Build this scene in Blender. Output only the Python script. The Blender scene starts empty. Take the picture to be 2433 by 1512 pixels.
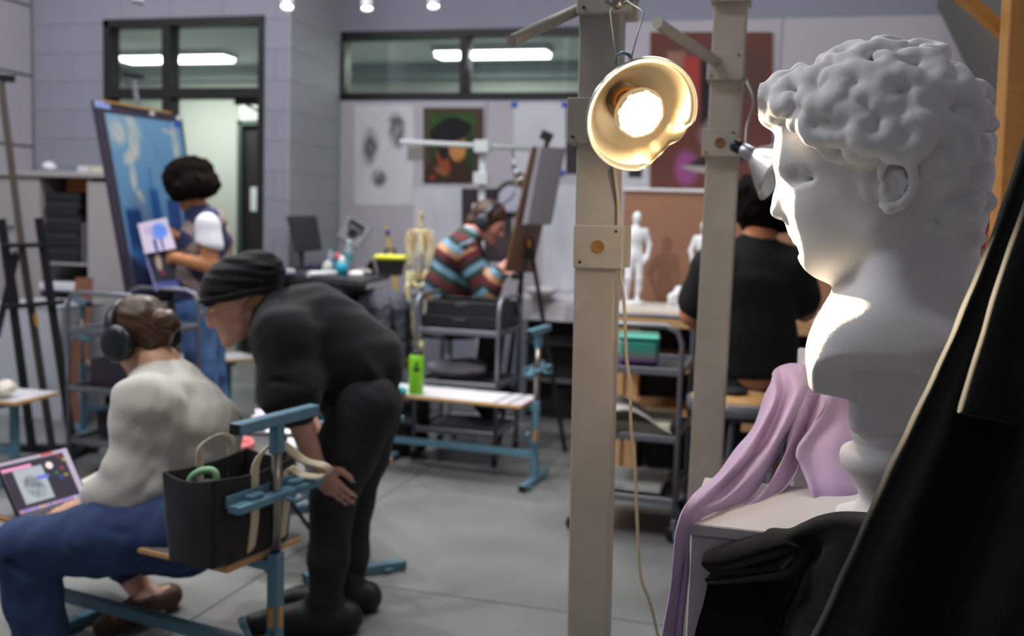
import bpy, math, random
import numpy as np
from mathutils import Vector, Matrix, Quaternion

# ---------------------------------------------------------------- camera, world, light, exposure
SC = bpy.context.scene
COL = SC.collection
rnd = random.Random(7)
F_PX, CX, CY = 2365.0, 1216.5, 756.0          # 35 mm lens on a 36 mm sensor, frame 2433 x 1512
H_CAM, PITCH, ROLL, YAW = 1.30, math.atan(226 / 2365.0), 0.032, math.atan(0.28)
_fw = np.array([0, math.cos(PITCH), -math.sin(PITCH)])
_u0 = np.array([0, math.sin(PITCH), math.cos(PITCH)])
_r0 = np.array([1.0, 0, 0])
_rt = math.cos(ROLL) * _r0 + math.sin(ROLL) * _u0
_up = math.cos(ROLL) * _u0 - math.sin(ROLL) * _r0
cam_data = bpy.data.cameras.new('camera')
cam = bpy.data.objects.new('camera', cam_data)
COL.objects.link(cam)
cam_data.sensor_width = 36.0
cam_data.lens = F_PX / 2433.0 * 36.0
cam_data.clip_start = 0.05
cam.matrix_world = Matrix(((_rt[0], _up[0], -_fw[0], 0), (_rt[1], _up[1], -_fw[1], 0), (_rt[2], _up[2], -_fw[2], H_CAM), (0, 0, 0, 1)))
cam_data.dof.use_dof = True
cam_data.dof.focus_distance = 1.42
cam_data.dof.aperture_fstop = 3.5
SC.camera = cam

world = bpy.data.worlds.new('world'); SC.world = world
world.use_nodes = True
world.node_tree.nodes['Background'].inputs[0].default_value = (0.80, 0.84, 0.95, 1)
world.node_tree.nodes['Background'].inputs[1].default_value = 0.22
SC.view_settings.view_transform = 'Standard'
SC.view_settings.look = 'None'
SC.view_settings.gamma = 1.0
SC.view_settings.exposure = 0.0
SC.view_settings.use_curve_mapping = False
AMB_W = 46.0            # watts of each added ceiling fill panel
SPOT_W = 58.0           # watts of each track spot
LAMP_W = 460.0            # watts of the clamp lamp


def P(px, py, d):
    """the point seen at pixel (px, py) of the 2433 x 1512 frame, d metres in front of the camera"""
    v = _fw + (px - CX) / F_PX * _rt - (py - CY) / F_PX * _up
    return Vector((v[0] * d / v[1], d, H_CAM + v[2] * d / v[1]))


def PZ(px, py, z):
    v = _fw + (px - CX) / F_PX * _rt - (py - CY) / F_PX * _up
    t = (z - H_CAM) / v[2]
    return Vector((v[0] * t, v[1] * t, z))


W_TAN = 0.28


def PW(px, py, d0):
    """the point of the vertical plane y = d0 - 0.28 x (parallel to the back wall)"""
    v = _fw + (px - CX) / F_PX * _rt - (py - CY) / F_PX * _up
    t = d0 / (v[1] + W_TAN * v[0])
    return Vector((v[0] * t, v[1] * t, H_CAM + v[2] * t))


WALL1, WALL2 = 6.315, 7.121
WX = Vector((math.cos(YAW), -math.sin(YAW), 0))      # along the back wall, to the right
WN = Vector((-math.sin(YAW), -math.cos(YAW), 0))     # out of the back wall, to the room


def lin(c):
    return tuple(((x / 255.0) / 12.92 if x / 255.0 <= 0.04045 else ((x / 255.0 + 0.055) / 1.055) ** 2.4) for x in c)


# ---------------------------------------------------------------- materials
MATS = {}


def mat(name, rgb=(128, 128, 128), rough=0.6, metal=0.0, noise=None, bump=None, spec=0.4, emit=None, trans=0.0, sheen=0.0, attr=None, alpha=1.0, coat=0.0):
    if name in MATS:
        return MATS[name]
    m = bpy.data.materials.new(name); m.use_nodes = True
    nt = m.node_tree; N = nt.nodes; L = nt.links
    b = N['Principled BSDF']
    c = lin(rgb)
    b.inputs['Base Color'].default_value = (*c, 1)
    b.inputs['Roughness'].default_value = rough
    b.inputs['Metallic'].default_value = metal
    b.inputs['Specular IOR Level'].default_value = spec
    b.inputs['Transmission Weight'].default_value = trans
    b.inputs['Sheen Weight'].default_value = sheen
    b.inputs['Coat Weight'].default_value = coat
    b.inputs['Alpha'].default_value = alpha
    if emit:
        b.inputs['Emission Color'].default_value = (*lin(emit[0]), 1)
        b.inputs['Emission Strength'].default_value = emit[1]
    tc = N.new('ShaderNodeTexCoord')
    if attr:
        a = N.new('ShaderNodeVertexColor'); a.layer_name = attr
        L.new(a.outputs['Color'], b.inputs['Base Color'])
        if emit:
            L.new(a.outputs['Color'], b.inputs['Emission Color'])
    elif noise:
        n = N.new('ShaderNodeTexNoise'); n.inputs['Scale'].default_value = noise[0]; n.inputs['Detail'].default_value = 6
        L.new(tc.outputs['Object'], n.inputs['Vector'])
        r = N.new('ShaderNodeMapRange')
        r.inputs['From Min'].default_value = 0.3; r.inputs['From Max'].default_value = 0.7
        L.new(n.outputs['Fac'], r.inputs['Value'])
        x = N.new('ShaderNodeMix'); x.data_type = 'RGBA'
        a = noise[1]
        x.inputs['A'].default_value = (*[v * (1 - a) for v in c], 1)
        x.inputs['B'].default_value = (*[min(1, v * (1 + a)) for v in c], 1)
        L.new(r.outputs['Result'], x.inputs['Factor'])
        L.new(x.outputs['Result'], b.inputs['Base Color'])
    if bump:
        n = N.new('ShaderNodeTexNoise'); n.inputs['Scale'].default_value = bump[0]; n.inputs['Detail'].default_value = 5
        L.new(tc.outputs['Object'], n.inputs['Vector'])
        bp = N.new('ShaderNodeBump'); bp.inputs['Strength'].default_value = bump[1]; bp.inputs['Distance'].default_value = bump[2] if len(bump) > 2 else 0.004
        L.new(n.outputs['Fac'], bp.inputs['Height']); L.new(bp.outputs['Normal'], b.inputs['Normal'])
    MATS[name] = m
    return m


def wood(name, rgb, dark=0.7, scale=(2, 2, 30), rough=0.5):
    if name in MATS:
        return MATS[name]
    m = mat(name, rgb, rough)
    nt = m.node_tree; N = nt.nodes; L = nt.links; b = N['Principled BSDF']
    tc = N.new('ShaderNodeTexCoord'); mp = N.new('ShaderNodeMapping'); mp.inputs['Scale'].default_value = scale
    n = N.new('ShaderNodeTexNoise'); n.inputs['Scale'].default_value = 1.6; n.inputs['Detail'].default_value = 8; n.inputs['Distortion'].default_value = 1.2
    L.new(tc.outputs['Object'], mp.inputs['Vector']); L.new(mp.outputs['Vector'], n.inputs['Vector'])
    x = N.new('ShaderNodeMix'); x.data_type = 'RGBA'
    c = lin(rgb)
    x.inputs['A'].default_value = (*[v * dark for v in c], 1); x.inputs['B'].default_value = (*[min(1, v * 1.15) for v in c], 1)
    L.new(n.outputs['Fac'], x.inputs['Factor']); L.new(x.outputs['Result'], b.inputs['Base Color'])
    return m


# ---------------------------------------------------------------- mesh building
ORG = {}


def V3(p):
    return np.array((p[0], p[1], p[2]), float)


def nrm(v):
    v = V3(v); n = np.linalg.norm(v)
    return v / n if n > 1e-12 else v


def frame_of(axis, hint=(0, 0, 1)):
    z = nrm(axis); h = nrm(hint)
    if abs(float(np.dot(z, h))) > 0.95:
        h = np.array((1.0, 0, 0)) if abs(z[0]) < 0.9 else np.array((0, 1.0, 0))
    x = nrm(np.cross(h, z)); y = np.cross(z, x)
    return x, y, z


def rotz(a):
    return np.array(((math.cos(a), -math.sin(a), 0), (math.sin(a), math.cos(a), 0), (0, 0, 1.0)))


def raw_mesh(name, verts, quads, smooth=False, cols=None):
    """verts (n,3) array, quads list/array of index tuples (3 or 4, mixed allowed)"""
    me = bpy.data.meshes.new(name)
    verts = np.asarray(verts, np.float32)
    me.vertices.add(len(verts)); me.vertices.foreach_set('co', verts.ravel())
    if isinstance(quads, np.ndarray):
        tot = np.full(len(quads), quads.shape[1], np.int32); flat = quads.astype(np.int32).ravel()
    else:
        tot = np.array([len(q) for q in quads], np.int32); flat = np.array([i for q in quads for i in q], np.int32)
    me.loops.add(len(flat)); me.loops.foreach_set('vertex_index', flat)
    me.polygons.add(len(tot))
    st = np.zeros(len(tot), np.int32); st[1:] = np.cumsum(tot)[:-1]
    me.polygons.foreach_set('loop_start', st)
    try:
        me.polygons.foreach_set('loop_total', tot)
    except Exception:
        pass
    me.update(calc_edges=True)
    me.validate()
    me.polygons.foreach_set('use_smooth', np.full(len(me.polygons), bool(smooth)))
    if cols is not None:
        ca = me.color_attributes.new('Col', 'FLOAT_COLOR', 'POINT')
        ca.data.foreach_set('color', np.asarray(cols, np.float32).ravel())
    return me


def link(name, me, m, parent=None):
    if m is not None:
        me.materials.append(m)
    o = bpy.data.objects.new(name, me)
    COL.objects.link(o)
    if parent is not None:
        o.parent = parent; ORG[o] = ORG[parent]
    else:
        ORG[o] = np.zeros(3)
    return o


class MB:
    def __init__(s):
        s.v = []; s.f = []; s.sm = []; s.n = 0

    def add(s, verts, faces, smooth=False):
        s.v.append(np.asarray(verts, float))
        for f in faces:
            s.f.append(tuple(int(i) + s.n for i in f)); s.sm.append(smooth)
        s.n += len(verts)
        return s

    def box(s, c, size, R=None, bev=0.0):
        """box with centre c, full size, rotation matrix R (columns are its axes); bev chamfers the 12 edges"""
        h = np.array(size, float) / 2
        R = np.eye(3) if R is None else np.asarray(R, float)
        b = min(bev, min(h) * 0.9)
        if b <= 0:
            vs = np.array([(x, y, z) for x in (-1, 1) for y in (-1, 1) for z in (-1, 1)]) * h
            fs = [(0, 1, 3, 2), (4, 6, 7, 5), (0, 4, 5, 1), (2, 3, 7, 6), (0, 2, 6, 4), (1, 5, 7, 3)]
            return s.add(vs @ R.T + V3(c), fs)
        vs = []; idx = {}
        for sx in (-1, 1):
            for sy in (-1, 1):
                for sz in (-1, 1):
                    for ax in range(3):
                        p = np.array((sx, sy, sz)) * (h - b); p[ax] += (sx, sy, sz)[ax] * b
                        idx[(sx, sy, sz, ax)] = len(vs); vs.append(p)
        fs = []
        for ax in range(3):
            o1, o2 = [a for a in range(3) if a != ax]
            for sg in (-1, 1):
                q = []
                for a, b2 in ((-1, -1), (1, -1), (1, 1), (-1, 1)):
                    t = [0, 0, 0]; t[ax] = sg; t[o1] = a; t[o2] = b2
                    q.append(idx[(*t, ax)])
                if (sg > 0) != (ax != 1):
                    q = q[::-1]
                fs.append(q)
        for ax in range(3):
            o1, o2 = [a for a in range(3) if a != ax]
            for a in (-1, 1):
                for b2 in (-1, 1):
                    q = []
                    for e, k in ((-1, o1), (1, o1), (1, o2), (-1, o2)):
                        t = [0, 0, 0]; t[ax] = e; t[o1] = a; t[o2] = b2
                        q.append(idx[(*t, k)])
                    fs.append(q)
        for sx in (-1, 1):
            for sy in (-1, 1):
                for sz in (-1, 1):
                    fs.append([idx[(sx, sy, sz, a)] for a in range(3)])
        vs = np.array(vs)
        out = []
        for q in fs:                                    # outward winding
            c0 = vs[list(q)].mean(0); nn = np.cross(vs[q[1]] - vs[q[0]], vs[q[2]] - vs[q[0]])
            out.append(tuple(q) if np.dot(nn, c0) > 0 else tuple(q[::-1]))
        return s.add(vs @ R.T + V3(c), out)

    def bar(s, a, b, w, t, hint=(0, 0, 1), bev=0.0):
        """rectangular bar from a to b: t along hint, w across"""
        a, b = V3(a), V3(b); x, y, z = frame_of(b - a, hint)
        return s.box((a + b) / 2, (w, t, np.linalg.norm(b - a)), np.column_stack((x, y, z)), bev)

    def tube(s, pts, r, n=10, caps=True, closed=False, flat=None):
        pts = [V3(p) for p in pts]; m = len(pts)
        rs = [r] * m if np.isscalar(r) else list(r)
        tg = []
        for i in range(m):
            if closed:
                t = pts[(i + 1) % m] - pts[i - 1]
            else:
                t = pts[min(i + 1, m - 1)] - pts[max(i - 1, 0)]
            tg.append(nrm(t))
        x, y, _ = frame_of(tg[0]) if flat is None else frame_of(tg[0], flat[0])
        vs = []
        for i in range(m):
            if i:
                ax = np.cross(tg[i - 1], tg[i]); sn = np.linalg.norm(ax)
                if sn > 1e-9:
                    q = Quaternion(Vector(ax / sn), math.atan2(sn, float(np.dot(tg[i - 1], tg[i]))))
                    x = V3(q @ Vector(x)); y = V3(q @ Vector(y))
            fy = 1.0 if flat is None else flat[1]
            for k in range(n):
                a = 2 * math.pi * k / n
                vs.append(pts[i] + rs[i] * (math.cos(a) * x + fy * math.sin(a) * y))
        fs = []
        for i in range(m if closed else m - 1):
            j = (i + 1) % m
            for k in range(n):
                k2 = (k + 1) % n
                fs.append((i * n + k, i * n + k2, j * n + k2, j * n + k))
        s.add(vs, fs, True)
        if caps and not closed:
            s.f.append(tuple(range(s.n - m * n, s.n - m * n + n))[::-1]); s.sm.append(False)
            s.f.append(tuple(range(s.n - n, s.n))); s.sm.append(False)
        return s

    def lathe(s, prof, c=(0, 0, 0), axis=(0, 0, 1), n=32, caps=False, sx=1.0):
        """prof: list of (radius, height)"""
        x, y, z = frame_of(axis, (0, 1, 0)); c = V3(c); vs = []
        for r, h in prof:
            for k in range(n):
                a = 2 * math.pi * k / n
                vs.append(c + h * z + r * (sx * math.cos(a) * x + math.sin(a) * y))
        fs = []
        for i in range(len(prof) - 1):
            for k in range(n):
                k2 = (k + 1) % n
                fs.append((i * n + k, i * n + k2, (i + 1) * n + k2, (i + 1) * n + k))
        s.add(vs, fs, True)
        if caps:
            m = len(prof)
            s.f.append(tuple(range(s.n - m * n, s.n - m * n + n))[::-1]); s.sm.append(False)
            s.f.append(tuple(range(s.n - n, s.n))); s.sm.append(False)
        return s

    def cyl(s, a, b, r, n=20):
        return s.tube([a, b], r, n)

    def prism(s, poly, off):
        """closed polygon (3D points, planar) swept by off"""
        p = [V3(q) for q in poly]; n = len(p); o = V3(off)
        c = np.mean(p, 0); nn = sum(np.cross(p[i] - c, p[(i + 1) % n] - c) for i in range(n))
        if np.dot(nn, o) > 0:
            p = p[::-1]
        vs = p + [q + o for q in p]
        fs = [tuple(range(n)), tuple(range(n, 2 * n))[::-1]]
        for i in range(n):
            j = (i + 1) % n
            fs.append((i, i + n, j + n, j))
        return s.add(vs, [f[::-1] if k > 1 else f for k, f in enumerate(fs)] if False else fs)

    def sheet(s, quad4, t):
        """thick panel whose front face is the 4 given corners"""
        p = [V3(q) for q in quad4]
        n = nrm(np.cross(p[1] - p[0], p[3] - p[0]))
        return s.prism(quad4, n * t)

    def build(s, name, m, parent=None):
        v = np.concatenate(s.v) if s.v else np.zeros((0, 3))
        if parent is not None:
            v = v - ORG[parent]
        me = raw_mesh(name, v, s.f)
        if any(s.sm) and len(me.polygons) == len(s.sm):
            me.polygons.foreach_set('use_smooth', np.array(s.sm, bool))
        return link(name, me, m, parent)


def thing(name, label, cat, loc=(0, 0, 0), group=None):
    o = bpy.data.objects.new(name, None); o.empty_display_size = 0.1
    COL.objects.link(o); o.location = Vector(loc); ORG[o] = V3(loc)
    o['label'] = label; o['category'] = cat
    if group:
        o['group'] = group
    return o


def proto(name, label, cat, group=None):
    o = thing(name, label, cat, (0, 0, 0), group)
    return o


def tag(o, label, cat, group=None):
    o['label'] = label; o['category'] = cat
    if group:
        o['group'] = group
    return o


def recentre(o):
    """put a single mesh thing's origin at the middle of its base"""
    me = o.data; n = len(me.vertices); c = np.zeros(n * 3, np.float32); me.vertices.foreach_get('co', c); c = c.reshape(-1, 3)
    lo, hi = c.min(0), c.max(0); b = np.array(((lo[0] + hi[0]) / 2, (lo[1] + hi[1]) / 2, lo[2]))
    me.vertices.foreach_set('co', (c - b).astype(np.float32).ravel()); me.update()
    o.location = Vector(b) + o.location
    return o


def single(mb, name, m, label, cat, group=None):
    return tag(recentre(mb.build(name, m)), label, cat, group)


def struct(mb, name, m, parent=None):
    o = mb.build(name, m, parent)
    if parent is None:
        o['kind'] = 'structure'
    return o


def dup(root, loc, rz, label=None, group=None):
    r = root.copy(); COL.objects.link(r); r.location = Vector(loc); r.rotation_euler = (0, 0, rz)
    if label:
        r['label'] = label
    if group:
        r['group'] = group
    for ch in list(root.children):
        c = ch.copy(); COL.objects.link(c); c.parent = r
        for g in ch.children:
            d = g.copy(); COL.objects.link(d); d.parent = c
    return r


def catmull(pts, n):
    p = np.array([V3(q) for q in pts]) if len(pts[0]) == 3 else np.array(pts, float)
    m = len(p); out = []
    t = np.linspace(0, m - 1, n)
    for x in t:
        i = min(int(x), m - 2); f = x - i
        p0, p1, p2, p3 = p[max(i - 1, 0)], p[i], p[i + 1], p[min(i + 2, m - 1)]
        out.append(0.5 * ((2 * p1) + (-p0 + p2) * f + (2 * p0 - 5 * p1 + 4 * p2 - p3) * f * f + (-p0 + 3 * p1 - 3 * p2 + p3) * f ** 3))
    return np.array(out)


def loft(curves, nu, nv, name, m, parent=None, thick=0.003, wob=0.0, seed=1, wscale=9.0, closed=False):
    """cloth: a smooth sheet through a row of 3D polylines, given real thickness"""
    k = max(len(c) for c in curves)
    C = np.array([catmull(c, max(k, 12)) for c in curves])          # curves x pts x 3
    G = np.array([catmull(C[:, j], nu) for j in range(C.shape[1])])   # pts x nu x 3
    G = np.array([catmull(G[:, i], nv) for i in range(nu)])           # nu x nv x 3
    du = np.gradient(G, axis=0); dv = np.gradient(G, axis=1)
    N = np.cross(du, dv); N /= (np.linalg.norm(N, axis=2, keepdims=True) + 1e-12)
    if wob:
        r = np.random.RandomState(seed); acc = np.zeros(G.shape[:2])
        for q in range(7):
            kv = r.normal(size=3) * wscale * (1 + q * 0.5); acc += np.sin(G @ kv + r.uniform(0, 6.28)) / (1 + q * 0.5)
        G = G + N * (wob * acc / 2.2)[..., None]
    a = G + N * thick / 2; b = G - N * thick / 2
    vs = np.concatenate((a.reshape(-1, 3), b.reshape(-1, 3))); o = nu * nv
    i, j = np.meshgrid(np.arange(nu - 1), np.arange(nv - 1), indexing='ij'); i = i.ravel(); j = j.ravel()
    q = np.stack((i * nv + j, (i + 1) * nv + j, (i + 1) * nv + j + 1, i * nv + j + 1), 1)
    fs = [q, q[:, ::-1] + o]
    e = np.arange(nu - 1); fs.append(np.stack((e * nv, e * nv + o, (e + 1) * nv + o, (e + 1) * nv), 1)); x = nv - 1
    fs.append(np.stack((e * nv + x, (e + 1) * nv + x, (e + 1) * nv + x + o, e * nv + x + o), 1))
    e = np.arange(nv - 1); fs.append(np.stack((e, e + 1, e + 1 + o, e + o), 1)); x = (nu - 1) * nv
    fs.append(np.stack((x + e, x + e + o, x + e + 1 + o, x + e + 1), 1))
    v = vs - (ORG[parent] if parent is not None else 0)
    return link(name, raw_mesh(name, v, np.concatenate(fs), True), m, parent)


def picture(name, quad4, nx, ny, fn, parent=None, t=0.004, rough=0.75, emit=None, mname='print'):
    """flat picture with real thickness: front face quad4 = TL, TR, BR, BL; fn(u, v) -> rgb (0..255), v down"""
    tl, tr, br, bl = [V3(q) for q in quad4]
    u, v = np.meshgrid(np.linspace(0, 1, nx), np.linspace(0, 1, ny), indexing='ij')
    Pt = (tl * ((1 - u) * (1 - v))[..., None] + tr * (u * (1 - v))[..., None] + br * (u * v)[..., None] + bl * ((1 - u) * v)[..., None])
    rgb = np.clip(np.asarray(fn(u, v), float), 0, 255) / 255.0
    rgb = np.where(rgb <= 0.04045, rgb / 12.92, ((rgb + 0.055) / 1.055) ** 2.4)
    n = nrm(np.cross(bl - tl, tr - tl))
    vs = Pt.reshape(-1, 3)
    i, j = np.meshgrid(np.arange(nx - 1), np.arange(ny - 1), indexing='ij'); i = i.ravel(); j = j.ravel()
    q = np.stack((i * ny + j, i * ny + j + 1, (i + 1) * ny + j + 1, (i + 1) * ny + j), 1)
    o = nx * ny
    back = np.array([tl, tr, br, bl]) - n * t
    fc = [tuple(x) for x in q]
    fc.append((o, o + 1, o + 2, o + 3))
    top = [k * ny for k in range(nx)]; bot = [k * ny + ny - 1 for k in range(nx)]
    lf = list(range(ny)); rg = [(nx - 1) * ny + k for k in range(ny)]
    fc.append(tuple(top + [o + 1, o])); fc.append(tuple(bot[::-1] + [o + 3, o + 2]))
    fc.append(tuple(lf[::-1] + [o, o + 3])); fc.append(tuple(rg + [o + 2, o + 1]))
    cols = np.concatenate((np.concatenate((rgb.reshape(-1, 3), np.ones((o, 1))), 1), np.tile((0.4, 0.4, 0.4, 1.0), (4, 1))))
    vs = np.concatenate((vs, back))
    if parent is not None:
        vs = vs - ORG[parent]
    key = mname + ('_lit' if emit else '')
    m = mat(key, rough=rough, attr='Col', emit=emit)
    return link(name, raw_mesh(name, vs, fc, False, cols), m, parent)


def fbm(u, v, seed, sc=4.0, n=6):
    r = np.random.RandomState(seed); a = np.zeros_like(u)
    for q in range(n):
        s = sc * 1.7 ** q * 2.2
        a += np.sin(u * s * r.normal() * 1.4 + v * s * r.normal() * 1.4 + r.uniform(0, 6.28) + 1.5 * np.sin(u * s * r.normal() + v * s * r.normal())) / 1.5 ** q
    return a / 2.2


def ov(img, mask, rgb, soft=1.0):
    k = np.clip(mask, 0, 1)[..., None] * soft
    return img * (1 - k) + np.array(rgb, float) * k


def elli(u, v, cx, cy, rx, ry, e=0.15, ang=0.0):
    x, y = u - cx, v - cy
    c, s = math.cos(ang), math.sin(ang)
    x, y = (x * c + y * s) / rx, (-x * s + y * c) / ry
    return np.clip((1 - np.sqrt(x * x + y * y)) / e, 0, 1)


def rect(u, v, x0, x1, y0, y1, e=0.01):
    return np.clip(np.minimum(np.minimum(u - x0, x1 - u), np.minimum(v - y0, y1 - v)) / e + 0.5, 0, 1)


# ---------------------------------------------------------------- implicit surfaces
class Vox:
    def __init__(s, lo, hi, h):
        s.h = h; s.lo = V3(lo) - 3 * h
        n = np.ceil((V3(hi) + 3 * h - s.lo) / h).astype(int) + 1
        s.F = np.full(tuple(n), 9.0, np.float32)
        s.ax = [(s.lo[i] + h * np.arange(n[i])).astype(np.float32) for i in range(3)]

    def sub(s, lo, hi):
        sl = []
        for i in range(3):
            a = int(max(0, math.floor((lo[i] - s.lo[i]) / s.h))); b = int(min(s.F.shape[i], math.ceil((hi[i] - s.lo[i]) / s.h) + 1))
            if b <= a:
                return None, None
            sl.append(slice(a, b))
        g = (s.ax[0][sl[0]][:, None, None], s.ax[1][sl[1]][None, :, None], s.ax[2][sl[2]][None, None, :])
        return tuple(sl), g

    def put(s, lo, hi, fn, k=0.01, op='add'):
        pad = k + 2.5 * s.h
        sl, g = s.sub(np.asarray(lo) - pad, np.asarray(hi) + pad)
        if sl is None:
            return s
        d = fn(*g)
        a = s.F[sl]
        if op == 'cut':
            d = -d
            h = np.clip(0.5 - 0.5 * (d - a) / -k, 0, 1) if False else np.clip(0.5 + 0.5 * (d - a) / k, 0, 1)
            s.F[sl] = a * (1 - h) + d * h + k * h * (1 - h)
        else:
            h = np.clip(0.5 + 0.5 * (a - d) / k, 0, 1)
            s.F[sl] = a * (1 - h) + d * h - k * h * (1 - h)
        return s

    def ell(s, c, r, R=None, k=0.01, op='add'):
        c = V3(c); r = np.asarray(r, float) if not np.isscalar(r) else np.array((r, r, r), float)
        R = np.eye(3) if R is None else np.asarray(R, float)
        e = np.abs(R) @ r

        def fn(x, y, z):
            dx, dy, dz = x - c[0], y - c[1], z - c[2]
            q = [(dx * R[0, i] + dy * R[1, i] + dz * R[2, i]) for i in range(3)]
            k0 = np.sqrt(sum((q[i] / r[i]) ** 2 for i in range(3))); k1 = np.sqrt(sum((q[i] / r[i] ** 2) ** 2 for i in range(3))) + 1e-6
            return k0 * (k0 - 1) / k1
        return s.put(c - e, c + e, fn, k, op)

    def cone(s, a, b, ra, rb, k=0.01, flat=None, op='add'):
        """tapered capsule; flat=(axis, f) scales its thickness along axis by f"""
        a, b = V3(a), V3(b); ab = b - a; L2 = float(ab @ ab) + 1e-12; m = max(ra, rb) * (max(1.0, flat[1]) if flat else 1.0)

        def fn(x, y, z):
            dx, dy, dz = x - a[0], y - a[1], z - a[2]
            t = np.clip((dx * ab[0] + dy * ab[1] + dz * ab[2]) / L2, 0, 1)
            qx, qy, qz = dx - t * ab[0], dy - t * ab[1], dz - t * ab[2]
            if flat:
                w = nrm(flat[0]); pr = (qx * w[0] + qy * w[1] + qz * w[2]) * (1 / flat[1] - 1)
                qx, qy, qz = qx + w[0] * pr, qy + w[1] * pr, qz + w[2] * pr
            return (np.sqrt(qx * qx + qy * qy + qz * qz) - (ra + (rb - ra) * t)) * (min(1.0, flat[1]) if flat else 1.0)
        return s.put(np.minimum(a, b) - m, np.maximum(a, b) + m, fn, k, op)

    def path(s, pts, rs, k=0.01, flat=None, op='add'):
        rs = [rs] * len(pts) if np.isscalar(rs) else rs
        for i in range(len(pts) - 1):
            s.cone(pts[i], pts[i + 1], rs[i], rs[i + 1], k, flat, op)
        return s

    def box(s, c, half, R=None, rd=0.005, k=0.005, op='add'):
        c = V3(c); half = np.asarray(half, float); R = np.eye(3) if R is None else np.asarray(R, float)
        e = np.abs(R) @ half

        def fn(x, y, z):
            dx, dy, dz = x - c[0], y - c[1], z - c[2]
            q = [np.abs(dx * R[0, i] + dy * R[1, i] + dz * R[2, i]) - (half[i] - rd) for i in range(3)]
            return np.sqrt(sum(np.maximum(v, 0) ** 2 for v in q)) + np.minimum(np.maximum(np.maximum(q[0], q[1]), q[2]), 0) - rd
        return s.put(c - e, c + e, fn, k, op)

    def half(s, p, n, k=0.004):
        """cut everything on the side of plane (p, n) that n points to"""
        p, n = V3(p), nrm(n)
        d = -((s.ax[0][:, None, None] - p[0]) * n[0] + (s.ax[1][None, :, None] - p[1]) * n[1] + (s.ax[2][None, None, :] - p[2]) * n[2])
        d = -d
        h = np.clip(0.5 + 0.5 * (d - s.F) / k, 0, 1)
        s.F = (s.F * (1 - h) + d * h + k * h * (1 - h)).astype(np.float32)
        return s

    def wrinkle(s, amp, sc, seed=0, n=6, stretch=(1, 1, 1)):
        r = np.random.RandomState(seed); acc = 0
        X, Y, Z = s.ax[0][:, None, None], s.ax[1][None, :, None], s.ax[2][None, None, :]
        w = np.sin(X * sc * 0.6 + Y * sc * 0.5 + 1) * 0.8
        for q in range(n):
            kx, ky, kz = r.normal(size=3) * sc * np.array(stretch) * (1 + 0.35 * q)
            acc = acc + np.sin(X * kx + Y * ky + Z * kz + r.uniform(0, 6.28) + w) / (1 + 0.4 * q)
        s.F = s.F - (amp * acc / 2).astype(np.float32)
        return s

    def mesh(s):
        F = s.F; S = F < 0
        nx, ny, nz = F.shape
        cs = [(i, j, k) for i in (0, 1) for j in (0, 1) for k in (0, 1)]
        cnt = np.zeros((nx - 1, ny - 1, nz - 1), np.int8)
        for i, j, k in cs:
            cnt += S[i:nx - 1 + i, j:ny - 1 + j, k:nz - 1 + k]
        act = np.nonzero((cnt > 0) & (cnt < 8))
        I, J, K = act
        val = {c: F[I + c[0], J + c[1], K + c[2]] for c in cs}
        acc = np.zeros((len(I), 3), np.float32); num = np.zeros(len(I), np.float32)
        for a in cs:
            for ax in range(3):
                if a[ax]:
                    continue
                b = list(a); b[ax] = 1; b = tuple(b)
                va, vb = val[a], val[b]; x = (va < 0) != (vb < 0)
                t = np.where(x, va / np.where(x, va - vb, 1), 0)
                p = np.zeros((len(I), 3), np.float32) + np.array(a, np.float32); p[:, ax] = t
                acc += p * x[:, None]; num += x
        pos = acc / num[:, None] + np.stack(act, 1)
        vs = pos * s.h + s.lo
        idx = np.full(cnt.shape, -1, np.int64); idx[act] = np.arange(len(I))
        fs = []
        for ax in range(3):
            sl0 = [slice(1, -1)] * 3; sl0[ax] = slice(0, -1)
            sl1 = list(sl0); sl1[ax] = slice(1, None)
            a, b = S[tuple(sl0)], S[tuple(sl1)]
            e = np.nonzero(a != b); sg = a[e]
            base = [e[0] + (0 if ax == 0 else 1), e[1] + (0 if ax == 1 else 1), e[2] + (0 if ax == 2 else 1)]
            o1, o2 = [(1, 2), (2, 0), (0, 1)][ax]
            q = []
            for d1, d2 in ((1, 1), (0, 1), (0, 0), (1, 0)):
                c = list(base); c[o1] = c[o1] - d1; c[o2] = c[o2] - d2
                q.append(idx[c[0], c[1], c[2]])
            q = np.stack(q, 1)
            q[~sg] = q[~sg][:, ::-1]
            fs.append(q)
        fs = np.concatenate(fs); fs = fs[(fs >= 0).all(1)]
        return vs, fs

    def build(s, name, m, parent=None, relax=1, colfn=None):
        vs, fs = s.mesh()
        for _ in range(relax):
            acc = np.zeros_like(vs); n = np.zeros(len(vs))
            for a, b in ((0, 1), (1, 2), (2, 3), (3, 0)):
                np.add.at(acc, fs[:, a], vs[fs[:, b]]); np.add.at(acc, fs[:, b], vs[fs[:, a]])
                np.add.at(n, fs[:, a], 1); np.add.at(n, fs[:, b], 1)
            vs = 0.5 * vs + 0.5 * acc / np.maximum(n, 1)[:, None]
        cols = None
        if colfn is not None:
            c = np.clip(colfn(vs), 0, 255) / 255.0
            c = np.where(c <= 0.04045, c / 12.92, ((c + 0.055) / 1.055) ** 2.4)
            cols = np.concatenate((c, np.ones((len(c), 1))), 1)
        if parent is not None:
            vs = vs - ORG[parent]
        return link(name, raw_mesh(name, vs, fs, True, cols), m, parent)
# ---------------------------------------------------------------- the room
B1, B2 = WALL1 * math.cos(YAW), WALL2 * math.cos(YAW)
CEIL = 4.00


def W(a, b, z=0.0):
    """room coordinates: a along the back wall, b towards it, z up"""
    return Vector((a * WX[0] - b * WN[0], a * WX[1] - b * WN[1], z))


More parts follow.
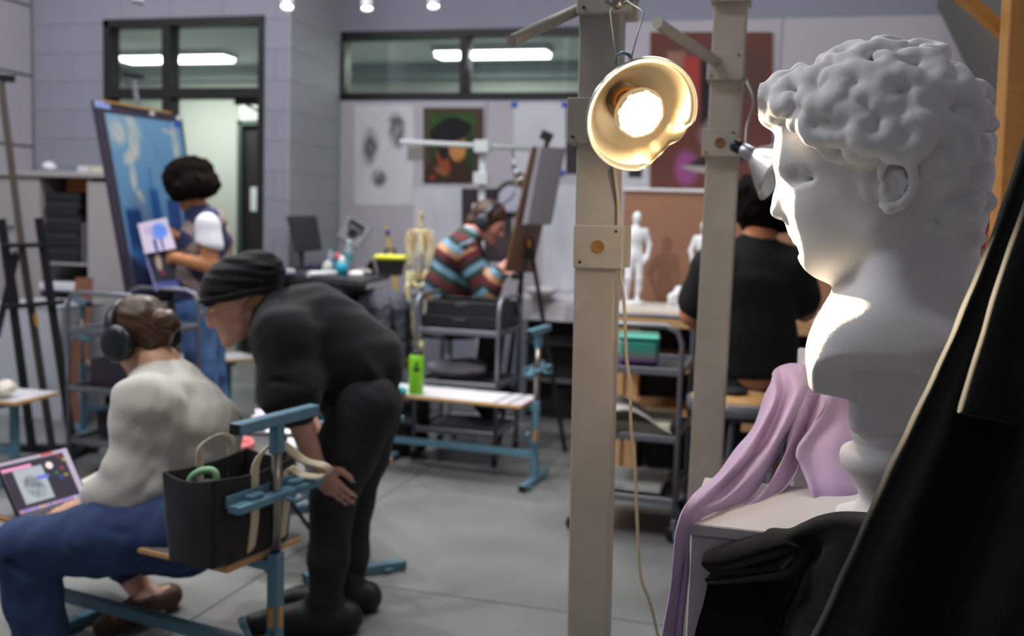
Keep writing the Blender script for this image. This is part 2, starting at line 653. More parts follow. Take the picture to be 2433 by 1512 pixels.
def ab(p):
    return (p[0] * WX[0] + p[1] * WX[1], -(p[0] * WN[0] + p[1] * WN[1]), p[2])


def on1(px, py):
    q = ab(PW(px, py, WALL1)); return q[0], q[2]


def on2(px, py):
    q = ab(PW(px, py, WALL2)); return q[0], q[2]


RW = np.column_stack((V3(WX), V3(-WN), (0, 0, 1)))


def wbox(mb, a0, a1, b0, b1, z0, z1, bev=0.0):
    return mb.box(V3(W((a0 + a1) / 2, (b0 + b1) / 2, (z0 + z1) / 2)), (abs(a1 - a0), abs(b1 - b0), abs(z1 - z0)), RW, bev)


M_WALL = mat('painted_block', (140, 140, 152), 0.65, noise=(2.5, 0.05), bump=(160, 0.15, 0.002))
M_WALL2 = mat('painted_wall', (140, 142, 156), 0.6, noise=(1.5, 0.04))
M_RET = mat('painted_return', (164, 170, 174), 0.6, noise=(1.5, 0.04))
M_TACK = mat('tackboard', (186, 181, 188), 0.85, noise=(3, 0.03))
M_FRAME = mat('bronze_frame', (30, 28, 27), 0.45, noise=(5, 0.1))
M_GLASS = mat('glass', (235, 242, 240), 0.02, trans=1.0, spec=0.5)
M_CEIL = mat('ceiling_paint', (205, 205, 205), 0.8)
M_GREEN = mat('corridor_wall', (176, 182, 173), 0.7, noise=(1.2, 0.03))
M_FLOOR = mat('polished_concrete', (118, 119, 117), 0.33, noise=(2.2, 0.16), spec=0.45)
M_JOINT = mat('joint_filler', (62, 60, 58), 0.8)

A_L, A_C, A_R = -5.34, -3.29, 1.02        # left wall, corner of the jutting wall, right wall
mb = MB(); wbox(mb, A_L - 1.3, A_R + 0.7, -2.6, 10.4, -0.12, -0.006)
floor = struct(mb, 'floor', M_JOINT)
ja = [A_L - 0.1] + [x for x in np.arange(-1.79 - 2.4 * 2, 1.0, 2.4) if x > A_L] + [A_R + 0.1]
jb = [-2.5] + [x for x in np.arange(3.184 - 2.4 * 2, 7.0, 2.4) if x > -2.5] + [B2 + 0.02, 10.3]
for i in range(len(ja) - 1):
    for j in range(len(jb) - 1):
        mb = MB(); wbox(mb, ja[i] + 0.003, ja[i + 1] - 0.003, jb[j] + 0.003, jb[j + 1] - 0.003, -0.05, 0.0)
        mb.build('slab', M_FLOOR, floor)
mb = MB(); wbox(mb, A_L - 0.2, A_R + 0.2, -2.6, B2 + 0.15, CEIL, CEIL + 0.12); struct(mb, 'ceiling', M_CEIL)

# jutting wall of painted blocks with the door and its lights
la, ta = on1(248, 300)[0], on1(430, 42)[1]
ra = on1(627, 300)[0]
TB0, TB1 = on1(500, 233)[1], on1(500, 209)[1]
wl = MB()
wbox(wl, A_L - 0.1, la, B1 + 0.006, B1 + 0.15, 0, CEIL); wbox(wl, ra, A_C - 0.012, B1 + 0.006, B1 + 0.15, 0, CEIL)
wbox(wl, la, ra, B1 + 0.006, B1 + 0.15, ta, CEIL)
wall1 = struct(wl, 'wall_back', M_WALL)
bm_cache = {}


def blocks(regions, place, parent, m, cw=0.4, ch=0.2):
    """courses of blocks; place(a0, a1, z0, z1) -> centre, size, R"""
    for k in range(int(CEIL / ch) + 1):
        z0, z1 = k * ch + 0.001, (k + 1) * ch - 0.001
        off = 0.5 * cw * (k % 2)
        for (r0, r1, q0, q1) in regions:
            y0, y1 = max(z0, q0), min(z1, q1)
            if y1 - y0 < 0.02:
                continue
            n0 = int(math.floor((r0 - off) / cw)) - 1
            x = n0 * cw + off
            while x < r1:
                x0, x1 = max(x + 0.001, r0), min(x + cw - 0.001, r1); x += cw
                if x1 - x0 < 0.02:
                    continue
                c, size, R = place(x0, x1, y0, y1)
                key = tuple(round(s, 3) for s in size)
                if key not in bm_cache:
                    bm = MB(); bm.box((0, 0, 0), size, None, 0.0012); o = bm.build('block', m, parent); bm_cache[key] = o.data
                else:
                    o = bpy.data.objects.new('block', bm_cache[key]); COL.objects.link(o); o.parent = parent; ORG[o] = ORG[parent]
                o.location = Vector(c) - Vector(ORG[parent]); o.rotation_euler = Matrix(R.tolist()).to_euler()


zt = 3.2
blocks([(A_L, la, 0.6, zt), (ra, A_C - 0.0105, 0.0, zt), (la, ra, ta, zt)],
       lambda x0, x1, y0, y1: (W((x0 + x1) / 2, B1 + 0.005, (y0 + y1) / 2), (x1 - x0, 0.010, y1 - y0), RW), wall1, M_WALL)
wr = MB(); wbox(wr, A_C - 0.15, A_C - 0.006, B1 + 0.02, B2 + 0.15, 0, CEIL)
wallr = struct(wr, 'wall_return', M_RET)
bm_cache = {}
RR = np.column_stack((V3(-WN), V3(-WX), (0, 0, 1)))
blocks([(B1, B2, 0.0, zt)], lambda x0, x1, y0, y1: (W(A_C - 0.005, (x0 + x1) / 2, (y0 + y1) / 2), (x1 - x0, 0.010, y1 - y0), RR), wallr, M_RET)

# recessed wall with the ribbon window
wa0, wz1 = on2(805, 100)[0], on2(1080, 70)[1]
wa1, wz0 = on2(1402, 100)[0], on2(1080, 237)[1]
w2 = MB()
wbox(w2, A_C - 0.1, A_R + 0.1, B2, B2 + 0.15, 0, wz0); wbox(w2, A_C - 0.1, A_R + 0.1, B2, B2 + 0.15, wz1, CEIL)
wbox(w2, A_C - 0.1, wa0, B2, B2 + 0.15, wz0, wz1); wbox(w2, wa1, A_R + 0.1, B2, B2 + 0.15, wz0, wz1)
wall2 = struct(w2, 'wall_recess', M_WALL2)
# tackboard panels on it
zt2 = on2(1700, 49)[1]
s1, s2, s3 = on2(1157, 300)[0], on2(1475, 300)[0], on2(1846, 300)[0]
for a0, a1, z1 in ((A_C + 0.002, s1, wz0 - 0.01), (s1, s2, wz0 - 0.01), (s2, s3, zt2), (s3, A_R - 0.01, zt2)):
    mb = MB(); wbox(mb, a0 + 0.003, a1 - 0.003, B2 - 0.016, B2, 0.75, z1, 0.003); mb.build('tack_panel', M_TACK, wall2)

# left wall with big panels, right wall
wl = MB(); wbox(wl, A_L - 0.15, A_L - 0.02, -2.6, B1 + 0.1, 0, CEIL)
wall_l = struct(wl, 'wall_left', mat('panel_gap', (90, 90, 96), 0.7))
zs = [0.0] + [ab(W(0, 0, 0))[2] + z for z in (1.52, 1.765, 2.27, 2.78)] + [CEIL]
pz = [on1(84, y)[1] for y in (350, 182, 16)]
zs = [0.0, 1.45] + pz + [CEIL]
for k in range(len(zs) - 1):
    for b0, b1 in ((-2.4, 1.2), (1.2, 3.6), (3.6, B1 - 0.01)):
        mb = MB(); wbox(mb, A_L - 0.02, A_L, b0 + 0.008, b1 - 0.008, zs[k] + 0.008, zs[k + 1] - 0.008, 0.003)
        mb.build('wall_panel', mat('lavender_panel', (172, 168, 174), 0.6, noise=(2, 0.03)), wall_l)
wr_ = MB(); wbox(wr_, A_R, A_R + 0.15, -2.6, B2 + 0.1, 0, CEIL)
struct(wr_, 'wall_right', mat('side_paint', (168, 166, 172), 0.7, noise=(2, 0.03)))
# boxed duct on the right wall
sf = MB()
p0 = W(A_R, B2 - 0.9, 0)
sf.prism([W(A_R, 6.2, 2.02), W(A_R - 0.02, 6.2, 2.02), W(A_R - 0.32, 6.2, 2.6), W(A_R - 0.32, 6.2, CEIL), W(A_R, 6.2, CEIL)], V3(-WN) * -2.6)
struct(sf, 'trim_duct', mat('duct_grey', (112, 112, 106), 0.7))
lo = MB(); wbox(lo, A_R - 0.02, A_R, 3.4, 6.2, 0.9, 2.02); struct(lo, 'trim_panel', mat('olive_panel', (122, 120, 110), 0.75))

# ------- door unit: frame, lights and the door itself
FD = 0.11
fr = thing('door_1', 'bronze door frame with glazed lights', 'door', W((la + ra) / 2, B1, 0)); del fr['label'], fr['category']; fr['kind'] = 'structure'
ml0, ml1 = on1(386, 300)[0], on1(399, 300)[0]


def fmember(a0, a1, z0, z1, name='frame_member', b0=-0.012, b1=FD, m=None, par=None):
    q = MB(); wbox(q, a0, a1, B1 + b0, B1 + b1, z0, z1, 0.003)
    return q.build(name, m or M_FRAME, par or fr)


fmember(la, la + 0.05, 0, ta); fmember(ra - 0.045, ra, 0, ta); fmember(la, ra, ta - 0.055, ta)
fmember(ml0, ml1 + 0.02, 0, ta - 0.055); fmember(la + 0.05, ml0, TB0, TB1); fmember(ml1 + 0.02, ra - 0.045, TB0, TB1)
fmember(la + 0.05, ml0, 0, 0.12)
for a0, a1, z0, z1 in ((la + 0.05, ml0, TB1, ta - 0.055), (ml1 + 0.02, ra - 0.045, TB1, ta - 0.055), (la + 0.05, ml0, 0.12, TB0)):
    fmember(a0, a1, z0, z1, 'pane', 0.05, 0.056, M_GLASS)
cl = MB(); ca, cz = on1(580, 234)
cl.box(W(ca, B1 + 0.06, TB0 - 0.02), (0.2, 0.05, 0.04), RW, 0.004); cl.tube([W(ca - 0.02, B1 + 0.06, TB0 - 0.04), W(ca + 0.03, B1 + 0.12, TB0 - 0.07), W(ca + 0.12, B1 + 0.1, TB0 - 0.07)], 0.009, 8)
cl.build('door_closer', M_FRAME, fr)
# ribbon window
fr2 = thing('window_1', 'bronze ribbon window', 'window', W((wa0 + wa1) / 2, B2, wz0)); del fr2['label'], fr2['category']; fr2['kind'] = 'structure'


def f2(a0, a1, z0, z1, name='frame_member', b0=-0.012, b1=FD, m=None):
    q = MB(); wbox(q, a0, a1, B2 + b0, B2 + b1, z0, z1, 0.003); q.build(name, m or M_FRAME, fr2)


m2 = on2(1102, 150)[0]
f2(wa0, wa0 + 0.05, wz0, wz1); f2(wa1 - 0.05, wa1, wz0, wz1); f2(wa0, wa1, wz1 - 0.055, wz1); f2(wa0, wa1, wz0, wz0 + 0.05); f2(m2 - 0.028, m2 + 0.028, wz0 + 0.05, wz1 - 0.055)
f2(wa0 + 0.05, m2 - 0.028, wz0 + 0.05, wz1 - 0.055, 'pane', 0.05, 0.056, M_GLASS); f2(m2 + 0.028, wa1 - 0.05, wz0 + 0.05, wz1 - 0.055, 'pane', 0.05, 0.056, M_GLASS)

# ------- the corridor room behind, seen through the lights
CB, CZ = 8.75, 2.72
q = MB(); wbox(q, A_L - 1.2, A_R + 0.6, CB, CB + 0.1, 0, CZ); struct(q, 'wall_corridor', M_GREEN)
q = MB(); wbox(q, A_L - 1.2, A_C - 0.16, B1 + 0.16, CB + 0.1, CZ, CZ + 0.1); wbox(q, A_C - 0.16, A_R + 0.6, B2 + 0.16, CB + 0.1, CZ, CZ + 0.1)
struct(q, 'ceiling_corridor', mat('corridor_ceiling', (226, 234, 230), 0.8))
q = MB(); wbox(q, A_L - 1.3, A_L - 1.2, B1 + 0.15, CB, 0, CZ); struct(q, 'wall_corridor_end', M_GREEN)
q = MB(); wbox(q, A_R + 0.6, A_R + 0.7, B2 + 0.15, CB, 0, CZ); struct(q, 'wall_corridor_far', M_GREEN)
q = MB(); wbox(q, A_L - 1.2, A_R + 0.6, CB - 0.12, CB, CZ - 0.14, CZ - 0.001, 0.004); struct(q, 'trim_cove', mat('cove', (150, 162, 160), 0.7))


def corridor_light(pxa, pxb, py, label):
    b = 7.9
    d0 = b / math.cos(YAW)
    p, r = ab(PW(pxa, py, d0)), ab(PW(pxb, py, d0))
    t = thing('ceiling_light', label, 'light', W((p[0] + r[0]) / 2, b, CZ - 0.05), 'strip lights of the room behind')
    q = MB(); wbox(q, p[0] - 0.02, r[0] + 0.02, b - 0.12, b + 0.12, CZ - 0.05, CZ, 0.005); q.build('housing', mat('light_housing', (220, 222, 220), 0.5), t)
    q = MB(); wbox(q, p[0], r[0], b - 0.10, b + 0.10, CZ - 0.062, CZ - 0.05, 0.004)
    q.build('diffuser', mat('strip_diffuser', (255, 255, 250), 0.5, emit=((250, 255, 250), 9.0)), t)
    L = bpy.data.lights.new('strip_lamp', 'AREA'); L.shape = 'RECTANGLE'; L.size = r[0] - p[0]; L.size_y = 0.2; L.energy = 34; L.color = (0.96, 1.0, 0.96)
    o = bpy.data.objects.new('strip_lamp', L); COL.objects.link(o); o.parent = t; o.location = (0, 0, -0.03); o.rotation_euler = (0, 0, -YAW)


corridor_light(300, 545, 131, 'lit ceiling strip seen through the glass above the door')
corridor_light(1042, 1303, 121, 'lit ceiling strip seen through the ribbon window')
# dark inner door with a white notice, seen through the doorway
da0, da1 = ab(PW(566, 500, 8.6))[0], ab(PW(655, 500, 8.6))[0]
d0b = 8.6 * math.cos(YAW); dz = ab(PW(590, 286, 8.6))[2]
dd = thing('door_2', 'dark inner door', 'door', W((da0 + da1) / 2, d0b, 0)); del dd['label'], dd['category']; dd['kind'] = 'structure'
q = MB(); wbox(q, da0, da0 + 0.045, d0b - 0.03, d0b + 0.06, 0, dz, 0.003); wbox(q, da0, da1 + 0.4, d0b - 0.03, d0b + 0.06, dz - 0.05, dz, 0.003)
q.build('jamb', mat('dark_steel_frame', (70, 82, 78), 0.5), dd)
q = MB(); wbox(q, da0 + 0.05, da1 + 0.4, d0b, d0b + 0.045, 0.01, dz - 0.055, 0.003); q.build('leaf', mat('dark_door', (38, 36, 34), 0.5), dd)
na, nz = ab(PW(600, 476, 8.58))[0], ab(PW(600, 476, 8.58))[2]
q = MB(); wbox(q, na - 0.03, na + 0.04, d0b - 0.006, d0b, nz - 0.1, nz + 0.12); q.build('notice', mat('paper', (222, 224, 228), 0.8), dd)
q = MB(); wbox(q, da0 - 0.01, da1 + 0.5, d0b + 0.07, d0b + 0.16, 0, CZ); 
# partition the inner door stands in
q = MB(); wbox(q, da0 - 0.02, da1 + 0.45, d0b + 0.06, d0b + 0.16, 0, CZ - 0.3); struct(q, 'wall_partition', M_GREEN)

# ------- track spots of the studio, and ceiling panels added for fill
def fill_panel(a, b, label):  # unseen panels added to give the room soft, even light
    t = thing('ceiling_fill_panel', label, 'light', W(a, b, CEIL - 0.03), 'added ceiling fill panels')
    q = MB(); wbox(q, a - 0.62, a + 0.62, b - 0.32, b + 0.32, CEIL - 0.03, CEIL, 0.004); q.build('frame', mat('light_housing'), t)
    q = MB(); wbox(q, a - 0.58, a + 0.58, b - 0.28, b + 0.28, CEIL - 0.036, CEIL - 0.03); q.build('diffuser', mat('fill_panel_diffuser', (255, 255, 255), 0.6, emit=((244, 246, 255), 2.0)), t)
    L = bpy.data.lights.new('fill_panel_lamp', 'AREA'); L.shape = 'RECTANGLE'; L.size = 1.16; L.size_y = 0.56; L.energy = AMB_W; L.color = (0.95, 0.96, 1.0)
    o = bpy.data.objects.new('fill_panel_lamp', L); COL.objects.link(o); o.parent = t; o.location = (0, 0, -0.02); o.rotation_euler = (0, 0, -YAW)


for i, (a, b, s) in enumerate(((-4.3, 1.4, 'over the entrance corner'), (-2.2, 1.4, 'over the near benches'), (-4.3, 4.2, 'over the left easel'), (-2.2, 4.2, 'over the middle benches'), (-0.1, 4.4, 'over the plaster table'))):
    fill_panel(a, b, 'added ceiling fill panel ' + s)


def track_spot(px, py, d, aim, label, lit=True, power=1.0, r=0.034):
    c = P(px, py, d)
    t = thing('track_spot', label, 'light', (c[0], c[1], c[2]), 'white track spots near the ceiling')
    ax = nrm(V3(aim) - V3(c)); wh = mat('white_metal', (205, 205, 215), 0.4)
    back = V3(c) - ax * 0.13
    q = MB(); q.lathe([(0.0, 0), (r * 0.8, 0.0), (r, 0.012), (r, 0.12), (r * 1.04, 0.132), (r * 0.95, 0.132), (r * 0.92, 0.115)], back, ax, 20); q.build('housing', wh, t)
    q = MB(); q.lathe([(0.0005, 0.118), (r * 0.9, 0.118)], back, ax, 20)
    q.build('lens', mat('spot_lens', (255, 255, 255), 0.4, emit=((255, 250, 245), 22.0)) if lit else mat('spot_lens_off', (150, 150, 160), 0.3), t)
    top = back + np.array((0.02, 0, 0))
    q = MB(); q.tube([V3(c) - ax * 0.08, (back[0] - 0.045, back[1], back[2] + 0.03), (back[0] - 0.045, back[1], CEIL - 0.03)], 0.009, 8)
    q.build('stem', wh, t)
    q = MB(); q.box((back[0] - 0.045, back[1], back[2] + 0.10), (0.042, 0.042, 0.13), None, 0.004); q.build('driver_box', wh, t)
    q = MB(); q.box((back[0] - 0.045, back[1], CEIL - 0.015), (0.3, 0.04, 0.03), RW, 0.003); q.build('track', wh, t)
    if lit:
        L = bpy.data.lights.new('spot_lamp', 'SPOT'); L.energy = SPOT_W * power; L.spot_size = 1.15; L.spot_blend = 0.5; L.shadow_soft_size = 0.03; L.color = (1.0, 0.97, 0.94)
        o = bpy.data.objects.new('spot_lamp', L); COL.objects.link(o); o.parent = t; o.location = Vector(ax * 0.02)
        o.rotation_euler = Vector(ax).to_track_quat('-Z', 'Y').to_euler()


track_spot(682, 17, 5.6, (-1.2, 4.6, 0.0), 'round lit spot nearest the glazed door frame')
track_spot(872, 21, 5.9, (-0.7, 5.3, 0.0), 'lit spot above the left end of the ribbon window')
track_spot(1030, 16, 5.9, (-0.3, 5.2, 0.0), 'lit spot above the middle of the ribbon window')
track_spot(327, 6, 5.6, (-2.4, 5.4, 0.0), 'white spot head above the door frame, seen unlit', lit=False)
track_spot(1640, -14, 5.2, (1.75, 5.4, 1.2), 'lit spot above the plaster table', power=0.4)
track_spot(690, -190, 3.7, (0.75, 5.0, 1.05), 'lit spot turned to the plaster table', power=1.5)
track_spot(560, -160, 4.2, (-0.9, 2.9, 0.0), 'lit spot over the near bench')
track_spot(1150, -330, 3.4, (-0.2, 4.0, 0.0), 'lit spot over the open floor')
track_spot(200, -330, 3.4, (-1.6, 3.6, 0.0), 'lit spot over the laptop end')
# ---------------------------------------------------------------- plaster bust on its socle
BD = 1.45
_c = P(2080, 700, BD); _th = math.atan2(_c[0], _c[1])
B_X = np.array((math.cos(_th), -math.sin(_th), 0)); B_Y = np.array((math.sin(_th), math.cos(_th), 0)); B_Z = np.array((0, 0, 1.0))
_dist = float(np.dot(V3(_c), B_Y))
R_B = np.column_stack((B_X, B_Y, B_Z))


def PB(px, py, y=0.0, keep=True):
    """a point of the bust: pixel on its middle plane, moved y metres away from the viewer"""
    v = _fw + (px - CX) / F_PX * _rt - (py - CY) / F_PX * _up
    t = _dist / float(v @ B_Y)
    return np.array((0, 0, H_CAM)) + v * t + y * B_Y


MPX = float(np.linalg.norm(PB(2081, 500) - PB(2080, 500)))      # metres per pixel on the bust
ZTOP = PB(2020, 1228)[2]
M_PLASTER = mat('plaster', (226, 224, 222), 0.72, noise=(7, 0.05), bump=(190, 0.22, 0.0016), spec=0.25)
bust = thing('plaster_bust', 'white plaster bust of a curly-haired youth in profile on a turned socle', 'bust', (*PB(2110, 1225)[:2], ZTOP))


def bust_figure():
    lo = np.minimum.reduce([PB(1780, 90, -0.2), PB(1780, 1000, 0.2), PB(2400, 90, -0.2), PB(2400, 1000, 0.2), PB(1780, 1000, -0.2), PB(2400, 1000, 0.2)])
    hi = np.maximum.reduce([PB(1780, 90, -0.2), PB(1780, 1000, 0.2), PB(2400, 90, -0.2), PB(2400, 1000, 0.2), PB(1780, 90, 0.2), PB(2400, 90, 0.2)])
    # work in the bust's own axes: x right, y away, z up
    o = PB(2080, 500)

    def q(px, py, y=0.0):
        w = PB(px, py) - o
        return np.array((w @ B_X, y, w @ B_Z))
    a, b = q(1780, 985), q(2400, 95)
    V = Vox((a[0], -0.17, a[2]), (b[0], 0.17, b[2]), 0.0031)
    m = MPX
    # skull, face, jaw
    V.ell(q(2105, 330), (0.128, 0.086, 0.118), k=0.02)
    V.ell(q(1985, 430), (0.078, 0.070, 0.100), k=0.03)
    V.ell(q(1955, 350), (0.062, 0.066, 0.062), k=0.03)
    V.ell(q(1985, 540), (0.058, 0.054, 0.068), k=0.03)
    for s in (-1, 1):
        V.cone(q(1968, 600, s * 0.016), q(2085, 545, s * 0.054), 0.026, 0.030, k=0.03)
        V.ell(q(1968, 488, s * 0.040), (0.042, 0.026, 0.044), k=0.03)
        V.ell(q(1976, 562, s * 0.030), (0.034, 0.024, 0.040), k=0.025)
        V.ell(q(1948, 375, s * 0.040), (0.046, 0.024, 0.036), k=0.03)
        V.ell(q(2075, 470, s * 0.050), (0.050, 0.028, 0.070), k=0.03)
    V.ell(q(1953, 608), (0.026, 0.026, 0.024), k=0.02)
    V.cone(q(1985, 620), q(2040, 585), 0.022, 0.034, k=0.03)
    # forehead plane and brow
    V.box(q(1885, 355), (0.020, 0.045, 0.040), None, 0.015, k=0.02)
    for s in (-1, 1):
        V.path([q(1868, 393, s * 0.006), q(1886, 386, s * 0.026), q(1920, 388, s * 0.045), q(1955, 408, s * 0.058)], [0.009, 0.009, 0.008, 0.007], k=0.010)
    # nose
    V.path([q(1874, 396), q(1868, 430), q(1858, 470), q(1852, 497)], [0.0085, 0.0085, 0.0105, 0.0120], k=0.012)
    V.cone(q(1890, 405), q(1880, 490), 0.012, 0.020, k=0.012)
    V.ell(q(1851, 503), (0.0105, 0.010, 0.0095), k=0.008)
    for s in (-1, 1):
        V.ell(q(1879, 507, s * 0.0135), (0.0125, 0.0085, 0.0095), k=0.007)
        V.ell(q(1872, 519, s * 0.007), (0.008, 0.0035, 0.004), k=0.004, op='cut')
        # eyes
        V.ell(q(1920, 427, s * 0.039), (0.0165, 0.0165, 0.0155), k=0.005)
        V.ell(q(1915, 424, s * 0.060), (0.024, 0.012, 0.012), k=0.010, op='cut')
        V.ell(q(1922, 427, s * 0.043), (0.0165, 0.0150, 0.0150), k=0.003)
        V.path([q(1896, 412, s * 0.036), q(1902, 409, s * 0.050), q(1918, 409, s * 0.061), q(1946, 424, s * 0.064)], [0.0042, 0.0056, 0.0058, 0.0042], k=0.003)
        V.path([q(1903, 439, s * 0.036), q(1908, 443, s * 0.049), q(1922, 444, s * 0.060), q(1946, 434, s * 0.064)], [0.0032, 0.0040, 0.0040, 0.0030], k=0.003)
    # mouth
    V.ell(q(1903, 535), (0.016, 0.022, 0.016), k=0.014)
    V.path([q(1905, 556, -0.022), q(1892, 552, -0.010), q(1889, 551, 0), q(1892, 552, 0.010), q(1905, 556, 0.022)], [0.003, 0.0062, 0.0065, 0.0062, 0.003], k=0.006)
    V.path([q(1918, 568, -0.020), q(1905, 573, -0.009), q(1901, 573, 0), q(1905, 573, 0.009), q(1918, 568, 0.020)], [0.003, 0.0068, 0.0072, 0.0068, 0.003], k=0.006)
    V.path([q(1912, 563, -0.024), q(1896, 562, -0.008), q(1894, 562, 0.0), q(1896, 562, 0.008), q(1912, 563, 0.024)], 0.0026, k=0.003, op='cut')
    V.ell(q(1930, 598), (0.014, 0.020, 0.012), k=0.014)
    V.ell(q(1906, 594), (0.010, 0.018, 0.0055), k=0.010, op='cut')
    # neck: long cylinder leaning a little back
    V.path([q(2175, 480), q(2178, 600), q(2172, 700), q(2165, 790)], [0.070, 0.076, 0.084, 0.092], k=0.022, flat=((0, 1, 0), 0.84))
    V.cone(q(2078, 640), q(2090, 770), 0.028, 0.036, k=0.02)
    V.path([q(2140, 520, -0.05), q(2110, 640, -0.045), q(2080, 745, -0.022)], [0.020, 0.018, 0.014], k=0.025)
    V.path([q(2140, 520, 0.05), q(2110, 640, 0.045), q(2080, 745, 0.022)], [0.020, 0.018, 0.014], k=0.025)
    # chest and shoulders, cut off in a sweeping curve
    for s in (-1, 1):
        V.ell(q(2100, 800, s * 0.062), (0.080, 0.082, 0.050), k=0.03)
        V.cone(q(2120, 640, s * 0.050), q(2105, 770, s * 0.085), 0.030, 0.045, k=0.04)
        V.cone(q(2085, 690, s * 0.03), q(2085, 765, s * 0.06), 0.026, 0.036, k=0.03)
    V.ell(q(2045, 835), (0.068, 0.122, 0.050), k=0.03)
    V.ell(q(2012, 868), (0.055, 0.118, 0.118), k=0.03)
    V.ell(q(2170, 815), (0.100, 0.140, 0.050), k=0.03)
    for s in (-1, 1):
        V.path([q(2070, 760, s * 0.01), q(2095, 785, s * 0.05), q(2150, 800, s * 0.11)], [0.012, 0.014, 0.016], k=0.02)
    V.half(q(2020, 938), np.array((-0.15, 0, -1)), k=0.004)
    # hollow under the arms: remove what lies below the sweeping rim on each side
    for s in (-1, 1):
        V.box(q(2060, 930, s * 0.135), (0.085, 0.075, 0.052), None, 0.045, k=0.006, op='cut')
        V.box(q(2190, 965, s * 0.125), (0.10, 0.075, 0.055), None, 0.02, k=0.006, op='cut')
        V.half(q(2100, 800, s * 0.128), np.array((-0.14, s, 0.0)), k=0.03)
    # stem under the chest
    V.box(q(2105, 950), (0.050, 0.055, 0.05), None, 0.02, k=0.012)
    # ear
    for s in (-1, 1):
        e = lambda px, py, w=0.0: q(px, py, s * (0.090 + 1.35 * w))
        V.ell(e(2128, 445, -0.004), (0.026, 0.012, 0.034), k=0.006)
        V.path([e(2092, 430, 0.006), e(2094, 408, 0.012), e(2112, 388, 0.016), e(2138, 388, 0.018), e(2160, 408, 0.018), e(2167, 440, 0.016), e(2158, 470, 0.013), e(2138, 492, 0.010), e(2112, 500, 0.008), e(2096, 490, 0.005)],
               [0.005, 0.006, 0.0065, 0.007, 0.007, 0.0065, 0.006, 0.0068, 0.0075, 0.006], k=0.005)
        V.ell(e(2116, 440, 0.014), (0.011, 0.010, 0.013), k=0.005, op='cut')
        V.ell(e(2112, 468, 0.014), (0.009, 0.008, 0.010), k=0.005, op='cut')
        V.path([e(2118, 420, 0.006), e(2135, 422, 0.009), e(2145, 440, 0.009), e(2138, 462, 0.007)], 0.0048, k=0.005)
        V.ell(e(2100, 452, 0.005), (0.006, 0.007, 0.008), k=0.004)
    # hair mass
    V.ell(q(2100, 290), (0.138, 0.101, 0.096), k=0.012)
    V.ell(q(2180, 340), (0.087, 0.096, 0.117), k=0.02)
    V.ell(q(2000, 255), (0.098, 0.086, 0.052), k=0.02)
    V.path([q(2250, 420, 0.0), q(2245, 520, 0.0), q(2235, 585, 0.0)], [0.062, 0.050, 0.034], k=0.02, flat=((0, 1, 0), 1.25))

    hc, hr = q(2090, 300), np.array((0.150, 0.112, 0.108))
    r = np.random.RandomState(5)

    def on_hair(px, py, s):
        c = q(px, py); dx, dz = (c[0] - hc[0]) / hr[0], (c[2] - hc[2]) / hr[2]
        t = 1 - dx * dx - dz * dz
        y = hr[1] * math.sqrt(t) if t > 0.02 else 0.014
        n = nrm(np.array((dx / hr[0], (y / hr[1]) / hr[1], dz / hr[2])))
        n[1] *= s; c[1] = s * y
        return c, n

    def lock(px, py, s, R, th, turns=1.25, a0=0.0, hand=1, lift=0.0, y=None):
        """a curl: a spiral strand lying on the head, its end tucked into a hollow"""
        c, n = on_hair(px, py, s)
        if y is not None:
            c[1] = s * y
        x, yy, z = frame_of(n, (0, 0, 1))
        pts = []; rs = []; N = 11
        for i in range(N):
            f = i / (N - 1); a = a0 + hand * 2 * math.pi * turns * f; rr = R * (1 - 0.80 * f)
            pts.append(c + rr * (math.cos(a) * x + math.sin(a) * yy) + n * (lift + 0.010 * f))
            rs.append(th * (0.45 + 0.68 * math.sin(math.pi * min(1, f * 0.80 + 0.12))))
        V.path(pts, rs, k=0.0048)

    def strand(pts, th, s):
        V.path([q(px, py, s * y) for px, py, y in pts], [th * t for t in np.interp(np.linspace(0, 1, len(pts)), (0, 0.5, 1), (0.7, 1.1, 0.75))], k=0.007)

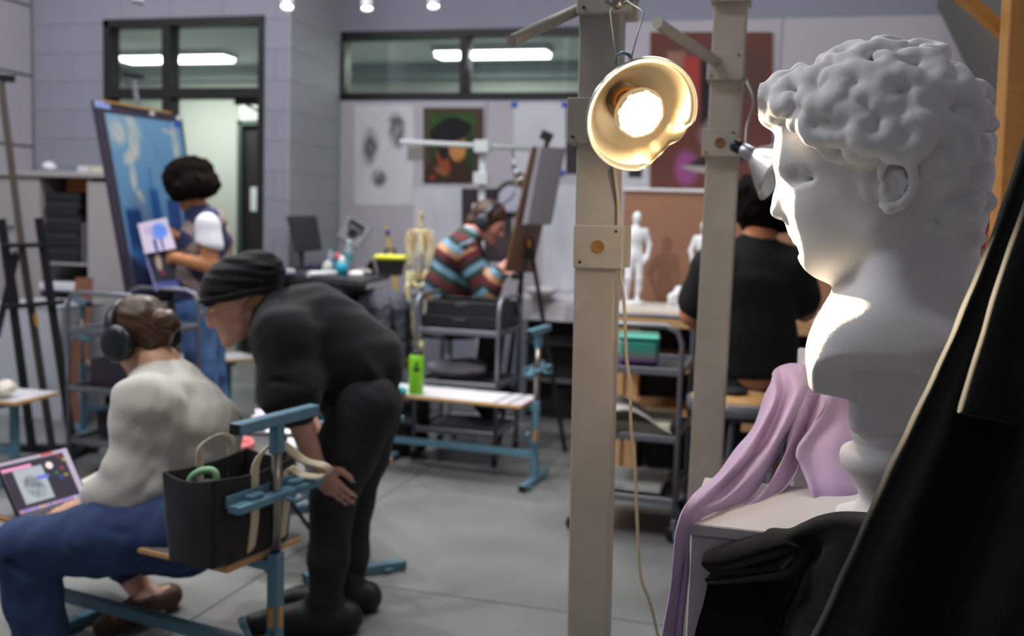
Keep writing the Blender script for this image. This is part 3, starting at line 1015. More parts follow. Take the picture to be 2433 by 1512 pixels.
    curls = [  # px, py, radius m, thickness m, turns, start, hand, lift
        (1838, 228, 0.030, 0.0150, 0.75, 1.2, 1, -0.002), (1850, 275, 0.026, 0.0130, 0.8, 3.4, -1, -0.006), (1898, 250, 0.034, 0.0155, 0.8, 0.8, 1, 0.002),
        (1900, 296, 0.022, 0.0115, 0.9, 3.0, -1, -0.006), (1940, 195, 0.034, 0.0150, 0.75, 1.5, -1, 0.000), (1985, 235, 0.040, 0.0160, 1.05, 2.2, 1, 0.004),
        (1958, 305, 0.030, 0.0135, 0.9, 0.2, -1, -0.002), (2015, 300, 0.030, 0.0150, 0.9, 3.6, 1, 0.002), (1996, 350, 0.024, 0.0115, 0.9, 5.2, -1, -0.006),
        (2045, 245, 0.038, 0.0155, 1.0, 4.4, -1, 0.006), (2085, 190, 0.038, 0.0150, 1.05, 1.0, 1, 0.006), (2015, 172, 0.034, 0.0140, 0.8, 2.8, -1, 0.002),
        (2120, 262, 0.042, 0.0165, 1.1, 5.0, 1, 0.006), (2070, 318, 0.042, 0.0170, 0.95, 2.0, -1, 0.006), (2058, 366, 0.026, 0.0135, 0.85, 0.0, 1, 0.000),
        (2145, 322, 0.036, 0.0185, 0.7, 3.6, 1, 0.012), (2175, 215, 0.040, 0.0150, 1.0, 3.0, -1, 0.004), (2240, 215, 0.038, 0.0155, 0.9, 1.8, 1, 0.002),
        (2200, 298, 0.040, 0.0170, 0.95, 0.6, 1, 0.004), (2262, 285, 0.040, 0.0160, 1.0, 4.2, -1, 0.002), (2230, 362, 0.040, 0.0175, 0.9, 3.4, -1, 0.004),
        (2298, 345, 0.034, 0.0155, 0.9, 0.8, 1, 0.002), (2310, 262, 0.026, 0.0140, 0.8, 0.4, 1, 0.000), (2125, 140, 0.034, 0.0130, 0.8, 1.0, 1, 0.000), (2195, 148, 0.030, 0.0130, 0.8, 2.2, -1, 0.000)]
    for s in (-1, 1):
        for (px, py, R, th, tn, a0, hd, lf) in curls:
            j = 0 if s < 0 else r.uniform(-8, 8)
            lock(px + j, py + j, s, R, th, tn, a0, hd, lf)
        # ridge of hair over the ear and side locks in front of it
        strand([(1985, 372, 0.066), (2020, 378, 0.078), (2060, 382, 0.086), (2100, 372, 0.094), (2135, 350, 0.102)], 0.0150, s)
        strand([(2040, 395, 0.076), (2058, 405, 0.080), (2085, 400, 0.083)], 0.010, s)
        strand([(2045, 428, 0.078), (2062, 437, 0.080), (2085, 428, 0.080)], 0.009, s)
        strand([(2045, 458, 0.074), (2062, 464, 0.077), (2082, 452, 0.078)], 0.008, s)
        # nape
        for (px, py, R, th, y) in ((2245, 440, 0.024, 0.013, 0.066), (2300, 420, 0.022, 0.012, 0.05), (2215, 400, 0.022, 0.012, 0.084), (2270, 500, 0.024, 0.013, 0.055), (2320, 480, 0.018, 0.012, 0.03), (2235, 530, 0.020, 0.011, 0.055), (2290, 565, 0.018, 0.011, 0.035)):
            lock(px, py, s, R, th, 1.1, r.uniform(0, 6), 1, 0.0, y)
    for px, py in ((2085, 283), (2264, 260), (2180, 262), (2030, 270)):
        for s in (-1, 1):
            c_, n_ = on_hair(px, py, s); V.ell(c_ - n_ * 0.010, 0.022, k=0.01)
    # fringe lumps over the forehead, on the middle
    for px, py, R in ((1824, 236, 0.024), (1832, 272, 0.019), (1856, 212, 0.020), (1856, 292, 0.014), (1905, 172, 0.014), (1958, 150, 0.013), (2060, 135, 0.012), (2130, 125, 0.013), (2210, 140, 0.014), (2275, 180, 0.015), (2310, 235, 0.015), (2322, 280, 0.014), (2330, 345, 0.014)):
        V.ell(q(px, py, 0), (R, R * 2.2, R), k=0.012)
    # combed grooves along the locks, on the hair only
    X_, Y_, Z_ = V.ax[0][:, None, None], V.ax[1][None, :, None], V.ax[2][None, None, :]
    hx = ((X_ - hc[0]) / (hr[0] * 1.05)) ** 2 + (Y_ / (hr[1] * 1.05)) ** 2 + ((Z_ - hc[2] - 0.02) / (hr[2] * 0.9)) ** 2
    msk = np.clip((hx - 0.80) / 0.15, 0, 1) * np.clip((Z_ - q(2000, 345)[2]) / 0.02, 0, 1)
    V.F = V.F + (0.0010 * msk * np.sin(95 * X_ + 160 * Z_ + 2.2 * np.sin(38 * X_ + 5) + 2.2 * np.sin(44 * Z_ + 30 * Y_))).astype(np.float32)
    vs, fs = V.mesh()
    for _ in range(1):
        acc = np.zeros_like(vs); n = np.zeros(len(vs))
        for i, j in ((0, 1), (1, 2), (2, 3), (3, 0)):
            np.add.at(acc, fs[:, i], vs[fs[:, j]]); np.add.at(acc, fs[:, j], vs[fs[:, i]]); np.add.at(n, fs[:, i], 1); np.add.at(n, fs[:, j], 1)
        vs = 0.5 * vs + 0.5 * acc / np.maximum(n, 1)[:, None]
    vs = vs @ R_B.T + o - ORG[bust]
    link('figure', raw_mesh('figure', vs, fs, True), M_PLASTER, bust)


bust_figure()
# socle: turned foot under a short flat-fronted stem
sk = MB()
zc = lambda py: PB(2100, py)[2]
rx = lambda px, py: float(np.linalg.norm((PB(2110, py) - PB(px, py))))
prof = [(0.001, 1226), (rx(2000, 1226), 1226), (rx(2000, 1219), 1219), (rx(2030, 1208), 1208), (rx(2043, 1192), 1192), (rx(2044, 1178), 1178), (rx(2036, 1158), 1158), (rx(2024, 1142), 1142),
        (rx(2014, 1128), 1128), (rx(2000, 1112), 1112), (rx(1994, 1095), 1095), (rx(1995, 1078), 1078), (rx(2004, 1066), 1066), (rx(2020, 1060), 1060), (rx(2023, 1052), 1052), (rx(2018, 1040), 1040),
        (rx(2020, 1026), 1026), (rx(2026, 1016), 1016), (rx(2022, 1006), 1006), (rx(2026, 994), 994), (rx(2024, 975), 975), (rx(2021, 955), 955), (rx(2022, 935), 935), (0.001, 930)]
cc = PB(2110, 1100)
pp = catmull([(r_, zc(p_), 0) for r_, p_ in prof], 70)
sk.lathe([(max(0.0005, p_[0]), p_[1]) for p_ in pp], (cc[0], cc[1], 0), (0, 0, 1), 56)
sk.build('socle', M_PLASTER, bust)
# ---------------------------------------------------------------- display plinth, cloths, easel at the right edge
M_WHITEBOX = mat('white_board', (206, 200, 198), 0.55, noise=(6, 0.04))
pc = ab(PZ(1634, 1240, ZTOP))                 # near-left corner of the plinth top in room axes
PA0, PB0 = pc[0], pc[1]
pl = thing('display_plinth', 'white display plinth under the bust, cloths hanging over it', 'plinth', W(PA0 + 0.3, PB0 + 0.26, 0))
q = MB(); wbox(q, PA0 + 0.004, PA0 + 0.62, PB0 + 0.004, PB0 + 0.27, 0.0, ZTOP - 0.021, 0.003); q.build('body', M_WHITEBOX, pl)
q = MB(); wbox(q, PA0, PA0 + 0.63, PB0, PB0 + 0.28, ZTOP - 0.020, ZTOP - 0.002, 0.002); q.build('top_board', M_WHITEBOX, pl)

# taller white box behind, which carries the lilac cloth
bz = P(1905, 868, 1.86)[2]
q = MB(); bc = ab(P(1897, 872, 1.86)); wbox(q, bc[0], bc[0] + 0.34, bc[1], bc[1] + 0.3, 0, bz, 0.004)
single(q, 'tall_box', M_WHITEBOX, 'tall white box behind the bust with lilac cloth over its corner', 'box')

M_LILAC = mat('lilac_cloth', (194, 168, 206), 0.62, noise=(14, 0.04), bump=(420, 0.12, 0.001), sheen=0.2)
cloth = thing('lilac_cloth', 'lilac satin cloth draped from a box behind the bust to the plinth', 'cloth', P(1640, 1240, 1.5))
L_ = lambda rows: [P(*p) for p in rows]
loft([
    L_([(1838, 905, 1.80), (1812, 950, 1.76), (1782, 1030, 1.70), (1740, 1080, 1.62), (1690, 1140, 1.52), (1640, 1185, 1.43), (1612, 1230, 1.38), (1605, 1300, 1.36), (1592, 1400, 1.35), (1572, 1520, 1.34), (1560, 1620, 1.34)]),
    L_([(1836, 885, 1.84), (1840, 950, 1.72), (1800, 1030, 1.64), (1760, 1090, 1.57), (1705, 1150, 1.48), (1655, 1200, 1.42), (1622, 1240, 1.385), (1612, 1310, 1.37), (1600, 1400, 1.36), (1584, 1520, 1.35), (1572, 1620, 1.35)]),
    L_([(1850, 872, 1.87), (1862, 930, 1.80), (1835, 1010, 1.73), (1790, 1085, 1.64), (1735, 1150, 1.54), (1680, 1200, 1.45), (1638, 1238, 1.400), (1628, 1320, 1.40), (1612, 1410, 1.385), (1600, 1520, 1.38), (1590, 1620, 1.38)]),
    L_([(1876, 866, 1.88), (1890, 930, 1.74), (1860, 1010, 1.66), (1812, 1095, 1.60), (1750, 1165, 1.50), (1690, 1208, 1.44), (1640, 1232, 1.410), (1632, 1320, 1.392), (1620, 1420, 1.378), (1608, 1520, 1.372), (1598, 1620, 1.372)]),
    L_([(1900, 868, 1.90), (1925, 915, 1.80), (1895, 1000, 1.74), (1845, 1085, 1.68), (1790, 1170, 1.57), (1722, 1218, 1.47), (1646, 1230, 1.415), (1638, 1320, 1.40), (1625, 1420, 1.388), (1616, 1520, 1.38), (1606, 1620, 1.38)]),
], 64, 150, 'swag', M_LILAC, cloth, 0.0028, 0.0035, 3, 16)
loft([
    L_([(1876, 866, 1.90), (1885, 920, 1.84), (1868, 985, 1.78), (1880, 1060, 1.70), (1850, 1130, 1.62), (1800, 1185, 1.55), (1710, 1222, 1.475)]),
    L_([(1902, 870, 1.86), (1915, 930, 1.78), (1895, 1000, 1.70), (1868, 1075, 1.64), (1835, 1140, 1.58), (1790, 1195, 1.52), (1720, 1224, 1.47)]),
    L_([(1930, 890, 1.86), (1945, 940, 1.82), (1915, 1010, 1.77), (1895, 1085, 1.70), (1868, 1150, 1.62), (1815, 1200, 1.55), (1740, 1226, 1.49)]),
    L_([(1950, 905, 1.84), (1960, 955, 1.76), (1930, 1020, 1.70), (1908, 1080, 1.66), (1885, 1140, 1.61), (1830, 1190, 1.56), (1760, 1222, 1.51)]),
], 40, 80, 'inner_fold', M_LILAC, cloth, 0.0028, 0.003, 8, 16)
loft([
    L_([(1945, 895, 1.86), (1960, 950, 1.84), (1965, 1020, 1.80), (1940, 1090, 1.74), (1950, 1160, 1.68), (1968, 1230, 1.62)]),
    L_([(1970, 930, 1.80), (1940, 1000, 1.72), (1895, 1068, 1.64), (1905, 1110, 1.62), (1925, 1160, 1.58), (1935, 1215, 1.555)]),
    L_([(1995, 945, 1.80), (1970, 1010, 1.74), (1930, 1070, 1.66), (1935, 1120, 1.62), (1950, 1170, 1.58), (1955, 1226, 1.55)]),
    L_([(2030, 960, 1.82), (2010, 1020, 1.74), (1980, 1080, 1.66), (1985, 1130, 1.61), (2000, 1175, 1.58), (1990, 1228, 1.56)]),
    L_([(2070, 980, 1.84), (2060, 1040, 1.76), (2045, 1090, 1.70), (2036, 1140, 1.64), (2042, 1180, 1.60), (2030, 1225, 1.58)]),
    L_([(2110, 1000, 1.86), (2100, 1060, 1.80), (2085, 1110, 1.74), (2075, 1150, 1.70), (2070, 1190, 1.66), (2060, 1230, 1.64)]),
], 50, 90, 'back_fall', M_LILAC, cloth, 0.0028, 0.004, 12, 12)

M_VELVET = mat('black_velvet', (12, 13, 12), 0.9, bump=(700, 0.5, 0.0014), spec=0.1, sheen=0.22)
vel = thing('black_velvet_cloth', 'black velvet cloth bunched over the front edge of the plinth', 'cloth', P(1800, 1500, 1.25))
loft([
    L_([(1700, 1300, 1.44), (1760, 1275, 1.47), (1812, 1252, 1.49), (1870, 1258, 1.48), (1930, 1236, 1.46), (2000, 1222, 1.44), (2060, 1222, 1.42), (2150, 1230, 1.40), (2260, 1235, 1.36)]),
    L_([(1672, 1320, 1.37), (1740, 1288, 1.385), (1815, 1262, 1.385), (1880, 1262, 1.37), (1925, 1246, 1.36), (1985, 1232, 1.345), (2060, 1236, 1.32), (2150, 1255, 1.29), (2260, 1260, 1.26)]),
    L_([(1668, 1345, 1.35), (1735, 1335, 1.345), (1800, 1312, 1.34), (1870, 1290, 1.335), (1912, 1290, 1.345), (1990, 1265, 1.32), (2060, 1290, 1.29), (2150, 1320, 1.26), (2260, 1340, 1.23)]),
    L_([(1690, 1362, 1.365), (1750, 1350, 1.37), (1830, 1335, 1.36), (1895, 1310, 1.335), (1935, 1315, 1.36), (1960, 1330, 1.32), (2040, 1350, 1.28), (2140, 1390, 1.25), (2260, 1400, 1.22)]),
    L_([(1676, 1378, 1.345), (1745, 1372, 1.345), (1835, 1362, 1.335), (1880, 1345, 1.325), (1915, 1355, 1.36), (1930, 1370, 1.325), (2020, 1400, 1.27), (2130, 1440, 1.24), (2260, 1450, 1.21)]),
    L_([(1680, 1386, 1.37), (1750, 1386, 1.375), (1830, 1380, 1.37), (1880, 1385, 1.35), (1890, 1410, 1.36), (1905, 1430, 1.33), (1990, 1450, 1.27), (2110, 1490, 1.24), (2260, 1500, 1.21)]),
    L_([(1672, 1430, 1.365), (1740, 1430, 1.36), (1820, 1430, 1.352), (1850, 1440, 1.345), (1868, 1460, 1.35), (1880, 1480, 1.33), (1960, 1510, 1.27), (2080, 1550, 1.24), (2250, 1560, 1.21)]),
    L_([(1650, 1512, 1.36), (1720, 1512, 1.355), (1800, 1512, 1.345), (1835, 1520, 1.34), (1850, 1540, 1.345), (1870, 1560, 1.33), (1950, 1580, 1.27), (2060, 1610, 1.24), (2250, 1620, 1.21)]),
    L_([(1630, 1640, 1.355), (1700, 1640, 1.35), (1790, 1640, 1.34), (1825, 1650, 1.33), (1840, 1660, 1.34), (1860, 1680, 1.33), (1940, 1700, 1.27), (2050, 1710, 1.24), (2250, 1720, 1.21)]),
], 110, 130, 'drape', M_VELVET, vel, 0.004, 0.0035, 5, 18)

cur = thing('black_curtain', 'black velvet curtain hanging in slanting folds at the right edge', 'curtain', P(2200, 1500, 1.1))
loft([
    L_([(2490, 180, 1.24), (2440, 330, 1.21), (2340, 600, 1.17), (2235, 850, 1.13), (2140, 1060, 1.10), (2050, 1250, 1.07), (1970, 1425, 1.04), (1925, 1520, 1.03), (1860, 1660, 1.02)]),
    L_([(2500, 180, 1.215), (2450, 330, 1.185), (2352, 600, 1.145), (2248, 850, 1.105), (2152, 1060, 1.075), (2062, 1250, 1.045), (1984, 1425, 1.015), (1942, 1520, 1.005), (1880, 1660, 1.0)]),
    L_([(2520, 180, 1.225), (2478, 330, 1.195), (2385, 600, 1.155), (2285, 850, 1.115), (2190, 1060, 1.085), (2105, 1250, 1.055), (2030, 1425, 1.025), (1990, 1520, 1.015), (1930, 1660, 1.01)]),
    L_([(2560, 180, 1.26), (2510, 330, 1.23), (2420, 600, 1.19), (2320, 850, 1.15), (2240, 1060, 1.12), (2170, 1250, 1.09), (2110, 1425, 1.06), (2080, 1520, 1.05), (2030, 1660, 1.04)]),
    L_([(2620, 180, 1.25), (2580, 330, 1.22), (2510, 600, 1.18), (2420, 850, 1.14), (2350, 1060, 1.11), (2290, 1250, 1.08), (2240, 1425, 1.05), (2210, 1520, 1.04), (2170, 1660, 1.03)]),
    L_([(2700, 180, 1.20), (2670, 330, 1.17), (2610, 600, 1.13), (2540, 850, 1.09), (2490, 1060, 1.06), (2450, 1250, 1.03), (2400, 1425, 1.0), (2380, 1520, 0.99), (2350, 1660, 0.98)]),
    L_([(2800, 180, 1.22), (2780, 330, 1.19), (2720, 600, 1.15), (2660, 850, 1.11), (2620, 1060, 1.08), (2590, 1250, 1.05), (2560, 1425, 1.02), (2540, 1520, 1.01), (2510, 1660, 1.0)]),
], 90, 130, 'fall', M_VELVET, cur, 0.004, 0.0022, 9, 14)
loft([
    L_([(2500, 280, 1.16), (2462, 400, 1.14), (2420, 520, 1.12), (2375, 650, 1.10), (2330, 800, 1.08), (2298, 910, 1.065), (2281, 972, 1.055), (2283, 976, 1.055)]),
    L_([(2505, 280, 1.145), (2468, 400, 1.125), (2428, 520, 1.105), (2384, 650, 1.085), (2340, 800, 1.065), (2308, 910, 1.050), (2291, 972, 1.04), (2290, 978, 1.04)]),
    L_([(2520, 280, 1.14), (2488, 400, 1.12), (2452, 520, 1.10), (2414, 650, 1.08), (2375, 800, 1.06), (2345, 910, 1.045), (2330, 980, 1.035), (2328, 986, 1.036)]),
    L_([(2560, 280, 1.14), (2535, 400, 1.12), (2505, 520, 1.10), (2475, 650, 1.08), (2440, 800, 1.06), (2415, 910, 1.045), (2400, 995, 1.035), (2398, 1000, 1.036)]),
    L_([(2640, 280, 1.13), (2620, 400, 1.11), (2600, 520, 1.09), (2575, 650, 1.07), (2550, 800, 1.05), (2530, 910, 1.035), (2515, 1010, 1.02), (2512, 1016, 1.02)]),
], 50, 70, 'front_fold', M_VELVET, cur, 0.004, 0.0015, 4, 14)

# pine easel behind the curtain, floral cloth hung on it
M_PINE = wood('pine', (196, 142, 78), 0.82, (1.5, 1.5, 14))
ea = thing('pine_easel', 'pine wood easel post with slanting brace at the right edge', 'easel', (*P(2410, 1100, 2.0)[:2], 0))
p1 = P(2410, 200, 2.0); p2 = P(2388, 600, 2.0); u_ = nrm(V3(p1) - V3(p2))
q = MB(); q.bar(V3(p2) - u_ * 1.05, V3(p1) + u_ * 0.35, 0.052, 0.040, (0, 1, 0), 0.003); q.build('mast', M_PINE, ea)
q = MB(); q.bar(P(2270, -25, 2.06), P(2415, 108, 2.04), 0.026, 0.022, (0, 1, 0), 0.002); q.build('brace', M_PINE, ea)
q = MB(); q.bar(P(2300, 301, 2.08), P(2420, 301, 2.06), 0.012, 0.012, (0, 0, 1), 0.001); q.build('rail', M_PINE, ea)
q = MB(); q.bar(V3(p2) - u_ * 1.05 + np.array((0, 0.0, 0.0)), P(2450, 900, 2.5), 0.03, 0.03, (0, 1, 0), 0.002)
for s in (0, 1):
    a = V3(p2) - u_ * 1.05; a[2] = 0.02
    q.bar(a, a + np.array((0.3 * (1 if s else -1) * 0.5, 0.25, 0.0)), 0.04, 0.035, (0, 0, 1), 0.002)
q.build('foot', M_PINE, ea)


def floral(u, v):
    img = np.zeros(u.shape + (3,)) + np.array((30, 32, 48.0))
    r = np.random.RandomState(3)
    for k in range(60):
        c = [(150, 92, 88), (176, 116, 96), (120, 60, 66), (150, 44, 34), (190, 130, 100), (44, 60, 54)][r.randint(6)]
        img = ov(img, elli(u, v, r.rand(), r.rand(), r.uniform(0.05, 0.13), r.uniform(0.04, 0.09), 0.25, r.uniform(0, 3)), c)
    return img


fl = picture('floral_cloth', (P(2300, 302, 2.14), P(2400, 300, 2.12), P(2400, 760, 2.12), P(2300, 760, 2.14)), 60, 160, floral, None, 0.004, mname='floral_print')
tag(recentre(fl), 'dark floral cloth hung behind the bust beside the pine easel', 'cloth')

# ---------------------------------------------------------------- grey light-stand posts
M_GREYP = mat('grey_painted_wood', (170, 163, 152), 0.6, noise=(9, 0.10))


def stand_post(name, label, pt, pb, d, w, dep, sleeves, rods, hole=None):
    """tall post of painted wood with clamp blocks (sleeves) and dowels; pt/pb pixel centres at top and bottom of frame"""
    a, b = V3(P(*pt, d)), V3(P(*pb, d)); u = nrm(a - b)
    foot = b - u * ((b[2] - 0.0) / u[2]); top = a + u * 0.35
    t = thing(name, label, 'post', foot, 'grey light-stand posts')
    x = nrm(np.cross(u, (0.25, -1, 0)) * -1); x = nrm(np.array(V3(WX)) - u * (V3(WX) @ u)); y = np.cross(u, x)
    R = np.column_stack((x, y, u))
    L = np.linalg.norm(top - foot)
    q = MB(); q.box((foot + top) / 2, (w, dep, L), R, 0.003); q.build('shaft', M_GREYP, t)
    at_ = lambda py: foot + u * float((V3(P(pt[0] + (pb[0] - pt[0]) * (py - pt[1]) / (pb[1] - pt[1]), py, d)) - foot) @ u)
    for i, (y0, y1, dx, ww, hl) in enumerate(sleeves):
        c = (at_(y0) + at_(y1)) / 2 + x * dx
        hgt = np.linalg.norm(at_(y0) - at_(y1))
        q = MB()
        for sy in (-1, 1):
            q.box(c + y * sy * (dep / 2 + 0.011), (ww, 0.020, hgt), R, 0.002)
        q.box(c - x * (ww / 2 - 0.008) + x * 0.0, (0.016, dep + 0.002, hgt), R, 0.002)
        o = q.build('clamp_block', M_GREYP, t)
        fc = c - y * 0  # front plate faces the viewer
        sgn = -1 if (y @ np.array((0, 1, 0))) > 0 else 1
        for (sx, sz) in ((-0.36, -0.36), (0.36, 0.36)):
            sc = MB(); sc.cyl(c + y * sgn * (dep / 2 + 0.0212) + x * sx * ww + u * sz * hgt, c + y * sgn * (dep / 2 + 0.0228) + x * sx * ww + u * sz * hgt, 0.0030, 8)
            sc.build('screw', mat('dark_screw', (52, 48, 44), 0.5, 0.6), o)
        if hl:
            sc = MB(); fr_ = c + y * sgn * (dep / 2 + 0.0213)
            sc.lathe([(0.0132, 0.0), (0.0132, 0.0012), (0.0118, 0.0012), (0.0110, 0.0004), (0.0003, 0.0004)], fr_, y * sgn, 24)
            sc.build('dowel_hole', mat('bored_wood', (120, 84, 44), 0.8), o)
    for (p_a, p_b, r) in rods:
        q = MB(); q.tube([p_a, p_b], r, 16); q.build('dowel', M_GREYP, t)
    q = MB()
    for k in range(2):
        dv = x if k else y
        q.box(foot + dv * 0 + np.array((0, 0, 0.02)), (0.5 if k else 0.09, 0.09 if k else 0.5, 0.04), R, 0.003)
    q.build('base', M_GREYP, t)
    return t, foot, u, x, y, at_


LS = 1.0                                   # the near post and its lamp stand about 1.5 to 1.7 m away
post1 = stand_post('stand_post', 'grey painted wooden post that the lit clamp lamp hangs from', (1433, 0), (1400, 1512), 2.0 * LS, 0.082 * LS, 0.060 * LS,
                   [(-60, 44, 0.010 * LS, 0.104 * LS, False), (238, 345, -0.012 * LS, 0.090 * LS, False), (535, 636, 0.010 * LS, 0.098 * LS, True)],
                   [(P(1215, 97, 1.86 * LS), P(1375, 22, 1.99 * LS), 0.0115 * LS)])
post2 = stand_post('stand_post', 'grey painted wooden post standing beside the black-shirted person', (1738, 0), (1655, 1512), 2.65, 0.084, 0.050,
                   [(-40, 12, 0.0, 0.100, False), (128, 196, -0.004, 0.092, False), (310, 376, -0.006, 0.092, True)],
                   [(P(1562, 55, 2.35), P(1722, 160, 2.66), 0.0135)])

# ---------------------------------------------------------------- the lit clamp lamp
lamp_c = V3(P(1527, 276, 1.80 * LS))               # middle of the reflector's mouth
aim = V3(P(2040, 760, 1.42))
ax = nrm(nrm(aim - lamp_c) + 0.6 * nrm(np.array((0, 0, H_CAM)) - lamp_c))
LR = 0.106 * LS
lamp = thing('clamp_lamp', 'aluminium clamp lamp with dented rim and lit bulb hanging on the post', 'lamp', lamp_c)
M_ALU = mat('spun_aluminium', (226, 222, 212), 0.24, 1.0, bump=(40, 0.06, 0.002))
M_ALUIN = mat('frosted_aluminium', (232, 226, 212), 0.34, 1.0)
fx, fy, fz = frame_of(ax, (0, 0, 1))
# direction of the dented part of the rim: lower right in the picture
dent = nrm(V3(P(1610, 370, 1.80 * LS)) - lamp_c); dent = nrm(dent - ax * (dent @ ax))
dang = math.atan2(dent @ fy, dent @ fx)


lsc = lambda pf: [(a_ * LS if a_ > 0.001 else a_, b_ * LS) for a_, b_ in pf]


def shell(prof, name, m):
    n = 96; vs = []
    for r, h in [(a_ * LS, b_ * LS) for a_, b_ in prof]:
        for k in range(n):
            a = 2 * math.pi * k / n
            d_ = math.atan2(math.sin(a - dang), math.cos(a - dang))
            rr = r
            if r > 0.55 * LR:
                f = (r / LR - 0.55) / 0.45
                lim = LR * 0.80 / max(0.2, math.cos(d_)) if abs(d_) < 1.2 else 9
                rr = min(r, r * (1 - f) + f * min(r, lim)) if lim < r else r
                if abs(d_) < 0.75:
                    rr -= f * 0.0035 * math.sin(d_ * 11 + 0.6) * math.cos(d_ * 2.0)
            vs.append(lamp_c + ax * (h + (0.005 * math.sin(d_ * 9) if abs(d_) < 0.6 and r > 0.85 * LR else 0)) + rr * (math.cos(a) * fx + math.sin(a) * fy))
    fs = []
    for i in range(len(prof) - 1):
        for k in range(n):
            k2 = (k + 1) % n
            fs.append((i * n + k, i * n + k2, (i + 1) * n + k2, (i + 1) * n + k))
    vs = np.array(vs) - ORG[lamp]
    return link(name, raw_mesh(name, vs, fs, True), m, lamp)


inner = [(0.026, -0.098), (0.034, -0.094), (0.040, -0.082), (0.0425, -0.081), (0.048, -0.070), (0.0505, -0.069), (0.057, -0.058), (0.0595, -0.057), (0.068, -0.044), (0.0705, -0.043), (0.080, -0.030), (0.088, -0.020), (0.094, -0.010), (0.0965, -0.006), (0.0985, -0.0055), (0.1015, -0.001), (0.1045, 0.0015), (LR, 0.0)]
outer = [(LR, 0.0), (0.1068, -0.003), (0.1045, -0.0045), (0.1005, -0.004), (0.0985, -0.010), (0.090, -0.024), (0.072, -0.046), (0.053, -0.068), (0.042, -0.085), (0.036, -0.097), (0.026, -0.1005), (0.026, -0.098)]
shell(inner, 'reflector', M_ALUIN)
shell(outer, 'reflector_shell', M_ALU)
q = MB(); q.lathe(lsc([(0.0005, -0.165), (0.014, -0.165), (0.019, -0.158), (0.020, -0.120), (0.0245, -0.114), (0.0255, -0.098), (0.021, -0.092), (0.021, -0.086), (0.0005, -0.086)]), lamp_c, ax, 28)
q.build('socket', mat('socket_brass', (150, 138, 108), 0.4, 0.6), lamp)
q = MB(); q.lathe(lsc([(0.0225, -0.089), (0.0245, -0.086), (0.0225, -0.083), (0.0185, -0.083)]), lamp_c, ax, 28); q.build('socket_ring', mat('orange_ring', (214, 132, 44), 0.5), lamp)
bulb = MB(); bulb.lathe(lsc([(0.014, -0.088), (0.0150, -0.078), (0.0165, -0.064), (0.024, -0.050), (0.036, -0.034), (0.0455, -0.022), (0.0470, -0.014), (0.0455, -0.0105), (0.0385, -0.0095), (0.0375, -0.0115)]), lamp_c, ax, 40)
bo = bulb.build('bulb', mat('bulb_housing', (236, 226, 206), 0.5), lamp)
q = MB(); q.lathe(lsc([(0.0378, -0.0120), (0.0365, -0.0040), (0.030, 0.0035), (0.018, 0.0080), (0.0005, 0.0095)]), lamp_c, ax, 40)
q.build('bulb_face', mat('bulb_face', (255, 248, 230), 0.4, emit=((255, 214, 150), 60.0)), bo)
for k in range(8):
    a0 = 2 * math.pi * k / 8
    pts = [lamp_c + ax * -0.0098 * LS + 0.0420 * LS * (math.cos(a0 + t_) * fx + math.sin(a0 + t_) * fy) for t_ in np.linspace(0.08, 0.62, 6)]
    q = MB(); q.tube(pts, 0.0011, 6); q.build('vent_slot', mat('vent_dark', (90, 70, 44), 0.7), bo)
# printed warning lines inside the rim
side = nrm(V3(P(1640, 300, 1.80 * LS)) - lamp_c); side = nrm(side - ax * (side @ ax)); tanv = np.cross(ax, side)
if tanv[2] < 0:
    tanv = -tanv


def print_text(s, size, r, h, along):
    cu = bpy.data.curves.new('printed_text', 'FONT'); cu.body = s; cu.size = size; cu.align_x = 'CENTER'; cu.extrude = 0.0001
    tmp = bpy.data.objects.new('text_curve', cu); COL.objects.link(tmp); bpy.context.view_layer.update()
    me = bpy.data.meshes.new_from_object(tmp.evaluated_get(bpy.context.evaluated_depsgraph_get())); bpy.data.objects.remove(tmp)
    me.name = 'printed_text'; me.materials.clear(); o = link('printed_text', me, mat('print_ink', (70, 56, 40), 0.8), lamp)
    m_ = mat('print_ink', (70, 56, 40), 0.8)
    n_ = nrm(ax * 0.75 - side * 0.66)
    xx = tanv; yy = np.cross(n_, xx)
    p_ = ax * h + side * r + tanv * along + n_ * 0.0012
    o.matrix_local = Matrix(((xx[0], yy[0], n_[0], p_[0]), (xx[1], yy[1], n_[1], p_[1]), (xx[2], yy[2], n_[2], p_[2]), (0, 0, 0, 1)))


print_text('MAX', 0.0068, 0.0800 * LS, -0.0250 * LS, -0.022 * LS)
# wire bail, hook and clamp on the post
M_WIRE = mat('steel_wire', (170, 172, 170), 0.35, 1.0)
q = MB()
hz = V3(P(1490, 2, 1.86 * LS))
q.tube([V3(P(1500, 138, 1.815 * LS)), V3(P(1515, 80, 1.82 * LS)), V3(P(1530, 32, 1.825 * LS)), V3(P(1522, 24, 1.83 * LS)), hz, V3(P(1455, 18, 1.87 * LS)), V3(P(1450, 28, 1.87 * LS)), V3(P(1458, 90, 1.85 * LS)), V3(P(1466, 140, 1.83 * LS)), V3(P(1470, 150, 1.83 * LS))], 0.0014, 8)
q.build('bail_wire', M_WIRE, lamp)
q = MB(); q.tube([V3(P(1466, 152, 1.83 * LS)), V3(P(1468, 132, 1.82 * LS)), V3(P(1480, 124, 1.815 * LS)), V3(P(1494, 130, 1.81 * LS)), V3(P(1500, 142, 1.81 * LS))], 0.0035, 10); q.build('hook', mat('hook_steel', (110, 128, 140), 0.35, 0.8), lamp)
q = MB(); q.lathe([(0.0005, 0.0), (0.012, 0.0), (0.014, 0.006), (0.014, 0.02), (0.0005, 0.022)], V3(P(1462, 8, 1.88 * LS)), (0.3, -0.9, 0.2), 18)
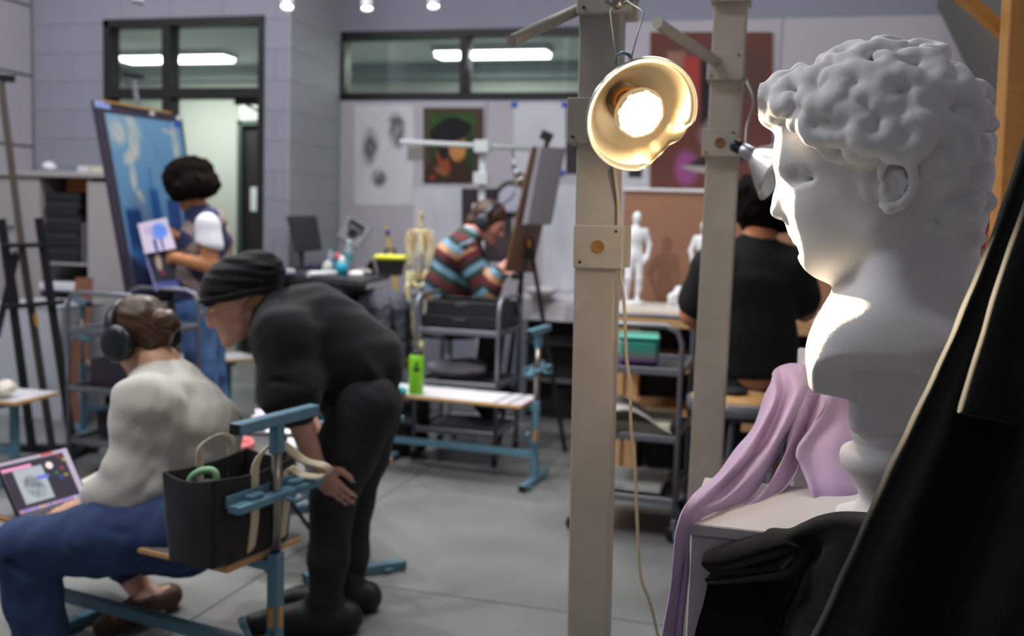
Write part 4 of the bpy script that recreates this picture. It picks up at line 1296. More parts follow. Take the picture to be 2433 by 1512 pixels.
q.bar(V3(P(1440, 2, 1.90 * LS)), V3(P(1515, -2, 1.86 * LS)), 0.018, 0.012, (0, 0, 1), 0.003); q.build('clamp', mat('clamp_steel', (150, 148, 140), 0.35, 0.9), lamp)
sk_pt = lamp_c - ax * 0.165 * LS
q = MB(); q.tube(catmull([sk_pt, sk_pt - ax * 0.04 + np.array((0, 0.0, -0.02)), V3(P(1462, 420, 1.955 * LS)), V3(P(1470, 500, 1.955 * LS)), V3(P(1473, 640, 1.95 * LS)), V3(P(1483, 720, 1.95 * LS)), V3(P(1489, 850, 1.95 * LS)), V3(P(1497, 920, 1.95 * LS)), V3(P(1499, 1010, 1.95 * LS)), V3(P(1508, 1090, 1.95 * LS)), V3(P(1515, 1260, 1.95 * LS)), V3(P(1522, 1370, 1.95 * LS)), V3(P(1540, 1420, 1.95 * LS)), V3(P(1556, 1480, 1.96 * LS)), V3(P(1580, 1640, 2.0 * LS)), V3(PZ(1600, 2360, 0.003))], 60), 0.0034, 8)
q.build('cord', mat('cream_cord', (196, 180, 150), 0.6), lamp)
q = MB(); q.tube(catmull([V3(P(1448, 405, 1.962 * LS)), V3(P(1455, 440, 1.962 * LS)), V3(P(1466, 500, 1.96 * LS)), V3(P(1470, 535, 1.96 * LS))], 14), 0.0022, 8); q.build('spare_cord', mat('grey_cord', (120, 112, 96), 0.6), lamp)
# its light: the bulb face itself
L = bpy.data.lights.new('bulb_lamp', 'SPOT'); L.spot_size = math.radians(48); L.spot_blend = 1.0; L.shadow_soft_size = 0.04; L.energy = LAMP_W; L.color = (1.0, 0.80, 0.54)
lo_ = bpy.data.objects.new('bulb_lamp', L); COL.objects.link(lo_); lo_.parent = lamp; lo_.location = Vector(ax * 0.014)
lo_.rotation_euler = Vector(nrm(V3(P(2070, 570, 1.42)) - lamp_c)).to_track_quat('-Z', 'Y').to_euler()
# ---------------------------------------------------------------- sheets, paintings and the clock on the recessed wall
def wq(x0, y0, x1, y1, off=0.0, dx=0):
    """TL, TR, BR, BL of a sheet on the recessed wall, off metres in front of the tackboard"""
    D = WALL2 - (0.018 + off) / math.cos(YAW)
    return (PW(x0, y0, D), PW(x1, y0 + 0.01 * (x1 - x0) * 0, D), PW(x1 + dx, y1, D), PW(x0 + dx, y1, D))


def paper(u, v, base=(214, 212, 216), seed=1, amt=5):
    return np.zeros(u.shape + (3,)) + np.array(base, float) + (fbm(u, v, seed, 2.0) * amt)[..., None]


def heads(u, v):
    img = paper(u, v, (212, 211, 214), 2)
    for cx, cy, rx, ry, an in ((0.27, 0.42, 0.15, 0.20, 0.2), (0.72, 0.25, 0.15, 0.20, -0.15), (0.42, 0.73, 0.15, 0.10, 0.1)):
        m = elli(u, v, cx, cy, rx * 1.12, ry * 1.12, 0.6, an)
        n = 0.5 + 0.5 * np.sin(14 * u + 20 * v + 4 * fbm(u, v, int(cx * 100), 3))
        img = ov(img, m * (0.45 + 0.5 * n), (74, 74, 78), 0.9)
    img = ov(img, elli(u, v, 0.72, 0.16, 0.17, 0.05, 0.6, 0.1), (96, 96, 100), 0.7)
    img = ov(img, elli(u, v, 0.76, 0.36, 0.08, 0.10, 0.8), (110, 110, 114), 0.6)
    return img


def portrait(u, v):
    img = np.zeros(u.shape + (3,)) + np.array((78, 58, 48.0))
    img = ov(img, rect(u, v, 0.10, 0.86, 0.08, 0.97, 0.02), (40, 62, 34))
    img = ov(img, rect(u, v, 0.10, 0.86, 0.08, 0.4, 0.1) * (0.5 + 0.5 * fbm(u, v, 4, 5)), (62, 116, 40), 0.8)
    img = ov(img, elli(u, v, 0.42, 1.02, 0.46, 0.42, 0.1), (58, 36, 26))
    img = ov(img, elli(u, v, 0.34, 0.72, 0.10, 0.22, 0.3, -0.5), (150, 70, 30))
    img = ov(img, elli(u, v, 0.30, 0.85, 0.16, 0.06, 0.5, 0.4), (160, 106, 62), 0.8)
    img = ov(img, elli(u, v, 0.15, 0.93, 0.06, 0.04, 0.5), (180, 60, 30), 0.9)
    img = ov(img, elli(u, v, 0.57, 0.52, 0.155, 0.21, 0.10, -0.1), (196, 136, 78))
    img = ov(img, elli(u, v, 0.64, 0.47, 0.10, 0.06, 0.5), (120, 74, 40), 0.7)
    img = ov(img, elli(u, v, 0.62, 0.68, 0.08, 0.02, 0.6), (140, 76, 50), 0.7)
    img = ov(img, elli(u, v, 0.46, 0.31, 0.37, 0.15, 0.06, -0.12), (20, 20, 22))
    img = ov(img, elli(u, v, 0.50, 0.24, 0.24, 0.12, 0.08, 0.0), (20, 20, 22))
    img = ov(img, elli(u, v, 0.34, 0.52, 0.10, 0.20, 0.2), (26, 24, 24))
    return img


def dark_poster(u, v):
    img = np.zeros(u.shape + (3,)) + np.array((58, 48, 54.0))
    img = ov(img, rect(u, v, 0.4, 0.8, 0.25, 0.7, 0.04), (34, 32, 38))
    return ov(img, elli(u, v, 0.8, 0.75, 0.18, 0.2, 0.4), (92, 74, 76), 0.7)


def still_life(u, v):
    img = np.zeros(u.shape + (3,)) + np.array((104, 58, 48.0)) + (fbm(u, v, 9, 2) * 5)[..., None]
    img = ov(img, rect(u, v, 0.12, 0.95, 0.10, 0.42, 0.05), (92, 62, 56))
    img = ov(img, rect(u, v, 0.14, 0.30, 0.12, 0.55, 0.03), (150, 112, 96))
    img = ov(img, rect(u, v, 0.28, 0.42, 0.15, 0.50, 0.03), (168, 62, 58))
    img = ov(img, rect(u, v, 0.42, 0.70, 0.18, 0.60, 0.04), (34, 26, 28))
    img = ov(img, elli(u, v, 0.55, 0.65, 0.18, 0.13, 0.3), (128, 104, 116))
    img = ov(img, elli(u, v, 0.30, 0.86, 0.12, 0.14, 0.4), (150, 78, 134))
    img = ov(img, elli(u, v, 0.55, 0.82, 0.26, 0.06, 0.2, -0.15), (40, 34, 38))
    img = ov(img, elli(u, v, 0.45, 0.87, 0.22, 0.025, 0.3, 0.1), (170, 158, 160))
    img = ov(img, rect(u, v, 0.50, 0.55, 0.84, 0.97, 0.02), (36, 30, 34))
    return ov(img, rect(u, v, 0.62, 0.67, 0.84, 0.99, 0.02), (36, 30, 34))


def small_print(u, v):
    img = paper(u, v, (206, 206, 212), 6)
    img = ov(img, rect(u, v, 0.16, 0.82, 0.10, 0.30, 0.03), (60, 60, 66))
    img = ov(img, elli(u, v, 0.52, 0.58, 0.24, 0.26, 0.3, 0.5), (66, 66, 72))
    img = ov(img, elli(u, v, 0.30, 0.45, 0.22, 0.06, 0.3, 0.8), (48, 48, 52))
    return ov(img, elli(u, v, 0.75, 0.40, 0.13, 0.2, 0.4, 0.3), (120, 122, 128))


def faint(seed):
    def f(u, v):
        img = paper(u, v, (208, 208, 214), seed)
        return ov(img, elli(u, v, 0.5, 0.45, 0.3, 0.3, 0.8) * (0.5 + 0.5 * fbm(u, v, seed, 6)), (182, 182, 190), 0.5)
    return f


def hang(name, quad4, nx, ny, fn, label, cat, group='sheets on the tackboard', t=0.003):
    return tag(recentre(picture(name, quad4, nx, ny, fn, None, t)), label, cat, group)


hang('drawing_sheet', wq(842, 250, 982, 487), 70, 110, heads, 'white sheet with three pencil studies of heads pinned beside the ribbon window corner', 'drawing')
cq = MB(); D_ = WALL2 - 0.05
a_, b_ = V3(PW(842, 487, WALL2 - 0.022)), V3(PW(978, 490, WALL2 - 0.022))
hang('grey_print', wq(966, 335, 1012, 383, 0.004), 14, 14, lambda u, v: ov(paper(u, v, (200, 198, 202), 3), rect(u, v, 0.05, 0.98, 0.25, 0.96, 0.03), (142, 138, 134)), 'small grey print half hidden behind the portrait', 'print')
hang('portrait_painting', wq(1006, 256, 1148, 434, 0.01), 100, 126, portrait, 'painted portrait of a figure in a black cap on dark green', 'painting', t=0.012)
hang('paper_sheet', wq(984, 446, 1096, 612), 16, 20, faint(11), 'blank white sheet below the portrait painting', 'paper')
hang('dark_poster', wq(1097, 448, 1216, 622, 0.003), 30, 40, dark_poster, 'dark purple-brown poster behind the striped-sweater person', 'poster')
hang('paper_sheet', wq(1221, 246, 1344, 412, 0.002), 16, 20, faint(12), 'white sheet held by blue tape at its corners', 'paper')
for x, y in ((1222, 248), (1341, 248), (1335, 410)):
    q = MB(); q.sheet(wq(x - 7, y - 5, x + 7, y + 7, 0.005)[::-1], 0.001); single(q, 'tape_piece', mat('blue_tape', (44, 84, 190), 0.6), {1222: 'blue tape at the upper left corner of the taped sheet', 1341: 'blue tape at the upper right corner of the taped sheet', 1335: 'blue tape at the lower right corner of the taped sheet'}[x], 'tape', 'blue tape pieces')
hang('dark_poster', wq(1341, 246, 1400, 414), 20, 30, dark_poster, 'dark poster partly hidden by the grey post with the lamp', 'poster')
hang('paper_sheet', wq(1290, 440, 1372, 690), 12, 24, faint(13), 'tall white sheet reaching down to the white ledge', 'paper')
hang('still_life_painting', wq(1545, 76, 1836, 452, 0.022, 0), 110, 130, still_life, 'big maroon still-life painting with red and black shapes', 'painting', t=0.02)
hang('white_mount', wq(1462, 360, 1540, 452), 20, 24, lambda u, v: ov(paper(u, v, (206, 206, 210), 4), rect(u, v, 0.40, 0.82, 0.40, 0.68, 0.04), (44, 46, 52)), 'white mount with a small black picture beside the still life', 'print')
# tilted print leaning above the desk
hang('clipped_print', tuple(PW(x_, y_, WALL2 - 0.03) for x_, y_ in ((828, 509), (882, 542), (850, 592), (800, 560))), 44, 44, small_print, 'tilted white sheet with a dark print above the desk', 'print')

# clock
cc_ = V3(PW(1216, 470, WALL2 - 0.03)); ck = thing('wall_clock', 'round wall clock with black rim behind the easel', 'clock', cc_)
q = MB(); q.lathe([(0.0, -0.012), (0.118, -0.012), (0.118, 0.018), (0.110, 0.026), (0.102, 0.02), (0.102, 0.004)], cc_, V3(WN), 40); q.build('rim', mat('black_plastic', (24, 24, 26), 0.4), ck)
q = MB(); q.lathe([(0.0005, 0.006), (0.103, 0.006)], cc_, V3(WN), 40); q.build('dial', mat('clock_dial', (198, 198, 214), 0.5), ck)
for k in range(12):
    a = k * math.pi / 6; dv = math.sin(a) * V3(WX) + math.cos(a) * np.array((0, 0, 1.0))
    q = MB(); q.bar(cc_ + V3(WN) * 0.008 + dv * 0.082, cc_ + V3(WN) * 0.008 + dv * 0.096, 0.006, 0.003, V3(WN)); q.build('hour_mark', mat('black_plastic'), ck)
for a, l in ((0.5, 0.055), (-2.2, 0.08)):
    dv = math.sin(a) * V3(WX) + math.cos(a) * np.array((0, 0, 1.0))
    q = MB(); q.bar(cc_ + V3(WN) * 0.011, cc_ + V3(WN) * 0.011 + dv * l, 0.007, 0.002, V3(WN)); q.build('hand', mat('black_plastic'), ck)
# ---------------------------------------------------------------- drawing horses (benches)
M_BLUE = mat('blue_grey_enamel', (84, 122, 140), 0.4, noise=(20, 0.08))
M_CHROME = mat('dull_chrome', (150, 144, 136), 0.3, 1.0)
M_BLK = mat('black_plastic', (24, 24, 26), 0.4)
M_PLY = wood('plywood_edge', (196, 152, 96), 0.8, (8, 8, 40))
M_LAM = mat('white_laminate', (206, 204, 208), 0.35)


def make_bench(label, seat=0.40, top=0.785, ledge=0.575, L=0.95, t_dir=None, seat_mat=None, group='drawing horse benches'):
    """bench along -x from its prop post at the origin; T-bar, ledge and foot run along y"""
    t = proto('drawing_bench', label, 'bench', group)
    q = MB(); q.bar((0, 0, 0.03), (0, 0, seat + 0.02), 0.034, 0.034, (0, 1, 0), 0.003); q.build('post', M_BLUE, t)
    q = MB(); q.cyl((0, 0, seat + 0.02), (0, 0, top - 0.06), 0.0135, 14); q.build('prop_rod', M_CHROME, t)
    q = MB(); q.bar((0, 0, top - 0.10), (0, 0, top - 0.02), 0.030, 0.030, (0, 1, 0), 0.002); q.build('rod_sleeve', M_BLUE, t)
    b = MB(); b.bar((0, -0.16, top - 0.01), (0, 0.16, top - 0.01), 0.034, 0.030, (0, 0, 1), 0.003); tb = b.build('t_bar', M_BLUE, t)
    for s in (-1, 1):
        q = MB(); q.box((0, s * 0.1605, top - 0.01), (0.030, 0.004, 0.026)); q.build('end_cap', M_BLK, tb)
    b = MB(); b.bar((0.006, -0.17, ledge), (0.006, 0.17, ledge), 0.040, 0.020, (0, 0, 1), 0.002)
    b.bar((-0.018, -0.17, ledge + 0.016), (-0.018, 0.17, ledge + 0.016), 0.006, 0.03, (0, 0, 1), 0.001)
    for s in (-1, 1):
        b.bar((-0.004, s * 0.06, ledge + 0.016), (-0.004, s * 0.11, ledge + 0.016), 0.03, 0.012, (0, 0, 1), 0.002)
    b.tube([(0.03, 0, ledge - 0.005), (0.055, 0.01, ledge - 0.012), (0.06, 0.05, ledge - 0.008)], 0.006, 8)
    b.build('ledge', M_BLUE, t)
    f = MB(); f.bar((0, -0.19, 0.02), (0, 0.19, 0.02), 0.038, 0.034, (0, 0, 1), 0.003); fo = f.build('foot', M_BLUE, t)
    for s in (-1, 1):
        q = MB(); q.box((0, s * 0.1905, 0.02), (0.036, 0.004, 0.030)); q.build('end_cap', M_BLK, fo)
        q = MB(); q.box((0.0, s * 0.12, 0.012), (0.06, 0.035, 0.014), None, 0.003); q.build('foot_pad', M_BLUE, fo)
    q = MB(); q.bar((0, 0, 0.15), (-L + 0.1, 0, 0.15), 0.032, 0.032, (0, 0, 1), 0.002); q.build('stretcher', M_BLUE, t)
    q = MB(); q.bar((0, 0, seat - 0.015), (-L + 0.08, 0, seat - 0.015), 0.030, 0.028, (0, 0, 1), 0.002); q.build('seat_rail', M_BLUE, t)
    q = MB(); q.bar((-L + 0.1, 0, 0.03), (-L + 0.1, 0, seat), 0.034, 0.034, (0, 1, 0), 0.003); q.build('post', M_BLUE, t)
    q = MB(); q.bar((-L + 0.1, -0.19, 0.02), (-L + 0.1, 0.19, 0.02), 0.038, 0.034, (0, 0, 1), 0.003); q.build('foot', M_BLUE, t)
    q = MB(); q.bar((-L + 0.1, -0.10, seat - 0.015), (-L + 0.1, 0.10, seat - 0.015), 0.03, 0.026, (0, 0, 1), 0.002); q.build('seat_bracket', M_BLUE, t)
    s_ = MB(); s_.box((-L / 2 - 0.03, 0, seat + 0.010), (L, 0.30, 0.018), None, 0.004); so = s_.build('seat', M_PLY, t)
    q = MB(); q.box((-L / 2 - 0.03, 0, seat + 0.0200), (L - 0.006, 0.294, 0.002)); q.build('seat_top', seat_mat or M_LAM, so)
    for k in (0, 1):
        q = MB(); q.box((-0.10 - 0.07 * k, 0, seat + 0.0212), (0.012, 0.294, 0.0012)); q.build('grip_strip', mat('grip_strip', (92, 84, 76), 0.7), so)
    q = MB(); q.box((0.0178, 0, seat * 0.62), (0.002, 0.014, 0.055)); q.build('sticker', mat('orange_sticker', (214, 140, 24), 0.5), t)
    q = MB(); q.box((0.0, -0.0178, seat * 0.62), (0.014, 0.002, 0.055)); q.build('sticker', mat('orange_sticker'), t)
    q = MB(); q.tube([(0.0, -0.017, 0.20), (0.0, -0.08, 0.205), (0.0, -0.10, 0.22), (0.0, -0.125, 0.27)], 0.008, 8); q.tube([(0.0, -0.122, 0.262), (0.0, -0.132, 0.285)], 0.010, 8)
    q.build('crank', M_BLUE, t)
    return t


def ang(dx, dy):
    return math.atan2(-dy, -dx)          # bench axis is local -x


pA = P(655, 1345, 2.54); rA = ang(-0.90, 0.43)
benchA = make_bench('blue steel drawing bench that the sweatshirt person and tote bag sit on', seat_mat=mat('seat_grey', (112, 112, 116), 0.4))
benchA.location = (pA[0], pA[1], 0); benchA.rotation_euler = (0, 0, rA)
pB = PZ(1268, 1150, 0)
benchB = dup(benchA, (pB[0], pB[1], 0), ang(-0.88, 0.30), 'white-topped drawing bench carrying the green bottle')
for c in benchB.children:                      # this one has the white laminate top
    for g in c.children:
        if g.name.startswith('seat_top'):
            g.data = g.data.copy(); g.data.materials.clear(); g.data.materials.append(M_LAM)
pE = (PZ(735, 1385, 0) + PZ(948, 1355, 0)) / 2
benchE = dup(benchB, (pE[0], pE[1], 0), ang(-0.47, 0.88), 'drawing bench whose foot shows between the bending person\'s shoes')
pC = PZ(85, 940, 0.44)
benchC = dup(benchB, (pC[0] - 0.98, pC[1] + 0.30, 0), ang(0.93, -0.22), 'drawing bench end with wrappings at the left edge')
pD = PZ(198, 1036, 0)
benchD = dup(benchB, (pD[0], pD[1], 0), ang(0.70, 0.50), 'drawing bench behind the steel cart at the left')


# ---------------------------------------------------------------- steel carts
M_CART = mat('cart_steel', (124, 126, 134), 0.35, 0.6)
M_TRAY = mat('cart_tray', (70, 72, 78), 0.5, 0.3)


def make_cart(label, w=0.42, dp=0.55, h=0.90, levels=(0.16, 0.42, 0.70), group='tubular steel carts'):
    t = proto('steel_cart', label, 'cart', group)
    for s in (-1, 1):
        x = s * w / 2
        pts = [(x, -dp / 2, 0.09), (x, -dp / 2, h - 0.07), (x, -dp / 2 + 0.02, h - 0.02), (x, -dp / 2 + 0.07, h), (x, dp / 2 - 0.07, h), (x, dp / 2 - 0.02, h - 0.02), (x, dp / 2, h - 0.07), (x, dp / 2, 0.09)]
        q = MB(); q.tube(pts, 0.0115, 10); q.build('end_frame', M_CART, t)
    for z in levels:
        q = MB(); q.box((0, 0, z), (w - 0.01, dp - 0.01, 0.012), None, 0.002); so = q.build('shelf', M_TRAY, t)
        q = MB()
        for s in (-1, 1):
            q.bar((-w / 2, s * dp / 2, z + 0.012), (w / 2, s * dp / 2, z + 0.012), 0.016, 0.028, (0, 0, 1), 0.002)
            q.bar((s * w / 2, -dp / 2, z + 0.012), (s * w / 2, dp / 2, z + 0.012), 0.010, 0.028, (0, 0, 1), 0.002)
        q.build('shelf_rim', M_CART, so)
    for sx in (-1, 1):
        for sy in (-1, 1):
            q = MB(); q.lathe([(0.0005, -0.012), (0.030, -0.012), (0.036, -0.006), (0.036, 0.006), (0.030, 0.012), (0.0005, 0.012)], (sx * w / 2, sy * dp / 2, 0.037), (1, 0, 0), 18); c = q.build('caster', M_BLK, t)
            q = MB(); q.bar((sx * w / 2, sy * dp / 2, 0.05), (sx * w / 2, sy * dp / 2, 0.10), 0.034, 0.02, (0, 1, 0), 0.002); q.build('caster_fork', M_CART, c)
    return t


cart = make_cart('steel cart with black trays in front of the striped-sweater person', dp=0.42, w=0.46, h=0.90)
c1 = (PZ(1025, 1095, 0) + PZ(1182, 1093, 0)) / 2
cart.location = (c1[0], c1[1] + 0.12, 0); cart.rotation_euler = (0, 0, -YAW + math.pi / 2 * 0)
c2 = P(1512, 1285, 4.25)
cart2 = dup(cart, (c2[0] - 0.02, 4.30, 0), -YAW + math.pi / 2, 'steel cart with a green tin box beside the lamp post')
c3 = P(322, 1070, 4.95)
cart3 = dup(cart, (c3[0], 4.95, 0), -YAW + math.pi / 2, 'steel cart with a plastic tub behind the seated person\'s head')


def on(root, x, y, z):
    """a spot given in the local axes of a placed thing"""
    return Matrix.LocRotScale(root.location, root.rotation_euler, None) @ Vector((x, y, z))


def boxon(root, c, size, name, m, label, cat, bev=0.004, group=None):
    R = rotz(root.rotation_euler[2]); q = MB(); p = on(root, c[0], c[1], c[2] + size[2] / 2)
    q.box(p, size, R, bev)
    return single(q, name, m, label, cat, group)


# black stacking trays on the middle cart
M_BTRAY = mat('black_tray', (26, 27, 30), 0.45)


def open_tray(root, c, size, label):
    R = rotz(root.rotation_euler[2]); w, d, h = size
    p = on(root, *c); t = thing('stacking_tray', label, 'tray', p, 'black trays on the middle cart')
    q = MB(); q.box(V3(p) + np.array((0, 0, 0.004)), (w, d, 0.006), R); q.build('floor', M_BTRAY, t)
    for sx, sy, a, b in ((0, 1, w, 0.006), (0, -1, w, 0.006), (1, 0, 0.006, d), (-1, 0, 0.006, d)):
        q = MB(); q.box(V3(p) + R @ np.array((sx * w / 2, sy * d / 2, h / 2)), (a, b, h), R, 0.002); q.build('side', M_BTRAY, t)
    q = MB(); q.box(V3(p) + R @ np.array((0, -d / 2 - 0.004, h * 0.75)), (0.07, 0.006, 0.016), R, 0.002); q.build('grip', mat('tray_grip', (52, 54, 60), 0.4), t)


open_tray(cart, (0.0, 0.0, 0.710), (0.42, 0.36, 0.085), 'lower black tray stacked on the middle cart')
open_tray(cart, (0.01, 0.0, 0.797), (0.40, 0.34, 0.075), 'upper black tray stacked on the middle cart')


def bundle(root, c, r, name, m, label, cat, seed=1, res=0.012, group=None, wr=0.01):
    p = V3(on(root, *c)) if root is not None else V3(c); r = np.array(r, float)
    V = Vox(p - r * 1.3 - (0, 0, 0), p + r * np.array((1.3, 1.3, 2.4)), res)
    rr = np.random.RandomState(seed)
    for k in range(5):
        o = rr.uniform(-0.45, 0.45, 3) * r; o[2] = abs(o[2])
        V.ell(p + o + np.array((0, 0, r[2])), r * rr.uniform(0.55, 0.9, 3), k=0.02)
    V.wrinkle(wr, 60, seed); V.half(p, (0, 0, -1))
    return tag(recentre(V.build(name, m)), label, cat, group)


bundle(cart, (-0.06, 0.0, 0.428), (0.13, 0.10, 0.05), 'cloth_bundle', mat('grey_rag', (110, 108, 118), 0.8), 'grey crumpled rag on the middle cart\'s second shelf', 'rag', 4)
bundle(cart, (0.10, 0.05, 0.178), (0.09, 0.09, 0.10), 'black_bag', mat('black_cloth', (20, 20, 22), 0.8), 'black bag on the middle cart\'s lowest shelf', 'bag', 6)
# green and purple tin on the right cart, roll of paper, stack of sheets
gm = mat('iridescent_tin', (60, 150, 130), 0.3, 0.3)
nt = gm.node_tree; tc_ = nt.nodes.new('ShaderNodeTexCoord'); sp_ = nt.nodes.new('ShaderNodeSeparateXYZ'); cr_ = nt.nodes.new('ShaderNodeValToRGB')
nt.links.new(tc_.outputs['Generated'], sp_.inputs[0]); nt.links.new(sp_.outputs['Z'], cr_.inputs['Fac']); nt.links.new(cr_.outputs['Color'], nt.nodes['Principled BSDF'].inputs['Base Color'])
cr_.color_ramp.elements[0].color = (*lin((104, 62, 130)), 1); cr_.color_ramp.elements[0].position = 0.12
cr_.color_ramp.elements[1].color = (*lin((62, 148, 132)), 1); cr_.color_ramp.elements[1].position = 0.6
e_ = cr_.color_ramp.elements.new(0.36); e_.color = (*lin((128, 128, 128)), 1)
tp = on(cart2, 0.0, 0.0, 0.712)
tin = thing('tin_box', 'green and purple iridescent tin box on the right-hand cart', 'box', tp)
Rt = rotz(cart2.rotation_euler[2] + 0.15)
q = MB(); q.box(V3(tp) + np.array((0, 0, 0.055)), (0.19, 0.17, 0.11), Rt, 0.015); q.build('body', gm, tin)
q = MB(); q.box(V3(tp) + np.array((0, 0, 0.117)), (0.196, 0.176, 0.022), Rt, 0.008); q.build('lid', mat('tin_lid', (66, 158, 140), 0.3, 0.3), tin)
q = MB()
pr = P(1440, 965, 4.2); z0_ = on(cart2, 0, 0, 0.436)[2]
def sheet_roll(p0, w, seed, label):
    ys = np.linspace(-0.17, 0.17, 10); cs = []
    for y in ys:
        cs.append([V3(p0) + np.array((x, y, z)) for x, z in ((-0.14, 0.006), (-0.12, 0.09), (-0.05, 0.115), (0.03, 0.085), (0.09, 0.045), (0.15, 0.012))])
    o = loft(cs, 14, 28, 'curled_sheet', mat('curled_paper', (200, 200, 196), 0.6), None, 0.003)
    return tag(recentre(o), label, 'paper')


sheet_roll((P(1500, 1000, 4.25)[0], 4.22, z0_), 0.3, 1, 'curled white sheet on the right cart\'s middle shelf')
boxon(cart2, (0, 0.0, 0.438), (0.36, 0.34, 0.045), 'paper_stack', mat('cream_paper', (196, 194, 172), 0.8), 'stack of cream paper under the curled sheet', 'paper')
boxon(cart2, (0, 0.02, 0.178), (0.30, 0.32, 0.03), 'paper_stack', mat('pale_paper', (204, 206, 200), 0.8), 'stack of pale paper on the right cart\'s lowest shelf', 'paper')
# plastic tub on the left cart, dark goods below
p = on(cart3, -0.10, -0.05, 0.712)
tub = thing('plastic_tub', 'clear plastic tub of brown paint water on the left cart', 'tub', p)
q = MB(); q.lathe([(0.0005, 0.0), (0.048, 0.0), (0.056, 0.085), (0.060, 0.09), (0.060, 0.094), (0.054, 0.088), (0.047, 0.006), (0.0005, 0.006)], V3(p), (0, 0, 1), 24)
q.build('wall', mat('cloudy_plastic', (208, 208, 206), 0.3, alpha=0.6), tub)
q = MB(); q.lathe([(0.0005, 0.007), (0.046, 0.007), (0.050, 0.032), (0.0005, 0.032)], V3(p), (0, 0, 1), 24); q.build('contents', mat('brown_water', (190, 140, 84), 0.3), tub)
q = MB(); q.box(V3(p) + np.array((0, 0, 0.1)), (0.05, 0.02, 0.008), None, 0.003); q.build('lid_tab', mat('blue_lid', (52, 92, 190), 0.5), tub)
bundle(cart3, (0.08, 0.0, 0.436), (0.14, 0.12, 0.09), 'black_bag', mat('black_cloth'), 'black bag on the left cart\'s middle shelf', 'bag', 8)
boxon(cart3, (-0.08, 0.0, 0.436), (0.2, 0.25, 0.14), 'dark_case', mat('dark_case', (46, 42, 52), 0.6), 'dark plum case on the left cart\'s middle shelf', 'case')
boxon(cart3, (0.05, 0.0, 0.178), (0.3, 0.3, 0.12), 'dark_case', mat('dark_case'), 'dark case on the left cart\'s lowest shelf', 'case')

# ---------------------------------------------------------------- desk with monitor and clutter
DZ = 0.95
A, Bq, C = PZ(628, 650, DZ), PZ(856, 667, DZ), PZ(955, 646, DZ)
C = Bq + (C - Bq).normalized() * 0.75
Dq = A + (C - Bq) * 0.75
desk = thing('standing_desk', 'dark grey standing desk with a monitor on it', 'desk', (*((A + Bq) / 2)[:2], 0))
q = MB(); q.prism([A, Bq, C, C + (A - Bq) * 0.62], (0, 0, -0.03)); q.build('top', mat('desk_top', (60, 60, 62), 0.4), desk)
dn = nrm(V3(C - Bq)); dl = nrm(V3(A - Bq))
pan = MB(); b0 = V3(Bq) + dl * 0.13 + dn * 0.05; b1 = V3(A) + dn * 0.05
pan.prism([b0, b1, b1 - np.array((0, 0, 0.88)), b0 - np.array((0, 0, 0.88))], dn * 0.03); pan.build('front_panel', mat('desk_panel', (92, 91, 93), 0.5), desk)
pan = MB(); b2 = b0 + dn * 0.5
pan.prism([b0, b2, b2 - np.array((0, 0, 0.88)), b0 - np.array((0, 0, 0.88))], dl * 0.03); pan.build('side_panel', mat('desk_side_shade', (26, 25, 26), 0.6), desk)  # shadow under the overhanging top put into a near-black colour
gr = MB(); gr.lathe([(0.0005, 0), (0.032, 0), (0.032, 0.004), (0.0005, 0.004)], V3(PZ(637, 688, 0.85)) * 0 + b1 - dl * 0.18 + np.array((0, 0, -0.075)) - dn * 0.001, -dn, 20); gr.build('cable_grommet', M_BLK, desk)
top_at = lambda px, py: V3(PZ(px, py, DZ))
mo = thing('computer_monitor', 'black computer monitor turned away on the desk', 'monitor', top_at(712, 640))
d_m = top_at(712, 640)[1]
q = MB(); f4 = [P(684, 514, d_m), P(752, 513, d_m + 0.1), P(766, 594, d_m + 0.1), P(704, 601, d_m)]
q.sheet([V3(x) for x in f4][::-1], -0.03); q.build('screen', mat('monitor_black', (52, 52, 54), 0.45), mo)
q = MB(); q.bar(P(716, 590, d_m + 0.07), top_at(714, 640) + np.array((0, 0.04, 0)), 0.035, 0.02, (0, 1, 0), 0.003); q.build('neck', M_BLK, mo)
q = MB(); q.box(top_at(714, 641) + np.array((0, 0.04, 0.006)), (0.20, 0.14, 0.012), None, 0.004); q.build('base', M_BLK, mo)


def lath(name, px, py, prof, m, label, cat, parts=(), n=22, group=None):
    c = top_at(px, py) if not isinstance(px, (np.ndarray, Vector)) else V3(px)
    t = thing(name, label, cat, c, group)
    q = MB(); q.lathe(prof, c, (0, 0, 1), n); q.build('body', m, t)
    for nm, pf, mm in parts:
        q = MB(); q.lathe(pf, c, (0, 0, 1), n); q.build(nm, mm, t)
    return t


